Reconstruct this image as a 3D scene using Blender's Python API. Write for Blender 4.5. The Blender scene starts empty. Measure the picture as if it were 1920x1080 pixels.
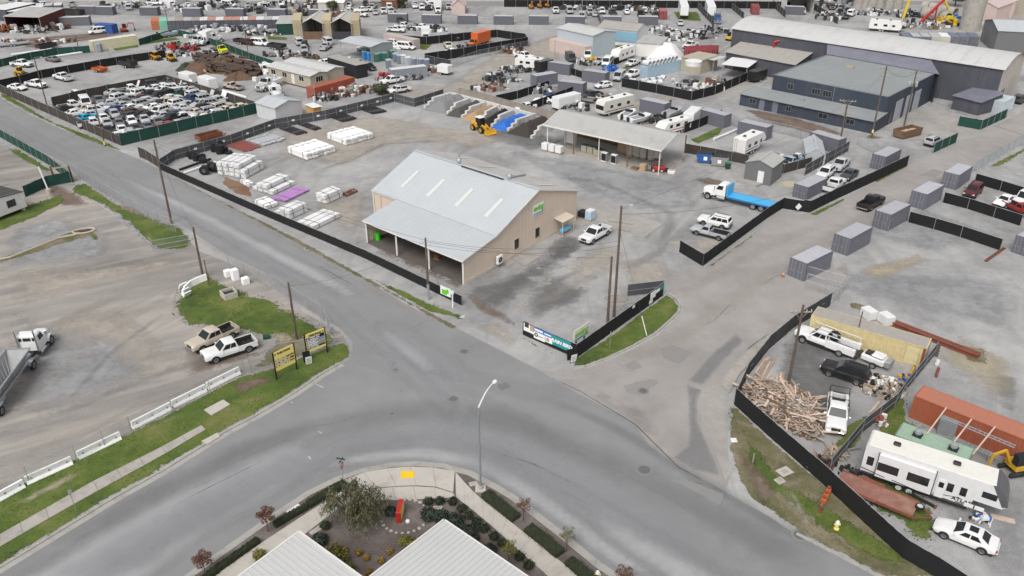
import bpy,bmesh,math,random
from mathutils import Vector,Matrix,noise
from mathutils.geometry import tessellate_polygon
sc=bpy.context.scene
COL=sc.collection
R=math.radians
rnd=random.Random(7)
ORD='first second third fourth fifth sixth seventh eighth ninth tenth eleventh twelfth thirteenth fourteenth fifteenth'.split()
# ---------------------------------------------------------------- camera
FPX,TILT,CAMH=1540.0,R(28.46),49.55
cam=bpy.data.cameras.new('camera');cam.sensor_width=36;cam.lens=FPX/1920*36
cam.clip_start=.5;cam.clip_end=6000
camo=bpy.data.objects.new('camera',cam);COL.objects.link(camo)
camo.location=(0,0,CAMH);camo.rotation_euler=(math.pi/2 -TILT,0,0)
sc.camera=camo
# ---------------------------------------------------------------- sky, sun, exposure
wd=bpy.data.worlds.new('World');sc.world=wd;wd.use_nodes=True
nt=wd.node_tree;nt.nodes.clear()
sky=nt.nodes.new('ShaderNodeTexSky');sky.sky_type='NISHITA';sky.sun_disc=False
SUN_EL,SUN_AZ=R(52),R(205)
sky.sun_elevation=SUN_EL;sky.sun_rotation=SUN_AZ;sky.dust_density=4
hs=nt.nodes.new('ShaderNodeHueSaturation');hs.inputs['Saturation'].default_value=.22
bg=nt.nodes.new('ShaderNodeBackground');bg.inputs[1].default_value=.15
wo=nt.nodes.new('ShaderNodeOutputWorld')
nt.links.new(sky.outputs[0],hs.inputs['Color']);nt.links.new(hs.outputs[0],bg.inputs[0]);nt.links.new(bg.outputs[0],wo.inputs[0])
sl=bpy.data.lights.new('sun','SUN');sl.energy=1.3;sl.angle=R(28);sl.color=(1,.97,.93)
so=bpy.data.objects.new('sun',sl);COL.objects.link(so)
sd=Vector((math.sin(SUN_AZ)*math.cos(SUN_EL),math.cos(SUN_AZ)*math.cos(SUN_EL),math.sin(SUN_EL)))
so.rotation_euler=(-sd).to_track_quat('-Z','Y').to_euler();so.location=(0,-40,120)
sc.cycles.transparent_max_bounces=32
sc.view_settings.view_transform='Standard';sc.view_settings.look='None'
sc.view_settings.exposure=.15;sc.view_settings.gamma=1;sc.view_settings.use_curve_mapping=False

# ---------------------------------------------------------------- helpers
CT,ST=math.cos(TILT),math.sin(TILT)
def W(px,py,h=0.0):
    "point of the place at height h that the survey photo shows at pixel px,py"
    w=540 -py
    t=(CAMH -h)/(FPX*ST -w*CT)
    return Vector(((px -960)*t,(FPX*CT+w*ST)*t,h))
def HT(bx,by,ty):
    "height of an upright whose foot is at bx,by and whose top is on row ty"
    Y=W(bx,by).y;k=(540 -ty)/FPX
    return (k*Y*CT -Y*ST)/(CT+k*ST)+CAMH
def ang(px,py,dx,dy):
    d=W(px+dx,py+dy) -W(px,py)
    return math.atan2(d.y,d.x)

class MB:
    def __init__(s):s.v=[];s.f=[]
    def add(s,vs,fs):
        n=len(s.v);s.v += [tuple(v) for v in vs];s.f += [tuple(i+n for i in f) for f in fs];return s
    def box(s,x0,x1,y0,y1,z0,z1,b=0):
        if b:
            vs=[]
            for sx in (0,1):
                for sy in (0,1):
                    for sz in (0,1):
                        X,Y,Z=(x0,x1)[sx],(y0,y1)[sy],(z0,z1)[sz]
                        ix,iy,iz=X+b*(1 -2*sx),Y+b*(1 -2*sy),Z+b*(1 -2*sz)
                        vs += [(X,iy,iz),(ix,Y,iz),(ix,iy,Z)]
            c=lambda sx,sy,sz,k:(sx*4+sy*2+sz)*3+k
            fs=[]
            for a in (0,1):
                fs.append([c(a,0,0,0),c(a,1,0,0),c(a,1,1,0),c(a,0,1,0)][::(1 if a else -1)])
                fs.append([c(0,a,0,1),c(0,a,1,1),c(1,a,1,1),c(1,a,0,1)][::(1 if a else -1)])
                fs.append([c(0,0,a,2),c(1,0,a,2),c(1,1,a,2),c(0,1,a,2)][::(1 if a else -1)])
            for a in (0,1):
                for d in (0,1):
                    fs.append([c(a,d,0,0),c(a,d,1,0),c(a,d,1,1),c(a,d,0,1)])
                    fs.append([c(a,0,d,0),c(a,1,d,0),c(a,1,d,2),c(a,0,d,2)])
                    fs.append([c(0,a,d,1),c(1,a,d,1),c(1,a,d,2),c(0,a,d,2)])
                    for e in (0,1):fs.append([c(a,d,e,0),c(a,d,e,1),c(a,d,e,2)])
            return s.add(vs,fs)
        return s.add([(x0,y0,z0),(x1,y0,z0),(x1,y1,z0),(x0,y1,z0),(x0,y0,z1),(x1,y0,z1),(x1,y1,z1),(x0,y1,z1)],
                     [(3,2,1,0),(4,5,6,7),(0,1,5,4),(1,2,6,5),(2,3,7,6),(3,0,4,7)])
    def bar(s,p,q,w,h=None):
        p,q=Vector(p),Vector(q);h=h or w;d=(q -p)
        if d.length<1e-6:return s
        d.normalize();u=d.cross(Vector((0,0,1)))
        u=Vector((1,0,0)) if u.length<1e-3 else u.normalized()
        v=u.cross(d).normalized();u=u*w/2;v=v*h/2
        return s.add([p -u -v,p+u -v,p+u+v,p -u+v,q -u -v,q+u -v,q+u+v,q -u+v],
                     [(0,1,2,3),(7,6,5,4),(0,4,5,1),(1,5,6,2),(2,6,7,3),(3,7,4,0)])
    def tube(s,pts,r,n=8,r2=None,cap=True):
        pts=[Vector(p) for p in pts];m=len(pts);vs=[]
        for i,p in enumerate(pts):
            d=(pts[min(i+1,m -1)] -pts[max(i -1,0)]).normalized()
            u=d.cross(Vector((0,0,1)))
            if u.length<1e-3:u=Vector((1,0,0))
            u.normalize();v=u.cross(d)
            rr=r if r2 is None else r+(r2 -r)*i/max(1,m -1)
            if isinstance(r,(list,tuple)):rr=r[i]
            vs += [p+(u*math.cos(2*math.pi*k/n)+v*math.sin(2*math.pi*k/n))*rr for k in range(n)]
        fs=[(i*n+k,i*n+(k+1) % n,(i+1)*n+(k+1) % n,(i+1)*n+k) for i in range(m -1) for k in range(n)]
        if cap:fs += [tuple(range(n))[::-1],tuple(range((m -1)*n,m*n))]
        return s.add(vs,fs)
    def extr(s,poly,axis,a0,a1):
        "extrude a closed 2D outline along an axis: axis x: (y,z), y: (x,z), z: (x,y)"
        n=len(poly);P={'x':lambda a,p:(a,p[0],p[1]),'y':lambda a,p:(p[0],a,p[1]),'z':lambda a,p:(p[0],p[1],a)}[axis]
        vs=[P(a0,p) for p in poly]+[P(a1,p) for p in poly]
        return s.add(vs,[tuple(range(n))[::-1],tuple(range(n,2*n))]+[(i,(i+1) % n,n+(i+1) % n,n+i) for i in range(n)])
    def ring(s,R0,R1,y0,y1,n=16,cx=0,cz=0):
        "annulus round the y axis"
        vs=[]
        for y in (y0,y1):
            for r in (R0,R1):vs += [(cx+r*math.cos(2*math.pi*k/n),y,cz+r*math.sin(2*math.pi*k/n)) for k in range(n)]
        fs=[]
        for k in range(n):
            j=(k+1) % n
            fs += [(k,j,n+j,n+k),(2*n+k,3*n+k,3*n+j,2*n+j),(n+k,n+j,3*n+j,3*n+k),(k,2*n+k,2*n+j,j)]
        return s.add(vs,fs)
    def quad(s,*p):return s.add(p,[tuple(range(len(p)))])
    def loft(s,secs,cap=True,close=True):
        n=len(secs[0]);vs=[p for q in secs for p in q]
        fs=[(i*n+k,i*n+(k+1) % n,(i+1)*n+(k+1) % n,(i+1)*n+k) for i in range(len(secs) -1) for k in range(n if close else n -1)]
        if cap:fs += [tuple(range(n))[::-1],tuple(range((len(secs) -1)*n,len(secs)*n))]
        return s.add(vs,fs)
    def corr(s,p,q,zb,zt,pitch,dep):
        "corrugated upright sheet from p to q; zt(t) is the top height at fraction t"
        p,q=Vector(p[:2]),Vector(q[:2]);L=(q -p).length;d=(q -p)/L;nrm=Vector((d.y,-d.x))
        n=max(1,int(L/pitch));ts=[]
        for i in range(n):
            for a,o in ((0,0),(.3,0),(.4,1),(.9,1)):ts.append(((i+a)/n,o))
        ts.append((1,0));vs=[]
        for t,o in ts:
            c=p+d*L*t+nrm*dep*o
            vs += [(c.x,c.y,zb),(c.x,c.y,zt(t) if callable(zt) else zt)]
        return s.add(vs,[(2*i,2*i+2,2*i+3,2*i+1) for i in range(len(ts) -1)])
    def sheet(s,fn,nu,nv):
        vs=[fn(i/nu,j/nv) for i in range(nu+1) for j in range(nv+1)]
        return s.add(vs,[(i*(nv+1)+j,(i+1)*(nv+1)+j,(i+1)*(nv+1)+j+1,i*(nv+1)+j+1) for i in range(nu) for j in range(nv)])
    def mesh(s,name='mesh',smooth=None):
        m=bpy.data.meshes.new(name);m.from_pydata(s.v,[],s.f)
        bm=bmesh.new();bm.from_mesh(m);bmesh.ops.recalc_face_normals(bm,faces=bm.faces)
        if smooth:
            for f in bm.faces:f.smooth=True
            for e in bm.edges:
                if len(e.link_faces)==2 and e.calc_face_angle(0)>smooth:e.smooth=False
        bm.to_mesh(m);bm.free();return m

CACHE={}
def cached(key,fn):
    if key not in CACHE:CACHE[key]=fn()
    return CACHE[key]
def obj(name,me,mat,parent=None,col=None,loc=None,rot=None):
    if isinstance(me,MB):me=me.mesh(name)
    if mat and not me.materials:me.materials.append(MAT[mat])
    o=bpy.data.objects.new(name,me);COL.objects.link(o)
    if mat and me.materials and me.materials[0] != MAT[mat]:
        o.material_slots[0].link='OBJECT';o.material_slots[0].material=MAT[mat]
    if parent:o.parent=parent
    if col:o.color=(*col[:3],1)
    if loc is not None:o.location=loc
    if rot is not None:o.rotation_euler=rot
    return o
LABELS={}
def tag(o,label,cat,group=None,kind=None):
    o['label']=label;o['category']=cat
    if group:o['group']=group
    if kind:o['kind']=kind
    LABELS.setdefault(label,[]).append(o)
    return o
def thing(name,label,cat,loc=(0,0,0),rz=0.0,group=None):
    o=bpy.data.objects.new(name,None);COL.objects.link(o);o.empty_display_size=.3
    o.location=loc;o.rotation_euler=(0,0,rz)
    return tag(o,label,cat,group)
def struct(o):o['kind']='structure';return o

# ---------------------------------------------------------------- materials
MAT={}
class NG:
    def __init__(s,name):
        m=bpy.data.materials.new(name);m.use_nodes=True;s.m=m;s.t=m.node_tree;s.t.nodes.clear()
        s.out=s.n('ShaderNodeOutputMaterial');s.b=s.n('ShaderNodeBsdfPrincipled');s.l(s.b.outputs[0],s.out.inputs[0]);MAT[name]=m
    def n(s,t,**k):
        x=s.t.nodes.new(t)
        for a,v in k.items():setattr(x,a,v)
        return x
    def l(s,a,b):s.t.links.new(a,b)
    def geo(s,scale=(1,1,1),rot=0,obj=False):
        if obj:src=s.n('ShaderNodeTexCoord').outputs['Object']
        else:src=s.n('ShaderNodeNewGeometry').outputs['Position']
        mp=s.n('ShaderNodeMapping');mp.vector_type='TEXTURE' if rot else 'POINT'
        mp.inputs['Rotation'].default_value=(0,0,rot)
        mp.inputs['Scale'].default_value=tuple(1/q for q in scale) if rot else scale
        s.l(src,mp.inputs[0]);return mp.outputs[0]
    def noise(s,vec,scale,detail=4,rough=.55,dist=0):
        x=s.n('ShaderNodeTexNoise');s.l(vec,x.inputs['Vector'])
        x.inputs['Scale'].default_value=scale;x.inputs['Detail'].default_value=detail;x.inputs['Roughness'].default_value=rough;x.inputs['Distortion'].default_value=dist
        return x.outputs['Fac']
    def ramp(s,fac,stops):
        x=s.n('ShaderNodeValToRGB');e=x.color_ramp.elements
        while len(e)<len(stops):e.new(.5)
        for q,(p,c) in zip(e,stops):q.position=p;q.color=(*c,1) if isinstance(c,(tuple,list)) else (c,c,c,1)
        s.l(fac,x.inputs[0]);return x.outputs[0]
    def mix(s,fac,a,b,mode='MIX'):
        x=s.n('ShaderNodeMix',data_type='RGBA',blend_type=mode)
        for i,v in ((0,fac),(6,a),(7,b)):
            if isinstance(v,(int,float)):x.inputs[i].default_value=v if i==0 else (v,v,v,1)
            elif isinstance(v,(tuple,list)):x.inputs[i].default_value=(*v[:3],1)
            else:s.l(v,x.inputs[i])
        return x.outputs[2]
    def math(s,op,a,b=0.0,clamp=False):
        x=s.n('ShaderNodeMath',operation=op);x.use_clamp=clamp
        for i,v in enumerate((a,b)):
            if isinstance(v,(int,float)):x.inputs[i].default_value=v
            else:s.l(v,x.inputs[i])
        return x.outputs[0]
    def bump(s,h,strength=.3,dist=.05):
        x=s.n('ShaderNodeBump');x.inputs['Strength'].default_value=strength;x.inputs['Distance'].default_value=dist
        s.l(h,x.inputs['Height']);s.l(x.outputs[0],s.b.inputs['Normal'])
    def col(s,c):
        if isinstance(c,(tuple,list)):s.b.inputs['Base Color'].default_value=(*c[:3],1)
        else:s.l(c,s.b.inputs['Base Color'])
    def set(s,rough=.8,metal=0,spec=.4):
        s.b.inputs['Roughness'].default_value=rough;s.b.inputs['Metallic'].default_value=metal;s.b.inputs['Specular IOR Level'].default_value=spec
    def feather(s,scale=.9,amp=.9,edge=.35,slope=4.5):
        "ragged border: the sheet thins out towards its rim (mesh attribute fe: 0 rim, 1 inside)"
        at=s.n('ShaderNodeAttribute',attribute_name='fe').outputs['Fac']
        n1=s.noise(s.geo(),scale,6,.65);n2=s.noise(s.geo(),scale*6,3,.6)
        v=s.math('ADD',at,s.math('MULTIPLY',s.math('SUBTRACT',s.math('ADD',n1,s.math('MULTIPLY',n2,.4)),.75),amp*2.2))
        a=s.math('MULTIPLY',s.math('SUBTRACT',v,edge),slope,True)
        tr=s.n('ShaderNodeBsdfTransparent');mx=s.n('ShaderNodeMixShader')
        s.l(a,mx.inputs[0]);s.l(tr.outputs[0],mx.inputs[1]);s.l(s.b.outputs[0],mx.inputs[2]);s.l(mx.outputs[0],s.out.inputs[0])
        return mx

def pm(name,c,rough=.75,var=.12,scale=1.5,metal=0,spec=.4,grime=None,gs=.6,gamt=.5,streak=False,bump=0):
    "weathered plain material: two scales of tone, optional grime"
    g=NG(name);v=g.geo(obj=False)
    n1=g.noise(v,scale,5,.6);n2=g.noise(v,scale*9,3,.6)
    f=g.math('ADD',g.math('MULTIPLY',n1,.65),g.math('MULTIPLY',n2,.35))
    cc=g.ramp(f,[(.25,tuple(q*(1 -var) for q in c)),(.75,tuple(min(1,q*(1+var)) for q in c))])
    if grime:
        vv=g.geo((1,1,.18)) if streak else v
        gf=g.ramp(g.noise(vv,gs,6,.65),[(.48,0.0),(.72,gamt)])
        cc=g.mix(gf,cc,grime)
    g.col(cc);g.set(rough,metal,spec)
    if bump:g.bump(n2,bump,.03)
    return g
def paint(name,rough=.32,spec=.5,grime=.25):
    g=NG(name);oi=g.n('ShaderNodeObjectInfo');v=g.geo()
    n=g.ramp(g.noise(v,1.7,5,.65),[(.45,0.0),(.8,grime)])
    dark=g.mix(.55,oi.outputs['Color'],(.2,.18,.15))
    g.col(g.mix(n,oi.outputs['Color'],dark));g.set(rough,0,spec);return g
paint('paint');paint('matte_paint',.65,.35,.5)
g=paint('corr_paint',.6,.35,.65)
pm('glass',(.02,.024,.027),.12,.1,2,spec=.22);pm('window_dark',(.02,.022,.026),.12,.2,1,spec=.7)
pm('rubber',(.018,.018,.018),.85,.25,4,grime=(.09,.08,.07),gs=3,gamt=.5);pm('rim',(.42,.43,.44),.35,.15,5,metal=.8)
pm('steel_rim',(.55,.55,.55),.5,.2,5);pm('chrome',(.6,.6,.62),.18,.1,4,metal=1);pm('black_plastic',(.025,.025,.027),.6,.2,4)
pm('tail_red',(.32,.015,.012),.25,.1,5);pm('lamp_glass',(.62,.63,.65),.12,.1,5,spec=.8);pm('amber',(.7,.22,.02),.3,.1,5)
pm('white',(.72,.72,.71),.55,.05,1,grime=(.45,.43,.39),gs=.9,gamt=.35);pm('white_vinyl',(.78,.78,.77),.5,.04,1)
pm('aluminium',(.5,.51,.52),.42,.1,2,metal=.7,grime=(.3,.3,.3));pm('galv',(.42,.43,.44),.5,.12,3,metal=.5)
pm('rust',(.2,.075,.04),.85,.3,1.2,grime=(.1,.045,.03),gs=1.5);pm('black_steel',(.03,.03,.032),.5,.3,2,grime=(.12,.08,.06),gs=1.4,gamt=.35)
pm('yellow',(.62,.33,.02),.5,.1,2,grime=(.2,.14,.06),gs=2,gamt=.4);pm('orange',(.62,.12,.02),.55,.1,2,grime=(.2,.1,.05))
pm('wood_pole',(.13,.095,.07),.9,.3,2.2,grime=(.07,.05,.04),gs=2,streak=True,bump=.5);pm('timber',(.38,.28,.2),.85,.25,1.1,grime=(.26,.2,.15),gs=1.3)
pm('plank_light',(.54,.415,.33),.85,.25,.8);pm('plank_grey',(.3,.26,.22),.9,.3,.8);pm('plank_dark',(.16,.1,.065),.9,.3,.8)
pm('concrete',(.47,.44,.395),.9,.1,.35,grime=(.3,.27,.235),gs=.7,gamt=.55,bump=.2);pm('concrete_old',(.37,.345,.31),.9,.15,.5,grime=(.21,.2,.17),gs=.9,gamt=.7,bump=.3)
pm('block',(.56,.55,.53),.9,.1,.8,grime=(.32,.3,.27),gs=1.1,gamt=.6,streak=True);pm('barrier',(.84,.84,.83),.8,.04,.8,grime=(.6,.58,.54),gs=1.2,gamt=.3)
pm('screen_black',(.012,.012,.013),.85,.35,.7);pm('screen_grey',(.045,.047,.052),.85,.25,.7,grime=(.09,.085,.08),gs=1.2,gamt=.5)
pm('screen_green',(.012,.06,.045),.85,.25,.7,grime=(.03,.05,.04),gs=1,gamt=.5);pm('screen_brown',(.06,.05,.044),.85,.3,.8)
pm('tan_wall',(.6,.5,.41),.6,.05,.4,grime=(.44,.37,.3),gs=.5,gamt=.35,streak=True);pm('tan_trim',(.6,.51,.42),.7,.08,1);pm('white_trim',(.66,.64,.61),.6,.06,1)
pm('roof_pale',(.45,.475,.49),.5,.05,.25,grime=(.4,.42,.43),gs=.35,gamt=.45);pm('roof_pale_old',(.5,.485,.46),.7,.08,.3,grime=(.33,.3,.27),gs=.5,gamt=.5)
pm('skylight',(.6,.6,.56),.4,.05,2);pm('roof_grey',(.4,.395,.38),.8,.08,.3,grime=(.22,.22,.21),gs=.3,gamt=.5)
pm('blue_grey',(.043,.054,.075),.6,.08,.4,grime=(.1,.11,.125),gs=.5,gamt=.35,streak=True);pm('slate_wall',(.075,.078,.095),.65,.1,.4,grime=(.13,.13,.14),gs=.5,gamt=.45,streak=True)
pm('flat_roof',(.245,.262,.264),.9,.08,.18,grime=(.3,.305,.295),gs=.22,gamt=.55,bump=.2);pm('lilac_roof',(.16,.16,.2),.7,.06,.3,grime=(.24,.23,.25),gs=.4,gamt=.5)
pm('pvc',(.8,.8,.79),.4,.03,1);pm('pvc_purple',(.5,.26,.56),.45,.08,1);pm('poly_pipe',(.015,.015,.016),.5,.2,3)
pm('foliage_shrub',(.07,.085,.04),.75,.35,1.5);pm('foliage_olive',(.17,.165,.09),.75,.4,1.2);pm('foliage_dark',(.03,.045,.03),.7,.35,1.5)
pm('foliage_yellow',(.15,.15,.03),.75,.4,2);pm('foliage_autumn',(.14,.065,.04),.8,.4,2.5);pm('hedge',(.03,.038,.018),.85,.4,2.5);pm('foliage_gold',(.3,.18,.03),.8,.3,3)
pm('bark',(.1,.075,.055),.9,.3,4,bump=.4);pm('straw',(.33,.27,.17),.95,.3,2);pm('cardboard',(.42,.3,.19),.85,.15,1.5)
pm('plastic_wrap',(.45,.42,.39),.3,.2,1.5,spec=.6,grime=(.24,.2,.17),gs=2);pm('tarp_blue',(.02,.13,.5),.5,.15,1.5);pm('tarp_grey',(.3,.3,.32),.7,.1,1)
pm('pile_gravel',(.2,.2,.205),.95,.25,3,bump=.6);pm('pile_dark',(.07,.07,.068),.95,.3,3,bump=.6);pm('pile_tan',(.36,.24,.14),.95,.2,3,bump=.6)
pm('pile_black',(.02,.018,.017),.95,.4,3,bump=.6);pm('pile_soil',(.05,.042,.038),.95,.3,3,bump=.6);pm('pile_mulch',(.135,.085,.055),.95,.4,2,grime=(.07,.04,.03),gs=1.2,gamt=.8,bump=.8)
pm('log_bark',(.075,.052,.042),.95,.4,2);pm('red_paint',(.42,.025,.02),.4,.1,2);pm('sign_yellow',(.8,.66,.2),.5,.05,1);pm('sign_white',(.78,.78,.77),.45,.03,1)
pm('sign_teal',(.02,.26,.27),.5,.05,1);pm('sign_blue',(.03,.16,.42),.5,.05,1);pm('sign_black',(.012,.012,.012),.6,.1,1);pm('sign_grey',(.13,.14,.17),.6,.05,1)
pm('sign_green',(.16,.5,.04),.5,.05,1);pm('lime',(.06,.62,.02),.4,.05,1);pm('curb',(.36,.345,.315),.9,.12,.5,grime=(.19,.185,.17),gs=1,gamt=.75);pm('tactile',(.78,.5,.02),.8,.06,1)
pm('insulator',(.45,.46,.47),.3,.1,2);pm('wire',(.03,.03,.03),.7,.1,1);pm('skin',(.42,.25,.17),.6,.1,5);pm('denim',(.05,.06,.09),.9,.2,3);pm('cloth_tan',(.32,.26,.18),.9,.15,3)
pm('manhole',(.13,.125,.12),.8,.2,6,bump=.4);pm('pale_collar',(.36,.35,.34),.9,.1,2);pm('rock',(.36,.36,.29),.9,.25,2,bump=.5)

# ---------------------------------------------------------------- ground materials
def ground_mat(name,lo,mid,hi,speck=.25,s1=.06,s2=.5,s3=6,stretch=None,rough=.95,bump=.35,feather=None,op=1,track=None):
    g=NG(name);v=g.geo();v1=g.geo((1,stretch[1],1),stretch[0]) if stretch else v
    a=g.noise(v1,s1,6,.62,.4);b=g.noise(v1,s2,5,.65);c=g.noise(v,s3,3,.7)
    f=g.math('ADD',g.math('ADD',g.math('MULTIPLY',a,.5),g.math('MULTIPLY',b,.5 -speck/2)),g.math('MULTIPLY',c,speck/2))
    cc=g.ramp(f,[(.38,lo),(.5,mid),(.62,hi)])
    if track:
        t=g.noise(g.geo((1,.035,1),track[0]),track[1],4,.6,.25)
        cc=g.mix(g.ramp(t,[(.52,0.0),(.66,track[2])]),cc,track[3])
        t2=g.noise(g.geo((1,.03,1),track[0]+.5),track[1]*1.4,4,.6,.25)
        cc=g.mix(g.ramp(t2,[(.55,0.0),(.68,track[2]*.7)]),cc,track[4])
    g.col(cc);g.set(rough,0,.25);g.bump(c,bump,.03)
    if feather:
        mx=g.feather(*feather)
        if op<1:
            l=mx.inputs[0].links[0].from_socket;g.l(g.math('MULTIPLY',l,op),mx.inputs[0])
    return g
YARD=R(15)
ground_mat('gravel',(.2,.197,.195),(.31,.306,.302),(.43,.42,.408),.5,.06,.5,7,track=(R(150),.35,.45,(.4,.385,.36),(.19,.189,.187)))
ground_mat('dirt_lot',(.16,.15,.14),(.275,.255,.235),(.4,.362,.32),.45,.06,.5,6,stretch=(R(115),.35),track=(R(120),.35,.6,(.45,.405,.35),(.205,.195,.185)))
ground_mat('asphalt',(.195,.197,.198),(.23,.232,.233),(.265,.267,.268),.5,.03,.3,9,bump=.15)
ground_mat('asphalt_pale',(.245,.228,.213),(.31,.291,.276),(.37,.35,.33),.5,.05,.4,8,bump=.2)
ground_mat('highway',(.19,.19,.19),(.22,.22,.22),(.25,.25,.25),.3,.01,.3,6)
FE=(.7,.9,.35)
SO=(.3,.7,.2,1.4)
ground_mat('grass_cover',(.05,.072,.022),(.088,.128,.026),(.175,.17,.06),.55,.2,.9,5,bump=.8,feather=FE)
ground_mat('grass_worn',(.07,.085,.03),(.15,.135,.075),(.25,.21,.155),.5,.25,1.0,5,bump=.8,feather=FE)
ground_mat('dirt_brown',(.12,.085,.062),(.185,.135,.105),(.25,.195,.155),.4,.15,.9,6,feather=SO,op=.85)
ground_mat('dirt_red',(.15,.085,.05),(.21,.125,.078),(.27,.17,.11),.4,.15,.9,6,feather=FE)
ground_mat('dirt_pale',(.33,.3,.26),(.41,.37,.32),(.5,.45,.38),.4,.12,.6,6,feather=SO,op=.7)
ground_mat('straw_cover',(.33,.28,.2),(.41,.36,.26),(.49,.43,.32),.5,.15,.9,6,feather=SO,op=.75)
ground_mat('wet_ground',(.11,.108,.106),(.15,.148,.146),(.2,.197,.193),.3,.15,.9,6,rough=.6,feather=SO,op=.65)
ground_mat('grey_ground',(.235,.236,.242),(.325,.326,.332),(.42,.419,.421),.35,.1,.6,9,feather=SO,op=.75)
ground_mat('old_concrete',(.27,.255,.235),(.33,.312,.288),(.39,.37,.34),.3,.1,.7,8,bump=.15)
ground_mat('patch_dark',(.205,.207,.212),(.235,.237,.242),(.265,.267,.27),.35,.06,.5,12,feather=(.8,.5,.3,1.6),op=.55)
ground_mat('patch_light',(.32,.31,.3),(.35,.34,.33),(.38,.37,.36),.35,.1,.5,12,feather=(1.2,.3,.4),op=.55)
ground_mat('lane_light',(.29,.293,.3),(.33,.333,.34),(.37,.373,.378),.3,.03,.3,12,stretch=(R(50),.1),feather=(.12,.5,.0,1.1),op=.5)
ground_mat('lane_bright',(.3,.302,.306),(.35,.352,.356),(.4,.402,.405),.4,.03,.3,9,feather=(.12,.35,-.1,1.0),op=.95)
ground_mat('lane_dark',(.11,.112,.11),(.13,.132,.13),(.15,.152,.15),.3,.03,.3,12,feather=(.12,.6,.1,1.1),op=.2)
ground_mat('track_pale',(.36,.33,.29),(.42,.38,.335),(.48,.44,.38),.4,.12,.6,6,feather=(.25,.9,.2,1.0),op=.35)
ground_mat('track_grey',(.2,.198,.196),(.245,.242,.238),(.29,.286,.28),.35,.1,.6,9,feather=(.25,.9,.2,1.0),op=.4)
ground_mat('bark_mulch',(.085,.068,.06),(.14,.118,.108),(.23,.2,.185),.7,.3,2,9,bump=1)
ground_mat('rail_ballast',(.16,.155,.15),(.21,.205,.195),(.26,.25,.24),.5,.05,.5,6)
ground_mat('crack_line',(.07,.07,.07),(.09,.09,.09),(.12,.12,.12),.3,.1,.6,9,feather=(1.2,.7,.05,2.5),op=.55);pm('road_white',(.52,.52,.51),.8,.2,2,grime=(.27,.27,.27),gs=2.5,gamt=.8)
def mesh_mat(name,c,dens):
    g=NG(name);g.col(c);g.set(.5,.3,.4);v=g.geo((1,1,1))
    n=g.noise(v,2.2,3,.6);a=g.math('ADD',g.math('MULTIPLY',n,.14),dens -.07)
    tr=g.n('ShaderNodeBsdfTransparent');mx=g.n('ShaderNodeMixShader')
    g.l(a,mx.inputs[0]);g.l(tr.outputs[0],mx.inputs[1]);g.l(g.b.outputs[0],mx.inputs[2]);g.l(mx.outputs[0],g.out.inputs[0])
mesh_mat('chainlink',(.4,.41,.42),.085);mesh_mat('chainlink_far',(.3,.3,.31),.12)
mesh_mat('thin_tarp',(.5,.52,.54),.9)

# ---------------------------------------------------------------- ground
def inside(p,poly):
    c=False;n=len(poly)
    for i in range(n):
        a,b=poly[i],poly[i -1]
        if (a.y>p.y) != (b.y>p.y) and p.x<(b.x -a.x)*(p.y -a.y)/(b.y -a.y)+a.x:c=not c
    return c
def smooth_poly(pts,step=2.5,jit=0):
    out=[];n=len(pts)
    for i in range(n):
        a,b=pts[i],pts[(i+1) % n];k=max(1,int((b -a).length/step))
        for j in range(k):
            p=a.lerp(b,j/k)
            if jit:p=p+Vector((rnd.uniform(-jit,jit),rnd.uniform(-jit,jit),0))
            out.append(p)
    return out
def sheet(name,px,mat,z=.004,feather=0.0,jit=0,parent=None,step=2.5,world=None,kind='structure'):
    pts=world or [W(*p) for p in px]
    pts=[Vector((p.x,p.y,0)) for p in pts]
    area=sum(a.x*b.y -b.x*a.y for a,b in zip(pts,pts[1:]+pts[:1]))
    if area<0:pts=pts[::-1]
    c=sum(pts,Vector())/len(pts);c.z=0
    P=smooth_poly(pts,step,jit);n=len(P);me=bpy.data.meshes.new(name)
    if feather:
        st=min(max(feather*.5,.3),1.6);x0,y0=min(p.x for p in P),min(p.y for p in P)
        nx,ny=int((max(p.x for p in P) -x0)/st)+2,int((max(p.y for p in P) -y0)/st)+2
        segs=[(pts[i],pts[(i+1) % len(pts)]) for i in range(len(pts))];val={}
        for i in range(nx+1):
            for j in range(ny+1):
                q=Vector((x0 -st/2+i*st,y0 -st/2+j*st,0));d=1e9
                for u,w in segs:
                    e=w -u;t=max(0,min(1,(q -u).dot(e)/max(e.length_squared,1e-9)));d=min(d,(q -u -e*t).length)
                val[i,j]=(q,(1 if inside(q,pts) else -1)*d/feather)
        idx={};vs=[];fe=[];fs=[]
        for i in range(nx):
            for j in range(ny):
                cs=[(i,j),(i+1,j),(i+1,j+1),(i,j+1)]
                if max(val[k][1] for k in cs) <= -.6:continue
                f=[]
                for k in cs:
                    if k not in idx:idx[k]=len(vs);vs.append(val[k][0]);fe.append(max(-1,min(1,val[k][1])))
                    f.append(idx[k])
                fs.append(tuple(f))
    else:vs=P;fs=[tuple(t) for t in tessellate_polygon([P])];fe=None
    me.from_pydata([(v.x -c.x,v.y -c.y,0) for v in vs],[],fs)
    if fe:
        at=me.attributes.new('fe','FLOAT','POINT')
        at.data.foreach_set('value',fe)
    for f in me.polygons:
        if f.normal.z<0:f.flip()
    o=obj(name,me,mat,parent,loc=(c.x,c.y,z))
    if not parent:o['kind']=kind
    return o
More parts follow.
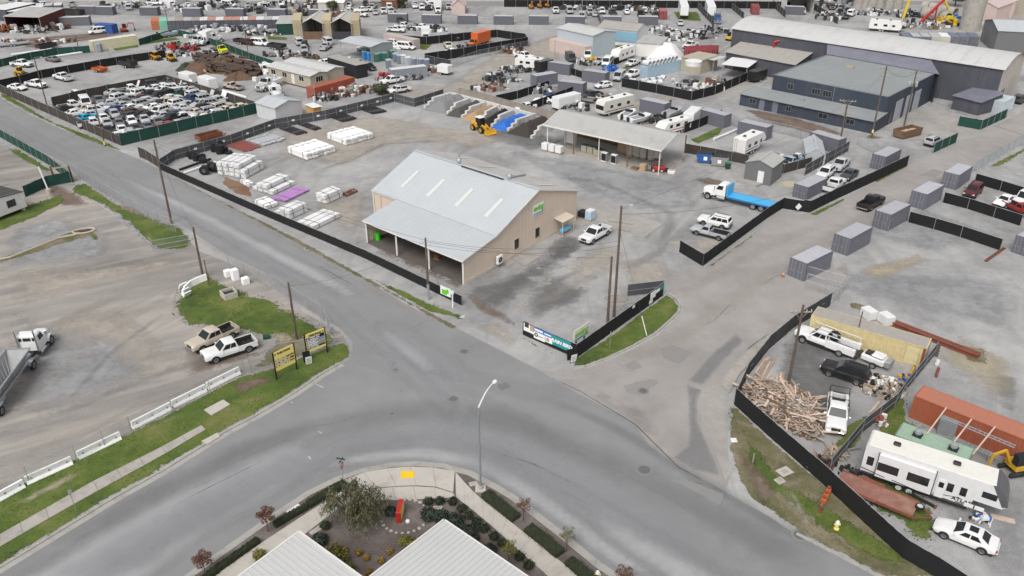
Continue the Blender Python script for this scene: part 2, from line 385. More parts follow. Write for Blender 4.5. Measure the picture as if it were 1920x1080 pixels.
def ribbon(name,px,width,mat,z,parent=None,soft=True):
    pts=[W(*p) for p in px];out=[]
    for a,b in zip(pts,pts[1:]):
        k=max(1,int((b -a).length/2))
        out += [a.lerp(b,j/k) for j in range(k)]
    out.append(pts[-1]);m=len(out);vs=[];fe=[]
    for i,p in enumerate(out):
        t=(out[min(i+1,m -1)] -out[max(i -1,0)]).normalized();nr=Vector((-t.y,t.x,0));w=width*1.4
        end=min(i,m -1 -i);e=min(1,end/3)
        for q,f in ((-1,0),(-.6,.45),(-.2,1),(.2,1),(.6,.45),(1,0)):vs.append(p+nr*w*q/2);fe.append(f*e)
    fs=[(6*i+k,6*i+k+1,6*i+k+7,6*i+k+6) for i in range(m -1) for k in range(5)]
    me=bpy.data.meshes.new(name);me.from_pydata([(v.x,v.y,z) for v in vs],[],fs)
    me.attributes.new('fe','FLOAT','POINT').data.foreach_set('value',fe)
    for f in me.polygons:
        if f.normal.z<0:f.flip()
    o=obj(name,me,mat,parent)
    if not parent:struct(o)
    return o
GROUND=struct(obj('ground',MB().quad((-3000,-1500,0),(3000,-1500,0),(3000,4500,0),(-3000,4500,0)),'gravel'))
A_NE=[(-220,40),(-120,105),(0,183),(50,213),(110,240),(190,270),(260,298),(330,334),(430,385),(560,452),(680,522),(760,570),(810,595),(870,622),(960,668),(1010,694)]
C_NE=[(1072,732),(1185,790),(1220,838),(1272,874),(1360,922),(1400,945),(1440,967),(1490,1001),(1565,1040),(1640,1080),(1790,1160),(2000,1270)]
S_K=[(1420,1270),(1260,1160),(1150,1082),(1120,1062),(1047,1002),(993,960),(960,935),(930,917),(880,890),(830,876),(780,872),(730,875),(680,885),(630,902),(580,927),(530,960),(480,995),(360,1080),(240,1165),(80,1270)]
B_N=[(-420,1270),(-150,1155),(0,1067),(207,940),(310,882),(382,837),(425,810),(480,781),(555,737),(605,702),(640,682),(655,673),(662,662),(660,640),(640,617),(600,592),(567,572),(542,547)]
A_SW=[(480,502),(425,477),(370,442),(335,417),(275,400),(225,378),(175,350),(140,325),(120,305),(82,285),(52,270),(0,250),(-140,170),(-330,60)]
sheet('road',A_NE+C_NE+S_K+B_N+A_SW,'asphalt',.008,step=4)
D_L=[(1010,694),(1060,698),(1097,689),(1135,675),(1185,652),(1230,627),(1260,600),(1275,585),(1277,572),(1270,560),(1252,550),(1262,525),(1290,500),(1322,503),(1425,431),(1440,405),(1515,400),(1584,371),(1640,341),(1700,311),(1760,285),(1800,262),(1850,243),(1920,208),(2100,120)]
D_R=[(2100,170),(1920,258),(1830,304),(1765,344),(1702,382),(1635,422),(1560,460),(1500,497),(1560,500),(1592,520),(1580,545),(1550,557),(1490,592),(1440,625),(1405,650),(1372,684),(1347,725),(1360,765),(1360,835),(1366,868),(1372,885),(1360,922)]
sheet('side_road',D_L+D_R+C_NE[:4][::-1],'asphalt_pale',.012,step=4)
sheet('dirt_yard',[(-330,180),(-140,235),(0,275),(60,300),(140,345),(230,420),(300,470),(355,452),(372,470),(470,510),(560,580),(640,625),(655,650),(600,690),(500,700),(250,815),(0,945),(-400,1120)],'dirt_lot',.004,step=5)
sheet('highway',[(-900,-24),(960,-26),(3000,-24),(3000,9),(1460,9),(870,11),(560,8),(200,0),(-900,-12)],'highway',.012,step=40)
sheet('yard_lane',[(640,210),(700,195),(760,165),(830,160),(930,95),(1000,78),(1045,62),(1090,60),(1060,100),(1050,130),(1010,115),(940,150),(880,180),(800,185),(730,195)],'dirt_pale',.004,2.5,step=4)
# paler and darker paths worn by wheels on the carriageway
for px,w,m in (([(560,820),(680,785),(800,770),(920,780),(1060,835),(1200,895),(1400,1000),(1600,1100)],4.2,'lane_dark'),
                 ([(-60,190),(180,318),(420,440),(600,545),(720,650),(860,790),(1000,880),(1200,990),(1400,1110)],2.2,'lane_light'),
                 ([(60,1050),(250,945),(430,855),(600,795),(700,770)],2.6,'lane_dark'),
                 ([(120,1130),(330,1000),(500,905),(680,830),(850,825),(1000,890),(1200,1030)],3.2,'lane_light'),
                 ([(700,590),(860,700),(1010,740),(1090,720)],3,'lane_light'),
                 ([(1000,735),(1150,800),(1280,880),(1450,980),(1620,1080)],1.6,'lane_dark'),
                 ([(640,640),(760,690),(900,760),(1060,860)],3.4,'lane_light'),([(40,1150),(260,1020),(470,900),(640,830),(800,800),(960,830),(1160,930),(1380,1070)],4.0,'lane_light'),
                 ([(-100,130),(120,250),(340,345),(560,460),(740,565),(860,628)],1.2,'track_pale'),([(150,338),(260,398),(380,452),(500,520),(620,606),(655,640)],1.4,'track_pale'),
                 ([(1120,700),(1260,640),(1360,570),(1500,480),(1700,360)],3.0,'track_pale'),([(1080,720),(1180,770),(1260,850)],2.5,'track_grey'),([(1200,560),(1300,540),(1420,470),(1560,410)],2.4,'track_pale'),
                 ([(20,690),(110,610),(240,540),(370,490),(430,470)],2.2,'track_pale'),([(60,760),(170,650),(290,570),(390,500)],1.0,'track_pale'),([(100,780),(210,660),(330,570)],.9,'track_grey'),([(0,820),(150,760),(330,690),(480,660)],1.6,'track_grey'),([(0,870),(200,790),(400,700)],1.4,'track_pale'),([(60,520),(200,500),(350,470)],1.6,'track_grey'),
                 ([(640,300),(760,260),(900,250),(1010,280)],1.4,'track_pale'),([(560,330),(660,300),(720,270),(860,262)],1.2,'track_grey'),([(1000,330),(1120,340),(1260,400),(1240,470),(1150,520)],2.0,'track_grey'),([(960,600),(1060,540),(1160,500),(1260,470)],2.0,'track_pale'),([(920,560),(1020,540),(1120,490)],1.2,'track_grey')):
    ribbon('worn_lane',px,w,m,.0145+.003*rnd.random(),None)
for px in ([(812,594),(790,606),(762,620)],[(690,655),(712,642),(735,628)],[(1010,697),(1090,735),(1190,795),(1272,876),(1360,924)],[(240,328),(180,326),(140,327)],[(720,700),(735,688),(742,676)],[(745,745),(752,733),(758,728)],[(560,806),(640,790),(700,770)],[(1300,620),(1340,600),(1380,560)],[(900,840),(1000,870),(1100,920)],[(300,960),(420,900),(520,850)],[(1420,540),(1450,520),(1500,505)],[(520,520),(600,500),(680,545)],[(1276,893),(1361,925),(1352,953)]):
    ribbon('road_crack',px,.11,'crack_line',.0215)
for px,f in (([(-140,1180),(0,1092),(160,1000),(420,870),(560,815),(640,850),(560,915),(400,1010),(230,1140),(120,1200)],1.8),([(560,890),(640,845),(800,825),(920,850),(1020,905),(1160,1010),(1280,1100),(1160,1080),(1000,958),(880,884),(780,868),(680,878)],1.3),([(1040,880),(1160,945),(1420,1110),(1560,1200),(1300,1130),(1120,1010)],1.4),([(150,290),(400,400),(600,500),(700,560),(640,560),(480,480),(260,370)],1.6),([(700,600),(800,640),(860,720),(780,700),(700,640)],1.6)):
    sheet('worn_asphalt',px,'lane_bright',.0122+.0004*rnd.random(),f)
# resurfaced pieces
for px,m,f in (([(1280,715),(1322,730),(1313,757),(1315,790),(1325,815),(1345,860),(1361,900),(1300,885),(1252,858),(1282,835),(1286,810),(1284,750)],'patch_dark',.7),
                 ([(1280,715),(1322,730),(1345,700),(1400,640),(1380,620),(1330,660)],'patch_dark',.8),
                 ([(1238,652),(1262,646),(1300,660),(1276,686),(1240,672)],'patch_light',.3),([(1165,685),(1190,672),(1210,690),(1185,698)],'patch_light',.4),
                 ([(1160,720),(1220,706),(1250,715),(1205,745),(1170,740)],'patch_light',.8),([(928,722),(950,715),(962,725),(938,735)],'patch_dark',.15),
                 ([(1717,330),(1750,316),(1772,322),(1755,332)],'patch_light',.2),([(1265,905),(1277,893),(1360,925),(1352,952)],'patch_light',.12)):
    sheet('road_patch',px,m,.02,f)
# concrete pads and aprons
PADS=[([(1060,378),(1082,371),(1244,420),(1205,447),(1120,412),(1080,430)],.05),([(960,486),(992,468),(1016,480),(985,500)],.12),([(945,493),(956,487),(964,493),(953,500)],.06),
        ([(1379,341),(1388,333),(1430,347),(1418,351)],.3),([(1298,306),(1312,294),(1384,312),(1370,323)],.06),([(1315,730),(1347,722),(1366,738),(1360,770),(1361,812),(1367,866),(1373,885),(1360,900),(1346,862),(1326,815),(1315,790)],.03),([(1750,210),(1850,240),(1820,262),(1690,262),(1655,235),(1700,195)],.03),([(1335,165),(1395,150),(1420,170),(1350,190)],.02)]
for px,h in PADS:
    P=[W(*p) for p in px];c=sum(P,Vector())/len(P)
    struct(obj('concrete_pad',MB().extr([(p.x -c.x,p.y -c.y) for p in P],'z',0.001,h),'old_concrete',loc=(c.x,c.y,0)))
# worn, wet and stained ground in the yards
for px,m,f in (([(690,470),(860,545),(900,590),(980,620),(960,590),(870,540),(960,470),(930,460),(850,520),(720,470)],'dirt_brown',1.2),
                 ([(730,452),(790,470),(868,530),(845,528),(770,500),(690,462)],'dirt_brown',1),
                 ([(870,540),(980,500),(1060,440),(1090,470),(1040,520),(940,590),(880,575)],'wet_ground',2.5),([(1000,470),(1060,432),(1110,455),(1060,500)],'wet_ground',2),
                 ([(1060,480),(1140,450),(1200,470),(1130,530),(1050,560)],'dirt_pale',3),([(960,560),(1040,510),(1130,545),(1060,590),(1000,610)],'wet_ground',3),([(1140,480),(1250,480),(1290,530),(1180,560)],'dirt_pale',3),
                 ([(580,345),(640,370),(700,350),(690,430),(640,440),(590,400)],'dirt_pale',2.5),([(500,250),(700,210),(880,240),(1000,260),(900,285),(760,270),(640,320),(520,300)],'dirt_pale',4),([(420,330),(468,345),(480,372),(440,365),(412,345)],'dirt_red',.8),
                 ([(870,260),(1030,290),(1290,340),(1330,390),(1200,400),(1090,360),(950,290)],'grey_ground',3),([(880,235),(1010,245),(1100,270),(1000,285),(900,262)],'wet_ground',3),
                 ([(1330,330),(1380,345),(1340,360),(1290,335)],'dirt_brown',1.5),([(1300,440),(1380,450),(1330,480),(1290,462)],'dirt_pale',1.5),
                 ([(1600,500),(1720,470),(1760,490),(1690,520),(1620,530)],'straw_cover',2),([(1740,640),(1800,620),(1920,680),(1920,780),(1840,740),(1760,690)],'straw_cover',3),([(1560,500),(1592,488),(1600,530),(1565,540)],'dirt_pale',1),
                 ([(1500,540),(1600,500),(1920,520),(1920,640),(1780,600),(1640,570)],'grey_ground',4),([(1590,430),(1720,380),(1880,440),(1760,480),(1640,450)],'grey_ground',3),([(1840,690),(1920,700),(1920,780),(1870,770)],'wet_ground',2),
                 ([(1460,640),(1520,600),(1640,700),(1600,760),(1530,800),(1440,740)],'wet_ground',2),([(1390,640),(1470,600),(1400,720)],'wet_ground',1.5),
                 ([(1720,960),(1920,900),(1960,1080),(1860,1080)],'grey_ground',2.5),([(0,560),(120,600),(260,620),(330,700),(200,760),(60,800),(0,780)],'grey_ground',5),
                 ([(0,430),(120,400),(200,430),(240,480),(120,500),(0,510)],'grey_ground',3),([(0,500),(180,490),(350,470),(370,500),(200,540),(0,590)],'dirt_pale',4),([(0,640),(160,560),(300,580),(210,680),(100,760),(0,790)],'dirt_pale',5),
                 ([(100,620),(240,560),(330,640),(420,660),(300,740),(150,700)],'dirt_pale',4),([(480,600),(640,620),(650,640),(560,580)],'dirt_pale',1.2),([(330,640),(470,650),(530,655),(440,690),(340,720)],'dirt_brown',2.5),
                 ([(140,330),(230,382),(340,425),(370,445),(350,428),(240,374),(150,325)],'dirt_pale',.5),([(210,380),(250,385),(330,440),(300,460),(262,430)],'dirt_brown',.8),([(45,330),(100,345),(130,350),(180,385),(110,390)],'dirt_brown',1.5),
                 ([(330,120),(420,95),(490,120),(480,150),(400,140)],'dirt_brown',2),([(80,200),(260,150),(420,190),(480,210),(230,268)],'wet_ground',3),([(0,75),(160,62),(260,60),(180,75),(60,92)],'dirt_brown',2),
                 ([(1120,205),(1230,175),(1280,185),(1200,215),(1150,220)],'dirt_pale',2),([(1290,150),(1360,140),(1340,170),(1250,165)],'dirt_pale',2),([(1380,200),(1480,215),(1590,250),(1560,262),(1440,232)],'dirt_brown',1.5),
                 ([(560,120),(640,90),(700,130),(640,170),(590,150)],'grey_ground',3),([(690,555),(760,590),(830,620),(880,620),(800,590),(720,545)],'dirt_pale',.8),([(870,610),(940,600),(985,640),(960,660)],'dirt_pale',1.4)):
    o=sheet('ground_patch',px,m,.006+.0007*rnd.random(),f,parent=GROUND);o.location.z=.0045+.003*rnd.random() if m != 'dirt_lot' else .006
for i,(x,y,r) in enumerate(((1008,523,1.3),(1024,532,.8),(1032,512,.6),(1040,500,1.0),(1010,503,.5),(1070,500,.9),(1052,520,.5),(1090,486,.7),(985,548,.9),(1000,560,.6),(980,575,.7),(1155,560,1.4),(1185,575,1.2),(1150,580,1.0),(1265,455,.9),(1110,520,.8))):
    c=W(x,y);sheet('dry_patch',None,'dirt_pale' if i % 3 else 'grey_ground',.0085,r*.5,world=[c+Vector((r*(1.4+.4*noise.noise(Vector((a,x,0))))*math.cos(a),r*math.sin(a),0)) for a in [k*.698 for k in range(9)]],parent=GROUND).location.z=.0078+.00012*i
# verges and turf
GRASS=[([(-140,1040),(0,925),(250,808),(450,705),(505,692),(600,655),(645,640),(657,650),(657,668),(640,680),(602,700),(552,734),(478,778),(422,807),(380,834),(308,878),(205,936),(0,1062),(-140,1140)],'grass_cover',.5),
         ([(330,545),(385,508),(430,535),(520,565),(598,608),(640,635),(620,660),(560,640),(480,630),(420,618),(350,612),(322,590)],'grass_cover',1.2),([(520,630),(560,620),(600,650),(540,690),(470,690)],'grass_worn',1),
         ([(132,345),(165,344),(235,390),(290,410),(345,428),(364,452),(350,468),(300,470),(280,462),(240,420),(190,385),(132,362)],'grass_cover',.9),([(-20,400),(60,382),(118,362),(128,378),(70,408),(-20,442)],'grass_cover',1),([(-20,490),(40,470),(110,440),(172,425),(186,440),(130,455),(60,478),(-20,502)],'grass_worn',1),([(165,440),(185,437),(188,450),(172,452)],'grass_cover',.5),
         ([(5,275),(40,280),(100,318),(85,324),(40,300)],'grass_cover',.8),([(0,172),(20,180),(100,228),(190,262),(230,280),(222,284),(150,258),(60,215),(0,182)],'grass_cover',.6),
         ([(300,318),(440,388),(560,447),(690,520),(780,570),(860,612),(850,620),(760,570),(640,504),(460,405),(330,338)],'grass_worn',.5),([(700,522),(760,545),(800,565),(865,590),(868,600),(800,585),(720,540)],'grass_cover',.6),
         ([(1068,690),(1096,686),(1134,673),(1184,650),(1228,625),(1258,599),(1272,584),(1273,573),(1266,562),(1250,553),(1240,558),(1150,625),(1078,672)],'grass_cover',.35),
         ([(1366,758),(1385,765),(1440,818),(1560,918),(1700,1014),(1810,1085),(1660,1085),(1562,1034),(1490,994),(1445,962),(1405,935),(1378,888),(1366,845)],'grass_worn',.5),
         ([(1385,800),(1420,830),(1470,900),(1580,960),(1690,1030),(1740,1072),(1640,1060),(1540,1000),(1450,930),(1400,900)],'grass_cover',1.2),
         ([(1575,900),(1660,880),(1740,930),(1770,1000),(1740,1030),(1700,1000),(1600,930)],'grass_cover',1.2),([(1660,750),(1700,740),(1705,790),(1740,800),(1660,830),(1640,800)],'grass_cover',.7),([(1590,790),(1640,770),(1620,830),(1580,860),(1540,850)],'grass_cover',.8),([(1870,850),(1925,840),(1925,890),(1880,885)],'grass_worn',.7),
         ([(1330,497),(1425,430),(1424,436),(1334,501)],'grass_worn',.3),([(1516,402),(1583,371),(1585,376),(1530,405)],'grass_cover',.3),([(1640,338),(1700,309),(1702,313),(1642,344)],'grass_cover',.3),([(1840,318),(1880,296),(1925,274),(1925,284),(1880,312)],'grass_cover',.8),
         ([(1290,262),(1340,240),(1362,236),(1352,252),(1310,272)],'grass_cover',.8),([(1780,640),(1850,650),(1870,690),(1810,680)],'grass_worn',1.2),([(1580,560),(1640,575),(1640,590),(1590,580)],'grass_worn',.8),([(1860,220),(1890,212),(1890,220),(1870,228)],'grass_cover',.4),([(1630,252),(1660,258),(1640,262),(1620,258)],'grass_worn',.4),
         ([(1150,85),(1180,82),(1186,92),(1158,96)],'grass_cover',.6),([(1260,22),(1310,22),(1318,40),(1270,38)],'grass_cover',1),([(498,66),(540,70),(540,76),(500,74)],'grass_cover',.6),([(785,82),(815,80),(800,95),(782,92)],'grass_cover',.6),([(262,78),(330,70),(340,74),(270,84)],'grass_cover',.5),([(1170,125),(1190,130),(1180,138),(1160,132)],'grass_cover',.4),([(210,90),(258,82),(262,88),(216,96)],'grass_cover',.4),([(420,90),(470,106),(470,110),(420,98)],'grass_worn',.4),([(930,600),(960,590),(985,640),(960,634)],'grass_worn',.8) if 0 else ([(975,628),(1010,648),(1060,672),(1065,678),(1010,655),(978,636)],'grass_cover',.3)]
for i,(px,m,f) in enumerate(GRASS):
    o=sheet('grass_verge',px,m,.024+.0006*i,f)
pm('turf_blade',(.08,.125,.024),.8,.5,.5,grime=(.2,.175,.07),gs=.35,gamt=.8)
# upright grass blades on the nearer turf
WALK=[W(*q) for q in ((-120,1066),(0,1001),(175,901),(295,841),(382,794),(388,807),(302,857),(207,909),(100,969),(0,1028),(-120,1095))]
for gi,(dens,hgt) in {0:(16,.13),1:(16,.16),3:(10,.16),4:(6,.2),10:(22,.13),12:(12,.14),13:(12,.2),14:(12,.2),15:(10,.2),8:(8,.1),7:(6,.15)}.items():
    poly=[W(*p) for p in GRASS[gi][0]];mb=MB();gr=random.Random(gi)
    x0,x1=min(p.x for p in poly),max(p.x for p in poly);y0,y1=min(p.y for p in poly),max(p.y for p in poly)
    N=min(16000,int((x1 -x0)*(y1 -y0)*dens))
    for k in range(N):
        p=Vector((gr.uniform(x0,x1),gr.uniform(y0,y1),0))
        if noise.noise(p*.45)<-.05 or not inside(p,poly) or (gi==0 and inside(p,WALK)):continue
        a=gr.uniform(0,6.28);w=gr.uniform(.04,.09);h=hgt*gr.uniform(.35,1.2);d=Vector((math.cos(a),math.sin(a),0))*w;l=Vector((gr.uniform(-.08,.08),gr.uniform(-.08,.08),h))
        mb.add([p -d,p+d,p+l],[(0,1,2)])
    if mb.f:tag(obj('grass',mb,'turf_blade'),'short green grass blades growing on the verge','grass','grass on the verges','stuff')

# ---------------------------------------------------------------- builders: fences
def path(px):
    return [p if isinstance(p,Vector) else W(*p) for p in px]
def fence(px,h,mat,label,group='screened yard fences',gap=3.0,postmat='galv',wave=.05,top=True,name='screen_fence',lift=.05,cat='fence',chain=None,side=1):
    P=path(px);o=thing(name,label,cat,P[0],0,group);O=P[0];rail=MB();first=True
    for a,b in zip(P,P[1:]):
        L=(b -a).length;n=max(1,round(L/gap));d=(b -a)/L;nr=Vector((-d.y,d.x,0))*.045*side;rz=math.atan2(d.y,d.x)
        for i in range(n+1):
            if i==0 and not first:continue
            p=a+d*L*i/n -O
            obj('post',cached(('post',h),lambda:MB().tube([(0,0,-.05),(0,0,h+.08)],.035,6).mesh('post')),postmat,o,loc=p)
        first=False
        for i in range(n):
            w=L/n;key=('pan',round(w,2),h,wave,lift,rnd.randrange(4))
            def mk():
                k=rnd.random()*9
                f=lambda u,v:(u*(w+.08) -.04,(wave*math.sin(u*7+k)*math.sin(v*3.1)+wave*.5*math.sin(u*17+k))*math.sin(u*3.1416),lift+(h -lift)*v -.03*v*math.sin(u*3.14))
                m=MB().sheet(f,7,3);return m.mesh('panel',1.2)
            obj('panel',cached(key,mk),mat,o,loc=a+d*L*i/n -O+nr,rot=(0,0,rz))
            if chain:obj('mesh_panel',cached(('chp',round(w,2),h),lambda:MB().box(0,w,-.008,.008,.03,h).mesh('m')),chain,o,loc=a+d*L*i/n -O -nr*.3,rot=(0,0,rz))
        if top:
            for z in ((h+.02,) if not chain else (h+.02,h*.5)):rail.tube([a -O+Vector((0,0,z)),b -O+Vector((0,0,z))],.026,6)
    if rail.f:obj('top_rail',rail,postmat,o)
    return o
def chain_fence(px,h,label,group='chain link fences',gap=3.0,mat='chainlink',mid=False,name='chain_link_fence',cat='fence',rails=True):
    P=path(px);o=thing(name,label,cat,P[0],0,group);O=P[0];first=True;rail=MB()
    for a,b in zip(P,P[1:]):
        L=(b -a).length;n=max(1,round(L/gap));d=(b -a)/L;rz=math.atan2(d.y,d.x)
        for i in range(n+1):
            if i==0 and not first:continue
            obj('post',cached(('post',h),lambda:MB().tube([(0,0,-.05),(0,0,h+.08)],.035,6).mesh('post')),'galv',o,loc=a+d*L*i/n -O)
        first=False
        for i in range(n):
            w=L/n;obj('mesh_panel',cached(('chp',round(w,2),h),lambda:MB().box(0,w,-.008,.008,.03,h).mesh('m')),mat,o,loc=a+d*L*i/n -O,rot=(0,0,rz))
        for z in ((h,.06,h*.5) if mid else (h,) if rails else ()):rail.tube([a -O+Vector((0,0,z)),b -O+Vector((0,0,z))],.028,6)
    if rail.f:obj('top_rail',rail,'galv',o)
    return o
# ---------------------------------------------------------------- builders: shipping containers
def container_parts(L,H,Wd=2.44):
    def mk():
        w=Wd/2;t=.06
        fr=MB()
        for x in (0,L):
            s=1 if x==0 else -1
            for y in (-w,w):
                q=1 if y<0 else -1
                fr.box(min(x,x+s*.14),max(x,x+s*.14),min(y,y+q*.14),max(y,y+q*.14),0,H)
            fr.box(min(x,x+s*.1),max(x,x+s*.1),-w+.14,w -.14,H -.12,H -.01);fr.box(min(x,x+s*.1),max(x,x+s*.1),-w+.14,w -.14,.02,.16)
        for y in (-w,w):
            q=1 if y<0 else -1
            fr.box(.14,L -.14,min(y,y+q*.07),max(y,y+q*.07),H -.1,H -.012);fr.box(.14,L -.14,min(y,y+q*.07),max(y,y+q*.07),.02,.17)
        sw={}
        for s in (-1,1):
            m=MB();pts=(((.14,s*(w -.015)),(L -.14,s*(w -.015))));m.corr(*pts,.16,H -.09,.3,.045*s);sw[s]=m.mesh('side_wall')
        ew=MB().corr((L -.02,-w+.14),(L -.02,w -.14),.16,H -.1,.3,-.04).mesh('end_wall')
        rf=MB().sheet(lambda u,v:(.06+u*(L -.12),(v -.5)*(Wd -.1),H -.025+(.02 if int(u*L/.3*2+.01) % 2 else 0)),int(L/.3)*2,1).mesh('roof')
        dr={}
        for s in (-1,1):
            y0,y1=(.012,w -.14) if s>0 else (-w+.14,-.012)
            m=MB().box(.012,.05,y0,y1,.17,H -.13)
            for k in range(5):
                z0=.25+k*(H -.5)/5;m.box(-.018,.012,y0+.07,y1 -.07,z0,z0+(H -.5)/5 -.09)
            rods=MB()
            for f in (.28,.72):
                y=y0+(y1 -y0)*f;rods.tube([(-.045,y,.1),(-.045,y,H -.08)],.022,6);rods.box(-.075,-.03,y -.02,y+.28,1.05,1.1)
            dr[s]=(m.mesh('door'),rods.mesh('lock_rod'))
        return [('frame',fr.mesh('frame'),'corr_paint',()),('side_wall',sw[-1],'corr_paint',()),('side_wall',sw[1],'corr_paint',()),('end_wall',ew,'corr_paint',()),('roof',rf,'corr_paint',()),
                ('door',dr[-1][0],'corr_paint',(('lock_rod',dr[-1][1],'galv'),)),('door',dr[1][0],'corr_paint',(('lock_rod',dr[1][1],'galv'),))]
    return cached(('cont',L,H,Wd),mk)
def put(parts,o,col=None,cols=None):
    for nm,me,mt,subs in parts:
        c=(cols or {}).get(nm,col)
        p=obj(nm,me,mt,o,c)
        for a,b,m in subs:obj(a,b,m,p,c)
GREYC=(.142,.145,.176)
def container(px,py,dx,dy,label,L=6.06,H=2.59,col=GREYC,group=None,roof=None,center=False,h0=0,name='shipping_container',loc=None,rz=None,cat='container',Wd=2.44):
    "px,py: middle of the door end on the ground; dx,dy: pixel direction from the doors to the far end"
    a=ang(px,py,dx,dy) if rz is None else rz
    p=loc or W(px,py)
    if center:p=p -Vector((math.cos(a),math.sin(a),0))*L/2
    o=thing(name,label,cat,(p.x,p.y,h0),a,group)
    j=rnd.uniform(.92,1.08);jc=tuple(q*j for q in col)
    put(container_parts(L,H,Wd),o,jc,{'roof':roof or ((jc[0]*2.85,jc[1]*2.8,jc[2]*2.5) if col==GREYC else jc)})  # grey containers: roof colour lightened for stronger sky light on top, and for dust
    return o
# ---------------------------------------------------------------- builders: poles and wires
def utility_pole(bx,by,tx,ty,label,arms=(),trans=False,mat='wood_pole',r=.17,h=None,group='wooden utility poles',name='utility_pole',rz=.9,guard=None,lamp=False):
    p=W(bx,by);h=h or HT(bx,by,ty);o=thing(name,label,'pole',p,0,group)
    obj('shaft',MB().tube([(0,0,-.2),(0,0,h*.5),(0,0,h)],[r,r*.85,r*.7],10).mesh('shaft',1),mat,o)
    for z,L in arms:
        z=h+z;d=Vector((math.cos(rz),math.sin(rz),0))*L/2;off=Vector((-math.sin(rz),math.cos(rz),0))*.16
        c=obj('crossarm',MB().bar(off -d+Vector((0,0,z)),off+d+Vector((0,0,z)),.1,.12),'plank_grey',o)
        for k in (-.92,-.5,.5,.92):
            q=off+d*k+Vector((0,0,z+.06));obj('insulator',cached('ins',lambda:MB().tube([(0,0,0),(0,0,.08),(0,0,.1),(0,0,.2)],[.03,.03,.07,.05],8).mesh('ins')),'insulator',c,loc=q)
        br=MB()
        for s in (-1,1):br.bar(off*.7+d*s*.55+Vector((0,0,z -.06)),off*.6+Vector((0,0,z -.75)),.04)
        obj('brace',br,'galv',c)
    if trans:
        for k in range(trans):
            q=Vector((math.cos(rz),math.sin(rz),0))*(k -(trans -1)/2)*.62+Vector((-math.sin(rz),math.cos(rz),0))*.45+Vector((0,0,h -3.2))
            obj('transformer',cached('trf',lambda:MB().tube([(0,0,0),(0,0,.06),(0,0,.95),(0,0,1.02)],[.2,.27,.27,.15],12).mesh('trf',1)),'insulator',o,loc=q)
    if guard:
        for z0,z1,m in guard:obj('band',MB().tube([(0,0,z0),(0,0,z1)],r*1.06,10),m,o)
    if lamp:
        ar=MB().tube([(0,0,h -.35),(.5,.35,h -.1),(1.0,.7,h -.15)],.03,6);l=obj('lamp_arm',ar,'galv',o)
        obj('lamp_head',MB().box(.9,1.4,.58,.86,h -.28,h -.14,.03),'insulator',l)
    return o,p+Vector((0,0,h))
def wire(p,q,label,sag=.6,r=.016,group='overhead wires'):
    n=14;pts=[]
    for i in range(n+1):
        t=i/n;v=p.lerp(q,t);v.z -= sag*4*t*(1 -t);pts.append(v -p)
    o=obj('overhead_wire',MB().tube(pts,r,4),'wire',loc=p);return tag(o,label,'wire',group)
# ---------------------------------------------------------------- builders: buildings
class Frame:
    def __init__(s,A,B,C,square=False):
        s.A=A if isinstance(A,Vector) else W(*A);B=B if isinstance(B,Vector) else W(*B);C=C if isinstance(C,Vector) else W(*C)
        s.u=B -s.A;s.la=s.u.length;s.u=s.u/s.la
        s.v=C -s.A;s.lb=s.v.length;s.v=s.v/s.lb
        if square:
            k=Vector((-s.u.y,s.u.x,0));s.v=k if k.dot(s.v)>0 else -k
    def __call__(s,a,b,z=0):return s.u*a+s.v*b+Vector((0,0,z))
def slab(mb,P,t):
    "a thick sheet from 3D corner loop P, t thick upward"
    n=len(P);mb.add([Vector(p) for p in P]+[Vector(p)+Vector((0,0,t)) for p in P],[tuple(range(n))[::-1],tuple(range(n,2*n))]+[(i,(i+1) % n,n+(i+1) % n,n+i) for i in range(n)]);return mb
def roof_slope(o,fr,a0,a1,b0,b1,zf,mat,w=1.0,along='a',t=.05,rib=.035,col=None):
    "sheet metal slope divided into panels laid side by side along axis `along`"
    L=(a1 -a0) if along=='a' else (b1 -b0);n=max(1,round(L/w));g=.012
    for i in range(n):
        if along=='a':A0,A1,B0,B1=a0+L*i/n+g,a0+L*(i+1)/n -g,b0,b1
        else:A0,A1,B0,B1=a0,a1,b0+L*i/n+g,b0+L*(i+1)/n -g
        c=fr(A0,B0,0);q=[fr(A0,B0,zf(A0,B0)),fr(A1,B0,zf(A1,B0)),fr(A1,B1,zf(A1,B1)),fr(A0,B1,zf(A0,B1))]
        m=slab(MB(),[p -c for p in q],t)
        e=(q[0],q[3]) if along=='a' else (q[0],q[1])
        if rib:m.bar(e[0] -c+Vector((0,0,t+rib/2)),e[1] -c+Vector((0,0,t+rib/2)),.05,rib)
        obj('roof_panel',m,mat,o,loc=c,col=col)
def wall(o,fr,p,q,zb,zt,mat,pitch=.3,dep=.03,name='wall',col=None):
    P,Q=fr(*p),fr(*q);m=MB()
    if pitch:m.corr(P,Q,zb,zt,pitch,dep)
    else:
        n=12;d=(Q -P).normalized();nr=Vector((d.y,-d.x,0))*.06
        top=lambda t:zt(t) if callable(zt) else zt
        vs=[P.lerp(Q,i/n)+Vector((0,0,z))+k for k in (Vector(),-nr) for i in range(n+1) for z in (zb,top(i/n))]
        N=2*(n+1);fs=[]
        for i in range(n):
            a=2*i;fs += [(a,a+2,a+3,a+1),(N+a,N+a+1,N+a+3,N+a+2),(a+1,a+3,N+a+3,N+a+1)]
        m.add(vs,fs)
    return obj(name,m,mat,o,col)
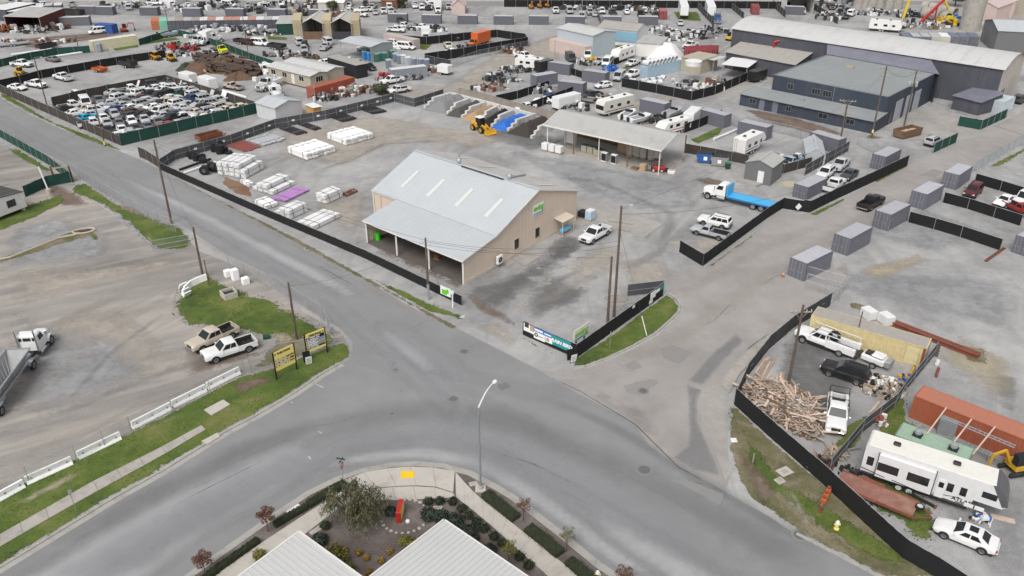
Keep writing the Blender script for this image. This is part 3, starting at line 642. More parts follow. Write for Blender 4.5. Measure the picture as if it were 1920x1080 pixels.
def window(o,fr,p,q,t,z,w,h,bars=1,fmat='white_trim',gmat='window_dark',out=.05,name='window'):
    "window on the wall from p to q, centred t metres along, sill at z; outward is right of p->q"
    P,Q=fr(*p),fr(*q);d=(Q -P).normalized();nr=Vector((d.y,-d.x,0));c=P+d*t+nr*out+Vector((0,0,z))
    rz=math.atan2(d.y,d.x)
    f=MB();e=.07
    f.box(-w/2 -e,w/2+e,-.04,.03,-e,0).box(-w/2 -e,w/2+e,-.04,.03,h,h+e).box(-w/2 -e,-w/2,-.04,.03,0,h).box(w/2,w/2+e,-.04,.03,0,h)
    for k in range(1,bars+1):x=-w/2+w*k/(bars+1);f.box(x -.03,x+.03,-.035,.02,0,h)
    x=obj(name,f,fmat,o,loc=c,rot=(0,0,rz));obj('pane',MB().box(-w/2,w/2,-.02,.02,0,h),gmat,x)
    return x
def door(o,fr,p,q,t,w,h,mat='white',z=0.02,out=.05,ribs=0,name='door',col=None):
    P,Q=fr(*p),fr(*q);d=(Q -P).normalized();nr=Vector((d.y,-d.x,0));c=P+d*t+nr*out+Vector((0,0,z))
    m=MB().box(-w/2,w/2,-.03,.03,0,h)
    for k in range(ribs):m.box(-w/2+.04,w/2 -.04,-.045,-.03,h*k/ribs+.03,h*(k+1)/ribs -.03)
    x=obj(name,m,mat,o,col,loc=c,rot=(0,0,math.atan2(d.y,d.x)));obj('handle',MB().box(w/2 -.2,w/2 -.1,-.08,-.03,h*.45,h*.5),'galv',x)
    return x
def gable(name,label,A,B,C,h,rise,wm,rm,ridge='v',cat='building',group=None,over=.35,pitch=.3,pw=1.5,open_=(),square=True,wcol=None,rcol=None,base=0):
    "ridge 'v': ridge runs along A-C; 'u': along A-B; 'mono': rises towards C; 'flat'"
    f=Frame(A,B,C,square);o=thing(name,label,cat,f.A,0,group);la,lb=f.la,f.lb
    if ridge=='v':zf=lambda a,b:h+rise*(1 -abs(a -la/2)/(la/2))
    elif ridge=='u':zf=lambda a,b:h+rise*(1 -abs(b -lb/2)/(lb/2))
    elif ridge=='mono':zf=lambda a,b:h+rise*b/lb
    elif ridge=='monou':zf=lambda a,b:h+rise*a/la
    else:zf=lambda a,b:h
    sides={'front':((0,0),(la,0)),'right':((la,0),(la,lb)),'back':((la,lb),(0,lb)),'left':((0,lb),(0,0))}
    for k,(p,q) in sides.items():
        if k in open_:continue
        top=(lambda p,q:lambda t:zf(p[0]+(q[0] -p[0])*t,p[1]+(q[1] -p[1])*t) -.02)(p,q)
        wall(o,f,p,q,base,top,wm,pitch,col=wcol)
    if open_:
        for a,b in ((.08,.08),(la -.08,.08),(la -.08,lb -.08),(.08,lb -.08)):obj('column',MB().bar(f(a,b,0),f(a,b,zf(a,b) -.05),.14),'galv',o)
    ov=over
    if ridge=='v':
        roof_slope(o,f,-ov,la/2,-ov,lb+ov,zf,rm,pw,'b',col=rcol);roof_slope(o,f,la/2,la+ov,-ov,lb+ov,zf,rm,pw,'b',col=rcol)
        obj('ridge_cap',MB().bar(f(la/2,-ov,h+rise+.06),f(la/2,lb+ov,h+rise+.06),.4,.05),rm,o,rcol)
    elif ridge=='u':
        roof_slope(o,f,-ov,la+ov,-ov,lb/2,zf,rm,pw,'a',col=rcol);roof_slope(o,f,-ov,la+ov,lb/2,lb+ov,zf,rm,pw,'a',col=rcol)
        obj('ridge_cap',MB().bar(f(-ov,lb/2,h+rise+.06),f(la+ov,lb/2,h+rise+.06),.4,.05),rm,o,rcol)
    else:roof_slope(o,f,-ov,la+ov,-ov,lb+ov,zf,rm,pw,'b' if ridge=='monou' else 'a',col=rcol)
    return o,f,zf,sides
# ---------------------------------------------------------------- lettering
def letters(o,txt,size,mat,loc,rot,w=None,bold=.0,name='lettering',shear=0):
    cu=bpy.data.curves.new('t','FONT');cu.body=txt;cu.size=size;cu.align_x='CENTER';cu.align_y='CENTER';cu.extrude=.006;cu.offset=bold;cu.shear=shear;cu.resolution_u=2
    t=bpy.data.objects.new('t',cu);COL.objects.link(t);bpy.context.view_layer.update()
    me=bpy.data.meshes.new_from_object(t.evaluated_get(bpy.context.evaluated_depsgraph_get()));bpy.data.objects.remove(t);bpy.data.curves.remove(cu)
    me.materials.clear();x=obj(name,me,mat,o,loc=loc);x.rotation_euler=rot
    if w:
        xs=[v.co.x for v in me.vertices];k=w/max(.01,max(xs) -min(xs));x.scale=(k,1,1)
    return x

# ---------------------------------------------------------------- vehicles
def wheel_mesh(r,w,seg=18):
    t=MB().ring(r*.62,r,-w/2,w/2,seg);t=t.mesh('tyre',.6)
    k=MB().ring(r*.5,r*.64,-w/2 -.004,w/2+.004,seg).tube([(0,-w*.32,0),(0,w*.32,0)],r*.52,seg)
    for i in range(5):
        a=i*2*math.pi/5
        for s in (-1,1):k.bar((r*.1*math.cos(a),s*w*.42,r*.1*math.sin(a)),(r*.55*math.cos(a),s*w*.42,r*.55*math.sin(a)),r*.2,.03)
    return t,k.mesh('rim',.6)
def wheel_at(o,r,w,x,y,rim='rim',name='wheel',z=None):
    t,k=cached(('whl',r,w),lambda:wheel_mesh(r,w))
    p=obj(name,t,'rubber',o,loc=(x,y,r if z is None else z));obj('rim',k,rim,p);return p
def sect(x,w,zb,zs,zt):
    h=[(0,zb),(.8*w,zb),(.985*w,zb+.12),(w,zb+(zs -zb)*.55),(.97*w,zs),(.86*w,zt),(.45*w,zt+.025)]
    return [(x,y,z) for y,z in h]+[(x,0,zt+.035)]+[(x,-y,z) for y,z in h[:0:-1]]
def gq(F,u0,u1,v0,v1,off):
    a,b,c,d=[Vector(q) for q in F];at=lambda u,v:a.lerp(b,u).lerp(d.lerp(c,u),v)
    n=(b -a).cross(d -a).normalized()*off
    return [at(u0,v0)+n,at(u1,v0)+n,at(u1,v1)+n,at(u0,v1)+n]
def plate(F,u0,u1,v0,v1,t=.014):
    q0,q1=gq(F,u0,u1,v0,v1,-.02),gq(F,u0,u1,v0,v1,t)
    return MB().add(q0+q1,[(0,1,2,3),(7,6,5,4),(0,4,5,1),(1,5,6,2),(2,6,7,3),(3,7,4,0)])
SP={ # L, W, wheel radius, axle x front/rear, stations (x, wfac, zb, zs, zt), cabin (xb0, xb1, zb, xt0, xt1, zt, wt), side windows (u ranges)
 'sedan':dict(L=4.75,W=1.8,r=.33,ax=(1.42,-1.36),st=[(-2.37,.7,.5,.7,.8),(-2.25,.93,.36,.82,.97),(-1.75,.99,.24,.86,1.02),(-.9,1,.2,.85,.98),(.9,1,.2,.83,.97),(1.6,.98,.22,.76,.87),(2.15,.92,.26,.66,.74),(2.36,.72,.36,.52,.58)],cab=(-1.85,1.0,.95,-.98,.12,1.44,.6),win=[(.2,.52),(.56,.84)]),
 'hatch':dict(L=4.2,W=1.76,r=.32,ax=(1.28,-1.28),st=[(-2.1,.85,.42,.75,.95),(-2.0,.97,.3,.86,1.0),(-.9,1,.2,.87,.98),(.8,1,.2,.84,.98),(1.45,.98,.22,.78,.88),(1.95,.92,.26,.66,.74),(2.1,.75,.36,.52,.58)],cab=(-2.0,1.0,.96,-1.45,.1,1.48,.62),win=[(.12,.46),(.5,.84)]),
 'suv':dict(L=4.8,W=1.92,r=.37,ax=(1.42,-1.42),st=[(-2.4,.86,.52,.85,1.1),(-2.3,.97,.4,.95,1.14),(-.9,1,.3,.98,1.1),(.9,1,.3,.97,1.1),(1.5,.99,.32,.92,1.05),(2.2,.97,.36,.9,1.03),(2.36,.93,.4,.84,.96),(2.4,.85,.46,.76,.86)],cab=(-2.3,1.05,1.08,-2.0,.2,1.76,.7),win=[(.05,.33),(.36,.6),(.63,.88)],rails=True),
 'van':dict(L=5.2,W=1.98,r=.36,ax=(1.55,-1.5),st=[(-2.6,.92,.45,1.0,1.2),(-2.52,.99,.36,1.1,1.25),(0,1,.28,1.1,1.2),(1.4,1,.28,1.05,1.15),(2.2,.96,.32,.9,1.0),(2.6,.8,.4,.68,.78)],cab=(-2.58,1.95,1.15,-2.5,.95,2.1,.86),win=[(.1,.4),(.43,.66),(.72,.9)]),
 'truck':dict(L=5.8,W=2.0,r=.4,ax=(1.85,-1.8),st=[(-.72,1,.42,1.05,1.18),(.9,1,.42,1.05,1.18),(1.35,.99,.42,1.02,1.16),(2.35,.98,.44,1.02,1.15),(2.82,.97,.45,1.01,1.13),(2.9,.93,.48,.98,1.08)],cab=(-.72,1.35,1.16,-.55,.5,1.86,.74),win=[(.08,.42),(.46,.88)],bed=(-2.9,-.76)),
 'truck2':dict(L=5.4,W=1.86,r=.36,ax=(1.7,-1.6),st=[(-.1,1,.4,.95,1.06),(1.0,1,.4,.95,1.06),(1.4,.99,.4,.92,1.02),(2.2,.97,.42,.9,1.0),(2.62,.94,.44,.87,.97),(2.7,.88,.48,.8,.9)],cab=(-.12,1.4,1.04,.0,.72,1.68,.68),win=[(.14,.86)],bed=(-2.7,-.15)),
}
def car_parts(k):
    def mk():
        s=SP[k];w=s['W']/2;out=[]
        out.append(('body',MB().loft([sect(x,w*f,a,b,c) for x,f,a,b,c in s['st']]).mesh('body',.75),'paint',()))
        xb0,xb1,zb,xt0,xt1,zt,wt=s['cab'];wb=w*.93;zm=zt -.07
        cb=[[(xb0,-wb,zb -.05),(xb1,-wb,zb -.05),(xb1,wb,zb -.05),(xb0,wb,zb -.05)],[(xt0 -.06,-wt -.05,zm),(xt1+.1,-wt -.05,zm),(xt1+.1,wt+.05,zm),(xt0 -.06,wt+.05,zm)],[(xt0+.1,-wt+.08,zt),(xt1 -.08,-wt+.08,zt),(xt1 -.08,wt -.08,zt),(xt0+.1,wt -.08,zt)]]
        m=MB();m.loft(cb);out.append(('cabin',m.mesh('cabin',.6),'paint',()))
        B,T=cb[0],cb[1]
        front=[B[1],B[2],T[2],T[1]];back=[B[3],B[0],T[0],T[3]];right=[B[0],B[1],T[1],T[0]];left=[B[2],B[3],T[3],T[2]]
        out.append(('windshield',plate(front,.06,.94,.12,.95).mesh('w'),'glass',()));out.append(('rear_window',plate(back,.1,.9,.25,.92).mesh('w'),'glass',()))
        for a,b in s['win']:
            out.append(('side_window',plate(right,a,b,.2,.9).mesh('w'),'glass',()));out.append(('side_window',plate(left,1 -b,1 -a,.2,.9).mesh('w'),'glass',()))
        xf=s['st'][-2][0];zf=s['st'][-2][3];xr=-s['L']/2
        for sg in (-1,1):
            y=sg*w*.72
            out.append(('headlight',MB().box(xf -.05,xf+.12,y -.17,y+.17,zf -.14,zf+.02,.03).mesh('h'),'lamp_glass',()))
            zz=.95 if 'bed' in s else s['st'][1][3] -.02
            out.append(('tail_light',MB().box(xr -.015,xr+(.05 if 'bed' in s else .12),sg*w*(.955 if 'bed' in s else .86) -(.045 if 'bed' in s else .08),sg*w*(.955 if 'bed' in s else .86)+(.045 if 'bed' in s else .08),zz -(.3 if 'bed' in s else .13),zz+.05,.02).mesh('t'),'tail_red',()))
            out.append(('mirror',MB().box(xb1 -.35,xb1 -.2,sg*(w+.02),sg*(w+.22),zb+.0,zb+.16,.03).mesh('m'),'paint',()))
        out.append(('front_bumper',MB().box(s['L']/2 -.12,s['L']/2+.05,-w*.8,w*.8,s['st'][-1][2] -.04,s['st'][-1][2]+.12,.04).mesh('b'),'black_plastic' if 'bed' not in s else 'chrome',()))
        out.append(('grille',MB().box(s['L']/2 -.1,s['L']/2+.03,-w*.42,w*.42,s['st'][-1][2]+.15,s['st'][-1][3] -.0,.02).mesh('g'),'black_plastic',()))
        if 'bed' not in s:out.append(('rear_bumper',MB().box(xr -.06,xr+.1,-w*.82,w*.82,.42,.6,.04).mesh('b'),'black_plastic' if k in ('suv','van') else 'paint',()))
        r=s['r'];out.append(('underbody',MB().box(-s['L']/2+.25,s['L']/2 -.3,-w+.1,w -.1,.15,.5).mesh('ub'),'black_plastic',()))  # dark box added under the car to block light and deepen ground contact
        for x in s['ax']:
            for sg in (-1,1):
                n=14;pts=[(x+(r+.09)*math.cos(a),r+(r+.09)*math.sin(a)) for a in [math.pi*i/n -.15+.3*i/n for i in range(n+1)]]
                y0,y1=sorted((sg*(w -.22),sg*(w+.006)));out.append(('wheel_arch',MB().extr([(p,q) for p,q in pts],'y',y0,y1).mesh('arch'),'black_plastic',()))
        if s.get('rails'):
            for sg in (-1,1):out.append(('roof_rail',MB().bar((xt0+.15,sg*(wt -.1),zt+.05),(xt1 -.2,sg*(wt -.1),zt+.05),.05,.06).mesh('rail'),'black_plastic',()))
        if 'bed' in s:
            b0,b1=s['bed'];zb_,zt_=.5,s['st'][0][4] -.02
            for sg in (-1,1):
                y0,y1=sorted((sg*(w -.09),sg*w*.995));out.append(('bed_side',MB().box(b0,b1,y0,y1,zb_,zt_,.025).mesh('bed'),'paint',()))
            out.append(('bed_front',MB().box(b1 -.06,b1,-w+.09,w -.09,zb_,zt_).mesh('bf'),'paint',()));out.append(('tailgate',MB().box(b0,b0+.07,-w+.1,w -.1,zb_+.02,zt_ -.01,.02).mesh('tg'),'paint',()))
            out.append(('bed_liner',MB().box(b0+.05,b1 -.05,-w+.08,w -.08,zb_ -.06,zb_+.08).box(b0+.09,b1 -.08,-w+.095,-w+.11,zb_,zt_ -.05).box(b0+.09,b1 -.08,w -.11,w -.095,zb_,zt_ -.05).mesh('bl'),'black_plastic',()))
            out.append(('rear_bumper',MB().box(b0 -.12,b0+.02,-w*.85,w*.85,.42,.6,.03).mesh('b'),'chrome',()))
        return out
    return cached(('car',k),mk)
COLORS={'white':(.75,.75,.74),'silver':(.42,.43,.44),'grey':(.16,.165,.17),'dark grey':(.055,.058,.062),'black':(.012,.012,.013),'blue':(.02,.05,.16),'bright blue':(.02,.36,.55),'red':(.3,.02,.02),'maroon':(.1,.015,.02),'tan':(.5,.43,.35),'brown':(.12,.08,.06),'green':(.03,.09,.06),'cream':(.6,.55,.44),'gold':(.3,.24,.15),'pale blue':(.3,.4,.48),'yellow':(.65,.62,.03),'orange':(.6,.13,.03),'light grey':(.5,.51,.52)}
KN={'sedan':('sedan','car'),'hatch':('hatchback','car'),'suv':('suv','suv'),'van':('van','van'),'truck':('pickup truck','pickup'),'truck2':('single cab pickup truck','pickup')}
def vehicle(k,color,px,py,dx,dy,where=None,label=None,group=None,hood=False,scale=1,rim='rim',h=.7,nowheels=False,wreck=False):
    p=W(px,py,h);a=ang(px,py,dx,dy);n,cat=KN[k]
    s=SP[k];o=thing({'car':n if n != 'hatchback' else 'hatchback_car','suv':'suv','van':'passenger_van','pickup':'pickup_truck'}[cat],label or f'{color} {n}{" with its hood up" if hood else ""} {where}',cat,(p.x,p.y,0),a,group)
    if wreck:o.rotation_euler=(rnd.uniform(-.02,.02),rnd.uniform(-.015,.015),a)
    c=COLORS[color];j=rnd.uniform(.92,1.06);c=tuple(min(.8,q*j) for q in c)
    put(car_parts(k),o,c)
    if not nowheels:
        for x in s['ax']:
            for sg in (-1,1):wheel_at(o,s['r'],.24,x,sg*(s['W']/2 -.1),rim)
    if hood:
        x=s['cab'][1]+.05;L=s['st'][-2][0] -x;w=s['W']/2
        obj('hood',MB().box(0,L,-w*.82,w*.82,0,.05,.02).mesh('hood'),'paint',o,c,loc=(x,0,s['cab'][2]),rot=(0,-1.05,0))
        obj('engine_bay',MB().box(x+.1,x+L -.1,-w*.7,w*.7,s['st'][-3][4] -.02,s['st'][-3][4]+.1).mesh('eb'),'black_plastic',o)
    return o
def parts_thing(name,label,cat,px,py,dx,dy,parts,group=None,h=0,col=None,dz=0):
    p=W(px,py,h);o=thing(name,label,cat,(p.x,p.y,dz),ang(px,py,dx,dy),group)
    for q in parts:
        nm,mb,mt=q[:3];c=q[3] if len(q)>3 and q[3] else col
        x=obj(nm,mb.mesh(nm,.6) if isinstance(mb,MB) else mb,mt,o,c)
        for s in (q[4] if len(q)>4 else ()):obj(s[0],s[1].mesh(s[0],.6) if isinstance(s[1],MB) else s[1],s[2],x,s[3] if len(s)>3 else c)
    return o
def wheels(o,r,w,xs,y,rim='steel_rim',dual=False):
    for x in xs:
        for s in (-1,1):
            wheel_at(o,r,w,x,s*y,rim)
            if dual:wheel_at(o,r,w,x,s*(y -w -.04),rim)
def tractor_parts(col,sleeper=False):
    "conventional road tractor, front axle at x=1.9"
    w=1.05
    hood=MB().loft([[(x,-a,.75),(x,a,.75),(x,a,z*.93),(x,a*.8,z),(x,-a*.8,z),(x,-a,z*.93)] for x,a,z in ((.75,.95,1.95),(1.7,.85,1.85),(2.5,.7,1.72),(2.85,.62,1.6))])
    c=[[(-.9,-w,.95),(.8,-w,.95),(.8,w,.95),(-.9,w,.95)],[(-.9,-w,1.85),(.85,-w,1.85),(.85,w,1.85),(-.9,w,1.85)],[(-.88,-w+.06,2.7),(.35,-w+.06,2.7),(.35,w -.06,2.7),(-.88,w -.06,2.7)],[(-.7,-w+.25,2.85),(.15,-w+.25,2.85),(.15,w -.25,2.85),(-.7,w -.25,2.85)]]
    cab=MB().loft(c);fr=[c[1][1],c[1][2],c[2][2],c[2][1]];rt=[c[1][0],c[1][1],c[2][1],c[2][0]];lf=[c[1][2],c[1][3],c[2][3],c[2][2]];bk=[c[1][3],c[1][0],c[2][0],c[2][3]]
    P=[('hood',hood,'paint',col),('cab',cab,'paint',col),('windshield',plate(fr,.05,.95,.1,.92),'glass'),('side_window',plate(rt,.3,.9,.1,.85),'glass'),('side_window',plate(lf,.1,.7,.1,.85),'glass')]
    for a,b in ((.08,.24),(.3,.7),(.76,.92)):P.append(('rear_window',plate(bk,a,b,.35,.8),'glass'))
    P += [('chassis',MB().box(-3.6,2.6,-.45,-.3,.6,.85).box(-3.6,2.6,.3,.45,.6,.85).box(-3.4,-1.2,-.3,.3,.7,.8),'black_steel'),('bumper',MB().box(2.75,2.98,-1.15,1.15,.4,.8,.05),'chrome'),('grille',MB().box(2.82,2.9,-.5,.5,.85,1.5),'chrome')]
    for s in (-1,1):
        P.append(('fender',MB().extr([(2.45,.75),(2.4,1.15),(2.1,1.32),(1.7,1.32),(1.35,1.1),(1.25,.75),(1.35,.75),(1.45,1.02),(1.75,1.2),(2.05,1.2),(2.3,1.08),(2.36,.75)],'y',*sorted((s*.72,s*1.18))),'paint',col))
        P.append(('headlight',MB().box(2.42,2.6,*sorted((s*.72,s*1.05)),.9,1.12,.04),'lamp_glass'));P.append(('exhaust_stack',MB().tube([(-1.05,s*.95,.9),(-1.05,s*.95,3.5)],.09,10),'chrome'))
        P.append(('fuel_tank',MB().tube([(-.9,s*.9,.62),(.4,s*.9,.62)],.3,14),'chrome'));P.append(('mirror',MB().box(.8,.88,*sorted((s*1.15,s*1.38)),1.9,2.4,.02),'chrome'));P.append(('step',MB().box(.5,1.2,*sorted((s*.95,s*1.15)),.45,.52),'aluminium'))
    return P
def rv_parts(L,H,base=.75,nose='flat',col=(.76,.76,.74),stripe=None,wins=(),roofcol=(.78,.77,.73),W2=1.22,dark='black_plastic'):
    if nose=='slope':prof=[(-L/2,base),(L/2 -.5,base),(L/2,base+.9),(L/2 -.15,H -.7),(L/2 -.9,H),(-L/2+.15,H),(-L/2,H -.15)]
    elif nose=='fifth':prof=[(-L/2,base),(L/2 -2.6,base),(L/2 -2.4,base+.95),(L/2 -.35,base+.95),(L/2,base+1.3),(L/2 -.35,H -.7),(L/2 -1.1,H),(-L/2+.12,H),(-L/2,H -.12)]
    else:prof=[(-L/2,base),(L/2 -.15,base),(L/2,base+.5),(L/2 -.05,H -.5),(L/2 -.4,H),(-L/2+.12,H),(-L/2,H -.12)]
    P=[('shell',MB().extr(prof,'y',-W2,W2),'paint',col)]
    P.append(('roof',MB().box(-L/2+.18,prof[-3][0] -.1,-W2+.03,W2 -.03,H+.003,H+.05,.02),'paint',roofcol))
    for x in (-L*.3,L*.12):P.append(('roof_vent',MB().box(x -.3,x+.3,-.25,.25,H+.05,H+.28,.08),dark))
    for s in (-1,1):
        for x,z,w,h in wins:P.append(('window',MB().box(x -w/2,x+w/2,*sorted((s*W2,s*(W2+.02))),z,z+h),'window_dark'))
        if stripe:P.append(('stripe',MB().box(-L/2+.1,L/2 -(2.7 if nose=='fifth' else .6),*sorted((s*W2,s*(W2+.012))),base+.35,base+.5),'paint',stripe))
    P.append(('underbody',MB().box(-L/2+.2,L/2 -(2.7 if nose=='fifth' else .7),-W2+.15,W2 -.15,.42,base),'black_steel'))
    return P
def flat_trailer(L,w,deck,mat='timber',rail=0,railmat='black_steel'):
    m=MB();n=6
    P=[('deck',MB().box(-L/2,L/2,-w/2,w/2,deck -.08,deck),mat),('frame',MB().box(-L/2,L/2,-w/2 -.03,-w/2+.07,deck -.2,deck+.05).box(-L/2,L/2,w/2 -.07,w/2+.03,deck -.2,deck+.05).bar((L/2,-w/2,deck -.14),(L/2+1.3,0,deck -.2),.1).bar((L/2,w/2,deck -.14),(L/2+1.3,0,deck -.2),.1),railmat)]
    if rail:P.append(('side_rails',MB().box(-L/2,L/2,-w/2 -.03,-w/2+.02,deck,deck+rail).box(-L/2,L/2,w/2 -.02,w/2+.03,deck,deck+rail).box(L/2 -.05,L/2,-w/2,w/2,deck,deck+rail).box(-L/2,-L/2+.05,-w/2,w/2,deck,deck+rail),railmat))
    return P
def skid_steer(px,py,dx,dy,label,col=(.62,.33,.02),group='compact loaders'):
    P=[('body',MB().box(-1.2,.7,-.55,.55,.35,1.1,.08),'matte_paint',col),('cab',MB().box(-.5,.55,-.45,.45,1.1,1.98,.05),'black_plastic'),('roof',MB().box(-.6,.62,-.5,.5,1.98,2.06,.02),'matte_paint',col),('windshield',MB().box(.55,.57,-.38,.38,1.15,1.9),'glass')]
    for s in (-1,1):P.append(('lift_arm',MB().bar((-1.1,s*.7,1.35),(.9,s*.7,.85),.14,.2).bar((.9,s*.7,.9),(1.3,s*.7,.35),.14,.16),'matte_paint',col))
    P.append(('bucket',MB().extr([(1.25,.1),(2.0,.1),(2.0,.16),(1.4,.2),(1.35,.7),(1.25,.7)],'y',-.9,.9),'black_steel'))
    o=parts_thing('skid_steer',label,'loader',px,py,dx,dy,P,group);wheels(o,.4,.3,(.35,-.75),.72,'yellow');return o
def excavator(px,py,dx,dy,label,col=(.4,.05,.02),group='compact excavators',k=.8):
    P=[('track',MB().box(-1.1,1.1,-.9,-.5,0,.5,.15),'rubber'),('track',MB().box(-1.1,1.1,.5,.9,0,.5,.15),'rubber'),('house',MB().box(-1.2,.6,-.75,.75,.55,1.2,.1),'matte_paint',col),('cab',MB().box(-.4,.7,.05,.75,1.2,2.3,.06),'glass'),
         ('boom',MB().bar((.6,-.1,1.0),(1.5,-.1,2.6),.18,.24).bar((1.5,-.1,2.6),(2.7,-.1,2.3),.16,.22),'matte_paint',col),('stick',MB().bar((2.7,-.1,2.3),(2.9,-.1,.8),.14,.18),'matte_paint',col),('bucket',MB().extr([(2.7,.8),(3.1,.8),(3.1,.3),(2.6,.25)],'y',-.4,.2),'black_steel')]
    return parts_thing('mini_excavator',label,'excavator',px,py,dx,dy,P,group)
def box_truck(px,py,dx,dy,label,cab=(.75,.75,.74),box=(.75,.75,.74),L=5.5,H=3.5,group='box trucks',name='box_truck'):
    c=[[(L/2+.15,-.95,.6),(L/2+2.0,-.95,.6),(L/2+2.0,.95,.6),(L/2+.15,.95,.6)],[(L/2+.15,-.98,1.4),(L/2+2.1,-.95,1.25),(L/2+2.1,.95,1.25),(L/2+.15,.98,1.4)],[(L/2+.15,-.98,1.5),(L/2+1.35,-.95,1.5),(L/2+1.35,.95,1.5),(L/2+.15,.98,1.5)],[(L/2+.15,-.85,2.3),(L/2+.8,-.82,2.3),(L/2+.8,.82,2.3),(L/2+.15,.85,2.3)]]
    P=[('cab',MB().loft(c),'paint',cab),('windshield',plate([c[2][1],c[2][2],c[3][2],c[3][1]],.06,.94,.08,.95),'glass'),('side_window',plate([c[2][0],c[2][1],c[3][1],c[3][0]],.25,.85,.1,.9),'glass'),('side_window',plate([c[2][2],c[2][3],c[3][3],c[3][2]],.15,.75,.1,.9),'glass'),
         ('cargo_box',MB().box(-L/2,L/2,-1.2,1.2,1.0,H,.03),'paint',box),('rear_door',MB().box(-L/2 -.03,-L/2,-1.08,1.08,1.1,H -.12),'paint',box),('chassis',MB().box(-L/2,L/2+1.9,-.45,.45,.55,1.0),'black_steel'),('bumper',MB().box(L/2+2.05,L/2+2.2,-1,1,.45,.75,.03),'chrome')]
    o=parts_thing(name,label,'truck',px,py,dx,dy,P,group,.7);wheels(o,.45,.28,(L/2+1.3,-L/2+1.3),.95);return o
def semi_trailer(px,py,dx,dy,label,L=13.5,col=(.75,.75,.74),group='semi trailers',H=4.0):
    P=[('box',MB().box(-L/2,L/2,-1.28,1.28,1.15,H,.03),'paint',col),('rear_door',MB().box(-L/2 -.04,-L/2,-1.2,0,1.2,H -.08),'paint',col),('rear_door',MB().box(-L/2 -.04,-L/2,.01,1.2,1.2,H -.08),'paint',col),('chassis',MB().box(-L/2,L/2 -.5,-.5,.5,.85,1.15),'black_steel'),('landing_gear',MB().box(L/2 -3,L/2 -2.85,-.8,-.65,0,1.15).box(L/2 -3,L/2 -2.85,.65,.8,0,1.15),'galv')]
    o=parts_thing('semi_trailer',label,'trailer',px,py,dx,dy,P,group,1.5);wheels(o,.5,.28,(-L/2+1.2,-L/2+2.5),1.05);return o
def camper(px,py,dx,dy,label,L=7.5,H=3.1,nose='slope',stripe=None,group='parked campers',wins=None,col=(.76,.75,.72),name='travel_trailer',axle=True,h=1.2,motor=False):
    wins=wins or [(-L*.3,1.6,.9,.6),(0,1.6,1.1,.6),(L*.25,1.6,.8,.6)]
    P=rv_parts(L,H,.75 if not motor else .6,nose,col,stripe,wins)
    P.append(('door',MB().box(L*.12,L*.12+.65,-1.245,-1.22,.85,2.6),'paint',(.7,.69,.67)))
    if motor:P.append(('windshield',MB().box(L/2 -.1,L/2+.015,-1.1,1.1,1.4,2.3),'glass'))
    elif nose != 'fifth':P.append(('tongue',MB().bar((L/2 -.4,-.6,.5),(L/2+1.1,0,.5),.1).bar((L/2 -.4,.6,.5),(L/2+1.1,0,.5),.1),'black_steel'))
    P.append(('ladder',MB().bar((-L/2 -.08,.5,.8),(-L/2 -.08,.5,H),.04).bar((-L/2 -.08,.9,.8),(-L/2 -.08,.9,H),.04),'galv'))
    o=parts_thing(name,label,'motorhome' if motor else 'camper',px,py,dx,dy,P,group,h)
    wheels(o,.36,.24,(L*.32,-L*.28) if motor else (-.5,-1.3),1.08);return o

# ================================================================= street corner in front
def kerb(px,side,name='kerb',w=.24,h=.13,gutter=.45,gmat='curb'):
    "kerb stone on the left (side=1) or right (-1) of the walking direction, concrete gutter on the other side"
    P=[W(*p) for p in px];Q=[]
    for a,b in zip(P,P[1:]):
        k=max(1,int((b -a).length/1.5));Q += [a.lerp(b,j/k) for j in range(k)]
    Q.append(P[-1]);m=len(Q);secs=[];gut=[]
    for i,p in enumerate(Q):
        t=(Q[min(i+1,m -1)] -Q[max(i -1,0)]).normalized();n=Vector((-t.y,t.x,0))*side
        secs.append([p+Vector((0,0,0)),p+n*.02+Vector((0,0,h)),p+n*w+Vector((0,0,h)),p+n*w]);gut.append((p -n*gutter,p))
    o=struct(obj(name,MB().loft(secs),'curb'))
    if gutter:
        g=MB()
        for (a,b),(c,d) in zip(gut,gut[1:]):g.quad(a+Vector((0,0,.021)),c+Vector((0,0,.021)),d+Vector((0,0,.022)),b+Vector((0,0,.022)))
        obj('gutter',g,gmat,o)
    return o
kerb(S_K,1,gutter=.5);kerb(B_N[:11],1,gutter=.55)
kerb([(1097,689),(1135,675),(1185,652),(1230,627),(1260,600),(1275,585),(1277,572),(1270,560),(1252,550)],1,gutter=.3)
kerb([(1492,1003),(1565,1040),(1640,1080),(1790,1160),(2000,1270)],1,gutter=0)
kerb([(1322,503),(1425,431)],1,gutter=0);
bedP=[W(*p) for p in S_K[1:-1]]
sheet('planting_bed',None,'bark_mulch',.105,world=[p+Vector((0,-.1,0)) for p in bedP]+[Vector((-30,30,0)),Vector((26,30,0))],step=2)
def slab_row(par,up,lo,n,z=.105,mat='concrete',t=.05,name='paving_slab'):
    "paving slabs between two edges given as pixel polylines"
    def res(pl):
        P=[W(*p) for p in pl];L=[0]
        for a,b in zip(P,P[1:]):L.append(L[-1]+(b -a).length)
        def at(t):
            s=t*L[-1]
            for i in range(len(P) -1):
                if s <= L[i+1]+1e-6:return P[i].lerp(P[i+1],(s -L[i])/(L[i+1] -L[i]))
            return P[-1]
        return at
    u,l=res(up),res(lo)
    for i in range(n):
        e=.007/n;a,b=i/n+e,(i+1)/n -e;q=[u(a),u(b),l(b),l(a)];c=sum(q,Vector())/4
        obj(name,slab(MB(),[p -c for p in q],t),mat,par,loc=(c.x,c.y,z))
def sidewalk(name='sidewalk'):
    o=bpy.data.objects.new(name,None);COL.objects.link(o);return struct(o)
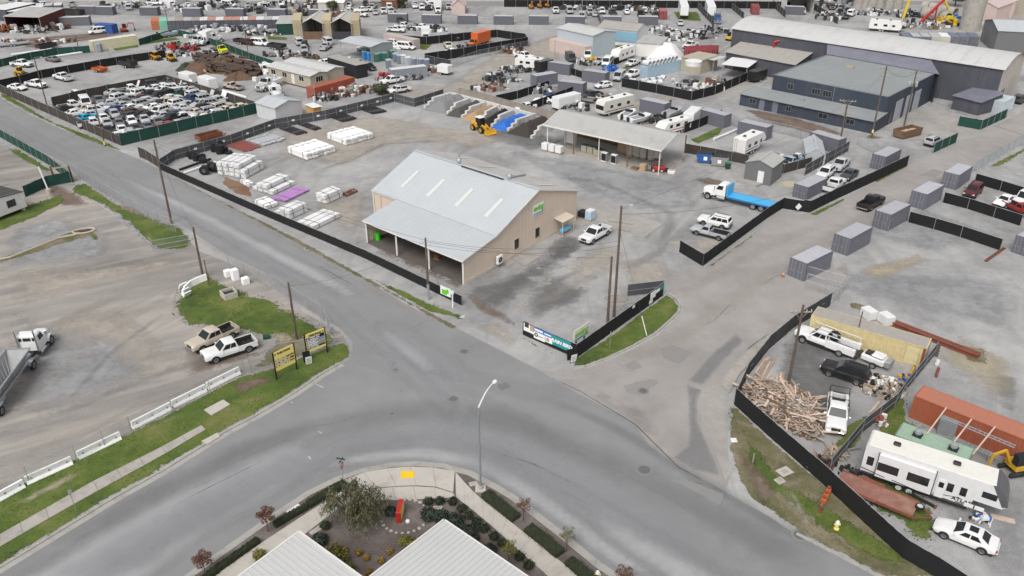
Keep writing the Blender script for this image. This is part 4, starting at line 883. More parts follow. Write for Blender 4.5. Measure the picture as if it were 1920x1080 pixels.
sw=sidewalk();slab_row(sw,[(854,887),(879,916),(907,942),(960,983),(1052,1056),(1085,1083),(1180,1160)],[(855,934),(855.5,934.5),(885,957),(930,995),(967,1029),(1025,1080),(1110,1160)],14,.1075)
slab_row(sw,[(640,925),(587,957),(480,1027),(400,1083),(280,1160)],[(668,938),(632,957),(572,1004),(495,1052),(452,1083),(340,1160)],13)
slab_row(sw,[(641,904),(684,888),(732,879.5),(780,876.5),(829,880.5),(853,886)],[(668,922),(700,917),(735,914),(780,912),(825,915),(850,925)],5);slab_row(sw,[(655,926),(700,919),(735,916),(780,914),(825,917),(850,927)],[(670,938),(700,940),(735,940),(780,938),(825,936),(854,935)],5)
obj('tactile_strip',slab(MB(),[W(*p) -W(763,892) for p in ((752,886),(777,885.5),(776.5,898.5),(751,899.5))],.03),'tactile',sw,loc=W(763,892)+Vector((0,0,.14)))
# left verge pavement
sw2=sidewalk();slab_row(sw2,[(-120,1068),(0,1003),(175,903),(295,843),(378,798)],[(-120,1093),(0,1026),(100,968),(207,908),(302,856),(386,806)],11,.045,'concrete_old',.03)
for q,nm in ((((383,770),(419,751),(432,760),(397,780)),'concrete_slab'),(((378,829),(408,813),(413,820),(388,835)),'drain_cover')):
    c=W(*q[0]);tag(obj(nm,slab(MB(),[W(*p) -c for p in q],.12),'concrete',loc=c+Vector((0,0,.02))),'pale rectangular concrete slab lying in the grass verge' if nm=='concrete_slab' else 'concrete storm drain top set into the kerb','slab' if nm=='concrete_slab' else 'drain')
sw3=sidewalk();slab_row(sw3,[(1352,722),(1372,690),(1405,655),(1440,630),(1490,597),(1545,562)],[(1368,738),(1384,706),(1418,668),(1450,645),(1500,610),(1556,570)],14,.02,'concrete_old',.1)
pm('white_roof',(.51,.51,.5),.45,.05,.4,grime=(.5,.5,.48),gs=.6,gamt=.4)
for px,m,f_ in (([(1375,860),(1400,840),(1430,870),(1470,930),(1440,955),(1405,930)],'dirt_brown',1.2),([(1450,900),(1500,930),(1540,1000),(1490,985)],'dirt_pale',1.0),([(1440,850),(1480,870),(1500,910),(1460,900)],'dirt_brown',1.0),([(1580,1020),(1650,1050),(1700,1085),(1640,1075)],'dirt_brown',1.0),([(380,640),(440,625),(480,640),(440,650)],'dirt_brown',1),([(540,720),(590,690),(640,672),(600,700)],'dirt_brown',.9),([(430,720),(500,700),(520,715),(450,745)],'dirt_brown',.9),([(505,625),(540,620),(560,640),(520,650)],'straw_cover',.8),([(190,850),(330,775),(390,755),(280,815)],'straw_cover',.9),([(20,945),(140,880),(170,885),(60,945)],'straw_cover',.9)):
    sheet('bare_patch',px,m,.062,f_)
# ---------------------------------------------------------------- two white roofs at the bottom
def roof_house(cn,e1,e2,label,h=4.6,l1=16,l2=14):
    c=W(*cn,h);u=(W(*e1,h) -c).normalized();v=(W(*e2,h) -c).normalized()
    f=Frame(Vector((c.x,c.y,0)),Vector((c.x,c.y,0))+u*l1,Vector((c.x,c.y,0))+v*l2)
    o=thing('metal_roof_building',label,'building',f.A);sl=lambda a,b:h+.035*b
    roof_slope(o,f,0,l1,0,l2,sl,'white_roof',.42,'a',.05,.05)
    for (p,q) in (((.3,.3),(l1 -.3,.3)),((.3,l2 -.3),(.3,.3))):wall(o,f,p,q,0,h -.02,'tan_trim',.3)
    obj('gutter',MB().bar(f(-.02,-.08,h+.0),f(l1,-.08,h+.0),.14,.14),'white_trim',o);obj('verge_trim',MB().bar(f(-.06,0,h+.08),f(-.06,l2,h+.08+.035*l2),.1,.16),'white_trim',o)
    return o
roof_house((560,999),(451,1080),(666,1080),'white ribbed metal roof beside the weeping bush and narrow sidewalk')
roof_house((833,977),(984,1080),(706,1080),'white ribbed metal roof below the row of round shrubs')
# ---------------------------------------------------------------- planting
def leafball(mb,c,r,n,sz,rg,flat=1.0,droop=0):
    c=Vector(c)
    for i in range(n):
        d=Vector((rg.gauss(0,1),rg.gauss(0,1),rg.gauss(0,1)*.9)).normalized();k=rg.uniform(.35,1) ** .6
        if d.z<-.3:d.z *= .3
        p=c+Vector((d.x*r[0],d.y*r[1],d.z*r[2]))*k*(1+.25*noise.noise(d*2.3+c))
        a=Vector((rg.gauss(0,1),rg.gauss(0,1),rg.gauss(0,1) -droop)).normalized();b=a.cross(d).normalized();s=sz*rg.uniform(.6,1.4)
        mb.add([p -a*s,p+b*s*.5,p+a*s,p -b*s*.5],[(0,1,2,3)])
def shrub(px,py,r,label,mat='foliage_shrub',group='round shrubs in the planting bed',n=260,hz=.85,sz=.1,name='shrub',base=.1):
    p=W(px,py);o=thing(name,label,'shrub',(p.x,p.y,base),0,group);rg=random.Random(int(px*7+py))
    m=MB();leafball(m,(0,0,r*hz*.75),(r,r,r*hz),n,sz,rg);obj('foliage',m,mat,o)
    s=MB()
    for k in range(3):a=k*2.1;s.tube([(0,0,0),(.3*r*math.cos(a),.3*r*math.sin(a),r*.5),(.6*r*math.cos(a),.6*r*math.sin(a),r*1.0)],.03,5,.012)
    obj('stem',s,'bark',o);return o
for (x,y),n in zip(((803,947),(825,946),(849,947),(866,960),(879,973),(894,985),(908,997),(927,1012),(942,1025),(974,1050),(991,1066)),ORD):shrub(x,y,.48,n+' small round shrub of the sidewalk row counting from the red slab','hedge')
shrub(611,992,.48,'single small round shrub beside the weeping bush','hedge')
for x,y,r in ((805,972,.8),(827,975,.75),(852,985,.85),(878,1005,.9),(886,1018,.6),(918,1036,.6),(600,1020,.75),(733,965,.55)):shrub(x,y,r,'dark glossy spreading shrub in the mulch bed','foliage_dark','spreading shrubs in the mulch bed',420,.6,.13)
for x,y,r in ((628,1044,.8),(640,1058,.8),(655,1076,.7),(770,1026,.6),(488,1048,.55),(756,1020,.4)):shrub(x,y,r,'yellow green leafy shrub against the white roof edge','foliage_yellow','yellow green shrubs',300,.8,.12)
for x,y in ((646,1038),(673,1042),(688,1051),(716,1056),(731,1040),(692,1078)):shrub(x,y,.3,'little golden grass tuft in the mulch bed','foliage_gold','golden grass tufts',120,1,.1)
# weeping bush
p=W(665,985);o=thing('weeping_bush','large weeping olive green bush in the corner planting bed','bush',(p.x,p.y,.1));rg=random.Random(3)
lf,lf2,st=MB(),MB(),MB()
for k in range(34):
    a=rg.uniform(0,6.28);r1=rg.uniform(.5,2.2);h1=rg.uniform(2.1,3.3);e=Vector((math.cos(a)*r1,math.sin(a)*r1*1.1,h1));tip=Vector((math.cos(a)*(r1+rg.uniform(.4,1.1)),math.sin(a)*(r1+rg.uniform(.4,1.1)),h1*rg.uniform(.2,.7)))
    st.tube([(0,0,0),e*.5+Vector((0,0,.5)),e,e.lerp(tip,.6),tip],[.06,.045,.03,.015,.008],5)
    for q in range(210):
        t=rg.uniform(.25,1);b=(e*.5).lerp(e,t*2) if t<.5 else e.lerp(tip,(t -.5)*2);b=b+Vector((rg.gauss(0,.2),rg.gauss(0,.2),rg.gauss(0,.2)))
        d=Vector((rg.gauss(0,.5),rg.gauss(0,.5),-1)).normalized();s=rg.uniform(.07,.16);w=d.cross(Vector((rg.gauss(0,1),rg.gauss(0,1),0))).normalized()*s*.3
        (lf if rg.random()<.6 else lf2).add([b -d*s,b+w,b+d*s,b -w],[(0,1,2,3)])
obj('crown',lf,'foliage_olive',o);obj('crown_dark_leaves',lf2,'foliage_shrub',o);obj('stem',st,'bark',o)  # darker green leaves mixed at random among the olive ones
def street_tree(px,py,ty,label,mat='foliage_autumn',r=.75,n=420,group='young street trees',dens=1,name='young_tree'):
    p=W(px,py);h=max(1.6,HT(px,py,ty));o=thing(name,label,'tree',(p.x,p.y,.1),0,group);rg=random.Random(int(px));h -= .1
    t=MB().tube([(0,0,0),(.02,.03,h*.45),(0,0,h*.9)],[.045,.035,.015],7)
    ends=[]
    for k in range(9):
        a=k*2.4;z=h*(.42+.05*k);e=Vector((math.cos(a)*r*.8,math.sin(a)*r*.8,min(h,z+r*.6)));t.tube([(0,0,z*.9),e*.6+Vector((0,0,z*.35)),e],[.022,.016,.006],4);ends.append(e)
    m=MB()
    for e in ends:leafball(m,e*.85+Vector((0,0,h*.1)),(r*.42,r*.42,r*.4),n // 9,.075,rg)
    leafball(m,(0,0,h*.82),(r*.5,r*.5,r*.55),n // 6,.075,rg)
    obj('trunk',t,'bark',o);obj('crown',m,mat,o);return o
street_tree(503,998,956,'young street tree with a full russet crown beside the left hedge',n=900);street_tree(385,1077,1042,'young russet street tree at the end of the left hedge',n=800)
street_tree(981,978,938,'young street tree with sparse rust red leaves by the corner hedge',n=330,r=.6);street_tree(1062,1036,992,'thin street tree with olive brown leaves between two hedges','foliage_olive',.65,330);street_tree(1168,1100,1070,'dark red street tree by the kerb next to the yellow hydrant',n=400,r=.7);street_tree(954,1062,1016,'small green tree beside the right hand white roof','foliage_yellow',.6,420)
def hedge(px,w,h,label,n=1500,group='clipped hedges along the kerb'):
    P=[W(*q) for q in px];O=P[0];o=thing('clipped_hedge',label,'hedge',(O.x,O.y,.1),0,group);m=MB();core=MB();rg=random.Random(int(px[0][0]))
    for a,b in zip(P,P[1:]):
        core.bar(a -O+Vector((0,0,h*.45)),b -O+Vector((0,0,h*.45)),w*.82,h*.85);d=(b -a).normalized();s=Vector((-d.y,d.x,0))
        for k in range(int(n*(b -a).length/10)):
            t,u,z=rg.random(),rg.uniform(-.55,.55),rg.uniform(.1,1.05)
            if abs(u)<.4 and z<.85:z=rg.uniform(.85,1.08)
            q=a.lerp(b,t)+s*u*w+Vector((0,0,z*h)) -O;e=Vector((rg.gauss(0,1),rg.gauss(0,1),rg.gauss(0,1))).normalized()*.07;g=e.cross(Vector((0,0,1))).normalized()*.04
            m.add([q -e,q+g,q+e,q -g],[(0,1,2,3)])
    obj('branches',core,'hedge',o);obj('foliage',m,'hedge',o);return o
hedge([(648,911),(615,930),(578,952)],.8,.55,'clipped dark hedge running to the stop sign');hedge([(575,955),(545,972),(515,990)],.6,.5,'clipped hedge between the utility box and the russet tree');hedge([(486,1018),(455,1040),(410,1072),(380,1095)],.6,.55,'thin hedge beside the narrow sidewalk and white roof')
hedge([(910,930),(935,950),(968,977)],1.1,.5,'clipped hedge just below the street light');hedge([(990,995),(1020,1018),(1050,1044)],1.2,.5,'clipped hedge between the two thin street trees');hedge([(1066,1056),(1100,1085),(1130,1110)],1.1,.5,'clipped hedge next to the yellow hydrant')
# rock ring, boulders, red slab sign
for k in range(25):
    a=2*math.pi*k/25+.2
    if 1.9<a<3.3:continue
    c=W(757,970);q=c+Vector((math.cos(a)*1.95+.1,math.sin(a)*1.95,.1));m=MB();leaf=[]
    bm=bmesh.new();bmesh.ops.create_icosphere(bm,subdivisions=1,radius=.17*rnd.uniform(.75,1.15))
    for v in bm.verts:v.co=Vector((v.co.x*1.2,v.co.y,v.co.z*.7))*(1+.25*noise.noise(v.co*6+q))
    me=bpy.data.meshes.new('rock');bm.to_mesh(me);bm.free();tag(obj('rock',me,'rock',loc=q+Vector((0,0,.06))),'rounded grey green rock in the ring around the red slab','rock','ring of rocks')
p=W(748,982);o=thing('red_slab_sculpture','tall red slab sculpture standing inside the rock ring','sculpture',(p.x,p.y,.1),R(87));obj('slab',MB().box(-.05,1.6,-.2,.2,0,1.15,.02),'red_paint',o);obj('yellow_face',MB().box(.1,1.55,-.215,-.201,.1,1.1),'sign_yellow',o)
bm=bmesh.new();bmesh.ops.create_icosphere(bm,subdivisions=2,radius=.2);me=bpy.data.meshes.new('b');bm.to_mesh(me);bm.free()
tag(obj('white_boulder',me,'white',loc=W(765,981)+Vector((0,0,.2))),'small white boulder beside the red slab','boulder')
for px,py,dx,dy,lab,w in ((553,958,30,-20,'pale concrete utility box lid with oval cover between hedge and kerb',(1.3,.8)),(592,997,30,-20,'white framed rectangular meter lid near the left white roof',(1.0,.45)),(888,909,20,-4,'white framed meter lid beside the street light',(.75,.5)),(821,954,30,0,'small white meter box lid above the dark shrubs',(.75,.35))):
    p=W(px,py);o=thing('utility_cover',lab,'utility cover',(p.x,p.y,.1),ang(px,py,dx,dy));obj('frame',MB().box(-w[0]/2,w[0]/2,-w[1]/2,w[1]/2,0,.07),'concrete',o);obj('lid',MB().box(-w[0]/2+.07,w[0]/2 -.07,-w[1]/2+.07,w[1]/2 -.07,.07,.085),'concrete_old' if 'oval' not in lab else 'white',o)
# street light
pm('galv_blue',(.32,.36,.4),.45,.08,2,metal=.4)
p=W(901,919);h=HT(901,919,766);o=thing('street_light','tall grey steel street light with curved arm at the corner','street light',(p.x,p.y,.1));e=W(926,719,h+1.5) -p
obj('base',MB().box(-.45,.45,-.45,.45,-.05,.12).tube([(0,0,.12),(0,0,.4)],.2,10),'concrete',o);obj('pole',MB().tube([(0,0,.1),(0,0,h*.5),(0,0,h)],[.12,.1,.08],12).mesh('pole',1),'galv_blue',o)
arm=obj('arm',MB().tube([(0,0,h)]+[(e.x*t,e.y*t,h+1.5*(1 -(1 -t) ** 1.8)) for t in (.2,.4,.6,.8,1)],[.08,.07,.06,.05,.045,.04],8).mesh('arm',1),'white_trim',o);obj('lamp_head',MB().tube([(e.x*.94,e.y*.94,h+1.44),(e.x*1.0,e.y*1.0,h+1.5),(e.x*1.12,e.y*1.12,h+1.5),(e.x*1.16,e.y*1.16,h+1.48)],[.06,.17,.17,.05],10).mesh('lamp',1),'white',o)

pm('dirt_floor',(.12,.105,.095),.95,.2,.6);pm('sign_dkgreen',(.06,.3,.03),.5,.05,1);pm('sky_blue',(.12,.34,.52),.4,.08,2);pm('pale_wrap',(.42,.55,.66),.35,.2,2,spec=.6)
pm('sign_cream',(.66,.64,.55),.5,.04,1);pm('sign_brown',(.2,.12,.05),.6,.08,1);pm('sign_lilac',(.26,.27,.35),.6,.05,1);pm('stop_red',(.45,.02,.03),.5,.05,1)
# ================================================================= tan warehouse
f=Frame((869,533),(1080,415),(689,455));f.v=Vector((math.cos(R(139.0)),math.sin(R(139.0)),0));LA,LM,LB=25.3,24.2,18.9
o=thing('tan_warehouse','tan metal warehouse with pale roof and open lean to bay','building',f.A);WH=o
def zf(a,b):
    if a<6.5:return 3.45+(4.46 -3.45)*a/6.5
    return 4.46+(8.0 -4.46)*(a -6.5)/9.2 if a<15.7 else 8.0 -(8.0 -4.92)*(a -15.7)/9.6
for p,q in (((0,0),(6.5,0)),((6.5,0),(LA,0)),((LA,0),(LA,LM)),((LA,LM),(6.5,LM)),((6.5,LM),(6.5,LB)),((6.5,LB),(0,LB)),((6.4,LB),(6.4,0))):
    wall(o,f,p,q,.0,(lambda p,q:lambda t:zf(p[0]+(q[0] -p[0])*t+(.001 if q[0]>6.4 and p[0] >= 6.4 else 0),0) -.03)(p,q),'tan_wall',.32,.03)
roof_slope(o,f,-.25,6.5,-.25,LB+.2,lambda a,b:zf(min(a,6.4999),b),'roof_pale',.95,'b',.05,.012);roof_slope(o,f,6.3,15.7,-.25,LM+.25,lambda a,b:zf(max(a,6.5),b)+.06,'roof_pale',.95,'b',.05,.012);roof_slope(o,f,15.7,LA+.3,-.25,LM+.25,lambda a,b:zf(max(a,15.71),b)+.06,'roof_pale_old',.95,'b',.05,.03)
obj('ridge_cap',MB().bar(f(15.7,-.25,8.14),f(15.7,LM+.25,8.14),.5,.05),'roof_pale',o)
for b in (3.6,9.2,14.8,20.2):obj('skylight',slab(MB(),[f(a,b+d,zf(a,0)+.17) for a,d in ((8.6,-.3),(12.2,-.3),(12.2,.3),(8.6,.3))],.03),'skylight',o)
for b in (2.5,8.5,14,20):obj('skylight',slab(MB(),[f(a,b+d,zf(a,0)+.17) for a,d in ((19,-.3),(22.6,-.3),(22.6,.3),(19,.3))],.03),'skylight',o)
obj('base_trim',MB().bar(f(.1,-.06,.18),f(LA,-.06,.18),.06,.36),'tan_trim',o)
for p,q in (((-.3,-.27),(6.5,-.27)),((6.5,-.27),(15.7,-.27)),((15.7,-.27),(LA+.3,-.27))):obj('rake_trim',MB().bar(f(*p,zf(p[0]+.01,0)+.06),f(*q,zf(q[0] -.01,0)+.06),.06,.22),'white_trim',o)
obj('eave_gutter',MB().bar(f(-.3,-.25,3.36),f(-.3,LB+.2,3.36),.12,.14),'white_trim',o);obj('eave_gutter',MB().bar(f(6.35,LB+.3,4.4),f(6.35,LM+.2,4.4),.12,.14),'white_trim',o)
for b in (.06,6.3,12.6,LB -.08):obj('column',MB().bar(f(.06,b,0),f(.06,b,3.4),.22),'white_trim',o)
obj('corner_trim',MB().bar(f(6.38,LM+.04,0),f(6.38,LM+.04,4.4),.16),'white_trim',o);obj('downpipe',MB().tube([f(6.2,LM -1.6,0),f(6.2,LM -1.6,4.3)],.06,6),'white_trim',o)
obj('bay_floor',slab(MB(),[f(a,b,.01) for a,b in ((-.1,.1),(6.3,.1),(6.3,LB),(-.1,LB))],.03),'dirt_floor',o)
for t in (10.9,15.6):window(o,f,(0,0),(LA,0),t,.95,1.0,1.45,0,'tan_trim')
vt=[]
for b in (15.0,5.2):
    q=f(15.7,b,8.15);x=obj('turbine_vent',MB().tube([q,q+Vector((0,0,.35)),q+Vector((0,0,.4)),q+Vector((0,0,.75)),q+Vector((0,0,.9))],[.22,.22,.36,.36,.12],12).mesh('vent',1),'galv',o)
obj('exhaust_flue',MB().tube([f(21.5,20.5,zf(21.5,0)),f(21.5,20.5,zf(21.5,0)+1.0)],.22,10),'galv',o)
obj('ridge_slot',MB().bar(f(15.3,6,8.16),f(15.3,14.2,8.16),.18,.1),'black_steel',o);obj('roof_duct',MB().bar(f(16.2,6,8.05),f(23.5,8.6,5.75),.3,.25),'galv',o)
# sign on the gable, condenser, porch
d=f.u;nr=Vector((d.y,-d.x,0));c=f(15.7,0,5.25)+nr*.1;rz=math.atan2(d.y,d.x)
s=obj('wall_sign',MB().box(-1.25,1.25,-.03,.03,-.75,.75),'sign_white',o,loc=c,rot=(0,0,rz))
letters(s,'ewing',1.15,'sign_green',(0,-.05,.2),(R(90),0,0),2.3,.05);obj('blue_band',MB().box(-1.15,1.15,-.04,-.03,-.65,-.5),'sign_blue',s)
c=f(6.6,0,.55)+nr*.55;k=thing('heat_pump','white heat pump unit mounted on the tan warehouse wall','air conditioner',f.A+c,rz);obj('case',MB().box(-.5,.5,-.2,.2,0,1.15,.03),'white',k);obj('fan_grille',MB().ring(.1,.38,-.215,-.2,16,0,.6),'black_plastic',k);obj('bracket',MB().box(-.4,.4,-.1,.5,-.08,0),'galv',k)
c=f(21.0,0,2.2)+nr*.05;k=obj('porch_roof',slab(MB(),[Vector((-1.5,0,.25)),Vector((-1.5,-1.6,0)),Vector((1.5,-1.6,0)),Vector((1.5,0,.25))],.06),'tan_trim',o,loc=c,rot=(0,0,rz));obj('porch_post',MB().bar((-1.4,-1.5,-2.2),(-1.4,-1.5,0),.08),'tan_trim',k);obj('porch_post',MB().bar((1.4,-1.5,-2.2),(1.4,-1.5,0),.08),'tan_trim',k)
p=f.A+f(21.0,0,0)+nr*1.1;k=thing('blue_tank','light blue horizontal tank under the small porch roof','tank',p,rz);obj('tank',MB().tube([(-1.2,0,.55),(-1.05,0,.55),(.9,0,.55),(1.05,0,.55)],[.2,.42,.42,.2],14).mesh('tank',.8),'sky_blue',k);obj('pallet',MB().box(-1.3,1.2,-.6,.6,0,.14),'timber',k)
k=thing('green_drum','bright lime green drum in the open warehouse bay','drum',W(709,450));obj('shell',MB().tube([(0,0,.02),(0,0,1.1)],.38,16).mesh('drum',1),'lime',k);obj('lid',MB().tube([(0,0,1.1),(0,0,1.16)],.41,16),'lime',k)
for a,b,lab,mt,sz in ((4.6,10,'white wrapped pallet load at the back of the open bay','white',(1.2,.9,1.2)),(4.4,3.2,'black machine with seat parked in the open bay','black_steel',(1.8,1.0,1.2)),(4.8,12.6,'dark stack of crates in the open bay','plank_dark',(1.2,1.0,1.6)),(3.2,7.5,'low rust brown pallet of parts in the open bay','rust',(1.2,.9,.5)),(3.0,1.2,'white box with pipes in the open bay corner','white',(.9,.7,.8))):
    p=f.A+f(a,b);k=thing('bay_load',lab,'pallet load',p,rz);obj('pallet',MB().box(-sz[0]/2,sz[0]/2,-sz[1]/2,sz[1]/2,.03,.15),'timber',k);obj('load',MB().box(-sz[0]/2+.04,sz[0]/2 -.04,-sz[1]/2+.04,sz[1]/2 -.04,.15,.15+sz[2],.05),mt,k)
p=W(1106,412);k=thing('wrapped_pallet','pallet of pale blue wrapped goods behind the white pickup','pallet load',p,rz);obj('pallet',MB().box(-.7,.7,-.6,.6,0,.14),'timber',k);obj('load',MB().box(-.65,.65,-.55,.55,.14,1.5,.08),'pale_wrap',k);obj('top_wrap',MB().box(-.6,.6,-.5,.5,1.5,1.62,.05),'white',k)
p=W(1092,407);k=thing('dark_pallet','dark pallet of bags beside the warehouse corner','pallet load',p,rz);obj('pallet',MB().box(-.7,.7,-.6,.6,0,.14),'timber',k);obj('load',MB().box(-.62,.62,-.52,.52,.14,1.1,.1),'black_plastic',k)
# ================================================================= fences round the irrigation yard
fence([(300,318),(480,398),(687,486),(800,541),(866,573)],HT(687,485,468),'screen_black','long black screened fence between the road and the pipe yard',side=-1)
fence([(262,295),(276,301),(300,316)],2.0,'screen_brown','short brown slatted fence end beside the leaning pole')
GF=fence([(303,318),(330,300),(435,271),(517,241),(611,224),(690,204),(740,191),(777,201),(832,183)],1.9,'screen_grey','dark grey screened chain link fence behind the pipe coils and black pipe racks',chain='chainlink')
fp=path([(330,300),(435,271),(517,241),(611,224),(690,204),(740,191)])
for i,(a,b) in enumerate(zip(fp,fp[1:])):
    for t in (.35,.85):q=a.lerp(b,t);dd=(b -a).normalized();obj('notice_plate',MB().box(-.3,.3,-.02,.02,0,.35),'sign_white',GF,loc=q -fp[0]+(fp[0] -GF.location)+Vector((dd.y,-dd.x,0))*.12+Vector((0,0,.9)),rot=(0,0,math.atan2(dd.y,dd.x)))
CF=fence([(981,628),(1080,672),(1242,555)],HT(981,628,602),'screen_black','black screened corner fence carrying the banners',side=-1);O=CF.location
a,b=W(981,628),W(1080,672);dd=(b -a).normalized();nn=Vector((dd.y,-dd.x,0));L=(b -a).length;rz=math.atan2(dd.y,dd.x);fh=HT(981,628,602)
def banner(t0,t1,z0,z1,mat,off=.1):return obj('banner',MB().box(t0*L,t1*L,-.015,.015,z0*fh,z1*fh),mat,CF,loc=a -O+nn*off,rot=(0,0,rz))
x=banner(.02,.22,.42,.96,'sign_white');obj('picture',MB().box(.3,.9,-.03,-.015,1.3,2.0),'screen_grey',x);obj('picture',MB().box(1.1,1.7,-.03,-.015,1.1,1.8),'cardboard',x)
x=banner(.22,.57,.68,.98,'sign_blue');obj('word_mark',MB().box(.235*L,.39*L,-.03,-.015,.76*fh,.9*fh),'sign_white',x);obj('word_mark',MB().box(.42*L,.55*L,-.03,-.015,.78*fh,.86*fh),'sign_white',x)
x=banner(.22,.43,.2,.675,'sign_white');obj('round_emblem',MB().ring(.12,.26,-.03,-.015,18,.265*L,.48*fh),'sign_black',x);obj('text_bar',MB().box(.31*L,.4*L,-.03,-.015,.42*fh,.47*fh),'sign_grey',x)
x=banner(.44,.57,.28,.675,'sign_white');obj('picture',MB().box(.46*L,.51*L,-.03,-.015,.35*fh,.6*fh),'cardboard',x)
x=banner(.57,.91,.3,.97,'sign_teal');letters(x,'RAIN BIRD',.62,'sign_white',(.745*L,-.03,.62*fh),(R(90),0,0),2.9,.03,shear=.15)
a2,b2=W(1080,672),W(1242,555);d2=(b2 -a2).normalized();n2=Vector((d2.y,-d2.x,0));r2=math.atan2(d2.y,d2.x)
for t,w_,z0,z1,m in ((.62,.5,.75,.95,'sign_white'),(.86,1.2,.45,.95,'sign_white'),(.84,.8,.15,.4,'sign_white'),(.92,.9,.65,.9,'sign_white'),(.975,.9,.65,.95,'sign_teal')):
    obj('notice_plate',MB().box(-w_/2,w_/2,-.015,.015,z0*fh,z1*fh),m,CF,loc=a2.lerp(b2,t) -O+n2*.1,rot=(0,0,r2))
fence([(1176,557),(1243,549)],1.75,'screen_grey','grey screened gate leaf swung open beside the corner fence','yard gates',3.2,chain='chainlink',name='gate_leaf',cat='gate',lift=.15)
fence([(1274,473),(1317,499),(1440,408),(1467,391),(1505,397)],HT(1317,499,476),'screen_black','black screened fence around the parked pickup and flatbed',side=-1)
fence([(1505,397),(1517,399),(1565,375),(1640,340),(1700,311)],2.0,'screen_black','black screened fence along the side road by the four parked cars',side=-1)
# free standing ewing sign and sandwich board
a=W(1084,648);b=W(1098,638);u=(W(1103,618,2.6) -W(1076,636,2.6));u.z=0;u.normalize();rz=math.atan2(u.y,u.x);c=(W(1076,636,2.0)+W(1103,620,2.0))/2
k=thing('ewing_sign','green and white ewing sign on posts behind the corner fence','sign',(c.x,c.y,0),rz)
for x in (-.75,.75):obj('post',MB().box(x -.07,x+.07,.04,.16,0,2.0),'sign_black',k)
obj('board',MB().box(-1.35,1.35,-.04,.04,1.6,3.1),'sign_cream',k);letters(k,'ewing',1.15,'sign_green',(0,-.06,2.42),(R(90),0,0),2.4,.03);obj('blue_line',MB().box(-1.2,1.2,-.05,-.04,1.72,1.85),'sign_blue',k)
def sandwich(px,py,label,rz,lines=3):
    p=W(px,py);k=thing('sandwich_board',label,'sign',p,rz)
    for s,nm in ((-1,'front_board'),(1,'back_board')):
        m=obj(nm,MB().box(-.4,.4,-.02,.02,0,1.25),'sign_black',k,loc=(0,s*.28,0),rot=(-s*.2,0,0))
        if s<0:
            obj('poster',MB().box(-.35,.35,-.03,-.02,.1,1.18),'sign_white',m)
            for i in range(lines):obj('text_line',MB().box(-.22,.22,-.034,-.03,.35+i*.22,.41+i*.22),'sign_grey',m)
    return k
sandwich(1072,677,'white poster sandwich board at the corner fence',R(25));sandwich(578,681,'white poster sandwich board under the yellow directory signs',R(28))
# directory signs
def directory(bl,br,tl,label,head,arrow_left,rows):
    a,b=W(*bl),W(*br);u=(b -a);L=u.length;u /= L;rz=math.atan2(u.y,u.x);h=HT(*bl,tl);k=thing('directory_sign',label,'sign',a,rz,'yellow directory signs');z0=h*.3
    for x in (0,L):obj('post',MB().box(x -.06,x+.06,-.06,.06,0,h+.1),'sign_black',k)
    s=obj('board',MB().box(.06,L -.06,-.03,.03,z0,h),'sign_yellow',k);H=h -z0
    letters(s,head,H*.17,'sign_black',(L*.5,-.045,h -H*.12),(R(90),0,0),L*.62,.012)
    xa=.2 if arrow_left else L -.2;sg=-1 if arrow_left else 1
    obj('arrow',MB().add([(xa -.09*sg,-.04,h -H*.06),(xa -.09*sg,-.04,h -H*.18),(xa+.1*sg,-.04,h -H*.12)],[(0,1,2)]),'sign_black',s)
    for zt,m,words in rows:
        z=z0+H*zt;r=obj('name_strip',MB().box(.06*L,.95*L,-.04,-.03,z,z+H*.088),m,s)
        for x0,x1 in words:obj('word_mark',MB().box(x0*L,x1*L,-.045,-.04,z+H*.022,z+H*.066),'sign_white',r)
    return k
directory((519,712),(557,693),663,'yellow Pruitt Avenue directory sign with three dark name strips','Pruitt Avenue',True,[(.5,'sign_brown',((.09,.2),(.23,.42),(.45,.58))),(.35,'sign_black',((.09,.2),(.25,.4),(.44,.62),(.66,.76))),(.2,'sign_brown',((.09,.2),(.24,.5),(.54,.64),(.67,.74)))])
directory((577,676),(614,661),629,'yellow Caletti Avenue directory sign with grey and black name strips','Caletti Avenue',False,[(.71,'sign_black',((.1,.16),(.22,.5),(.53,.72))),(.62,'sign_black',((.08,.2),(.23,.5),(.54,.7))),(.53,'sign_lilac',((.1,.3),(.34,.6))),(.44,'sign_lilac',((.1,.18),(.22,.5))),(.33,'sign_lilac',((.12,.3),(.34,.62))),(.24,'sign_lilac',((.1,.2),(.24,.55))),(.14,'sign_black',((.1,.18),(.22,.4),(.44,.62)))])
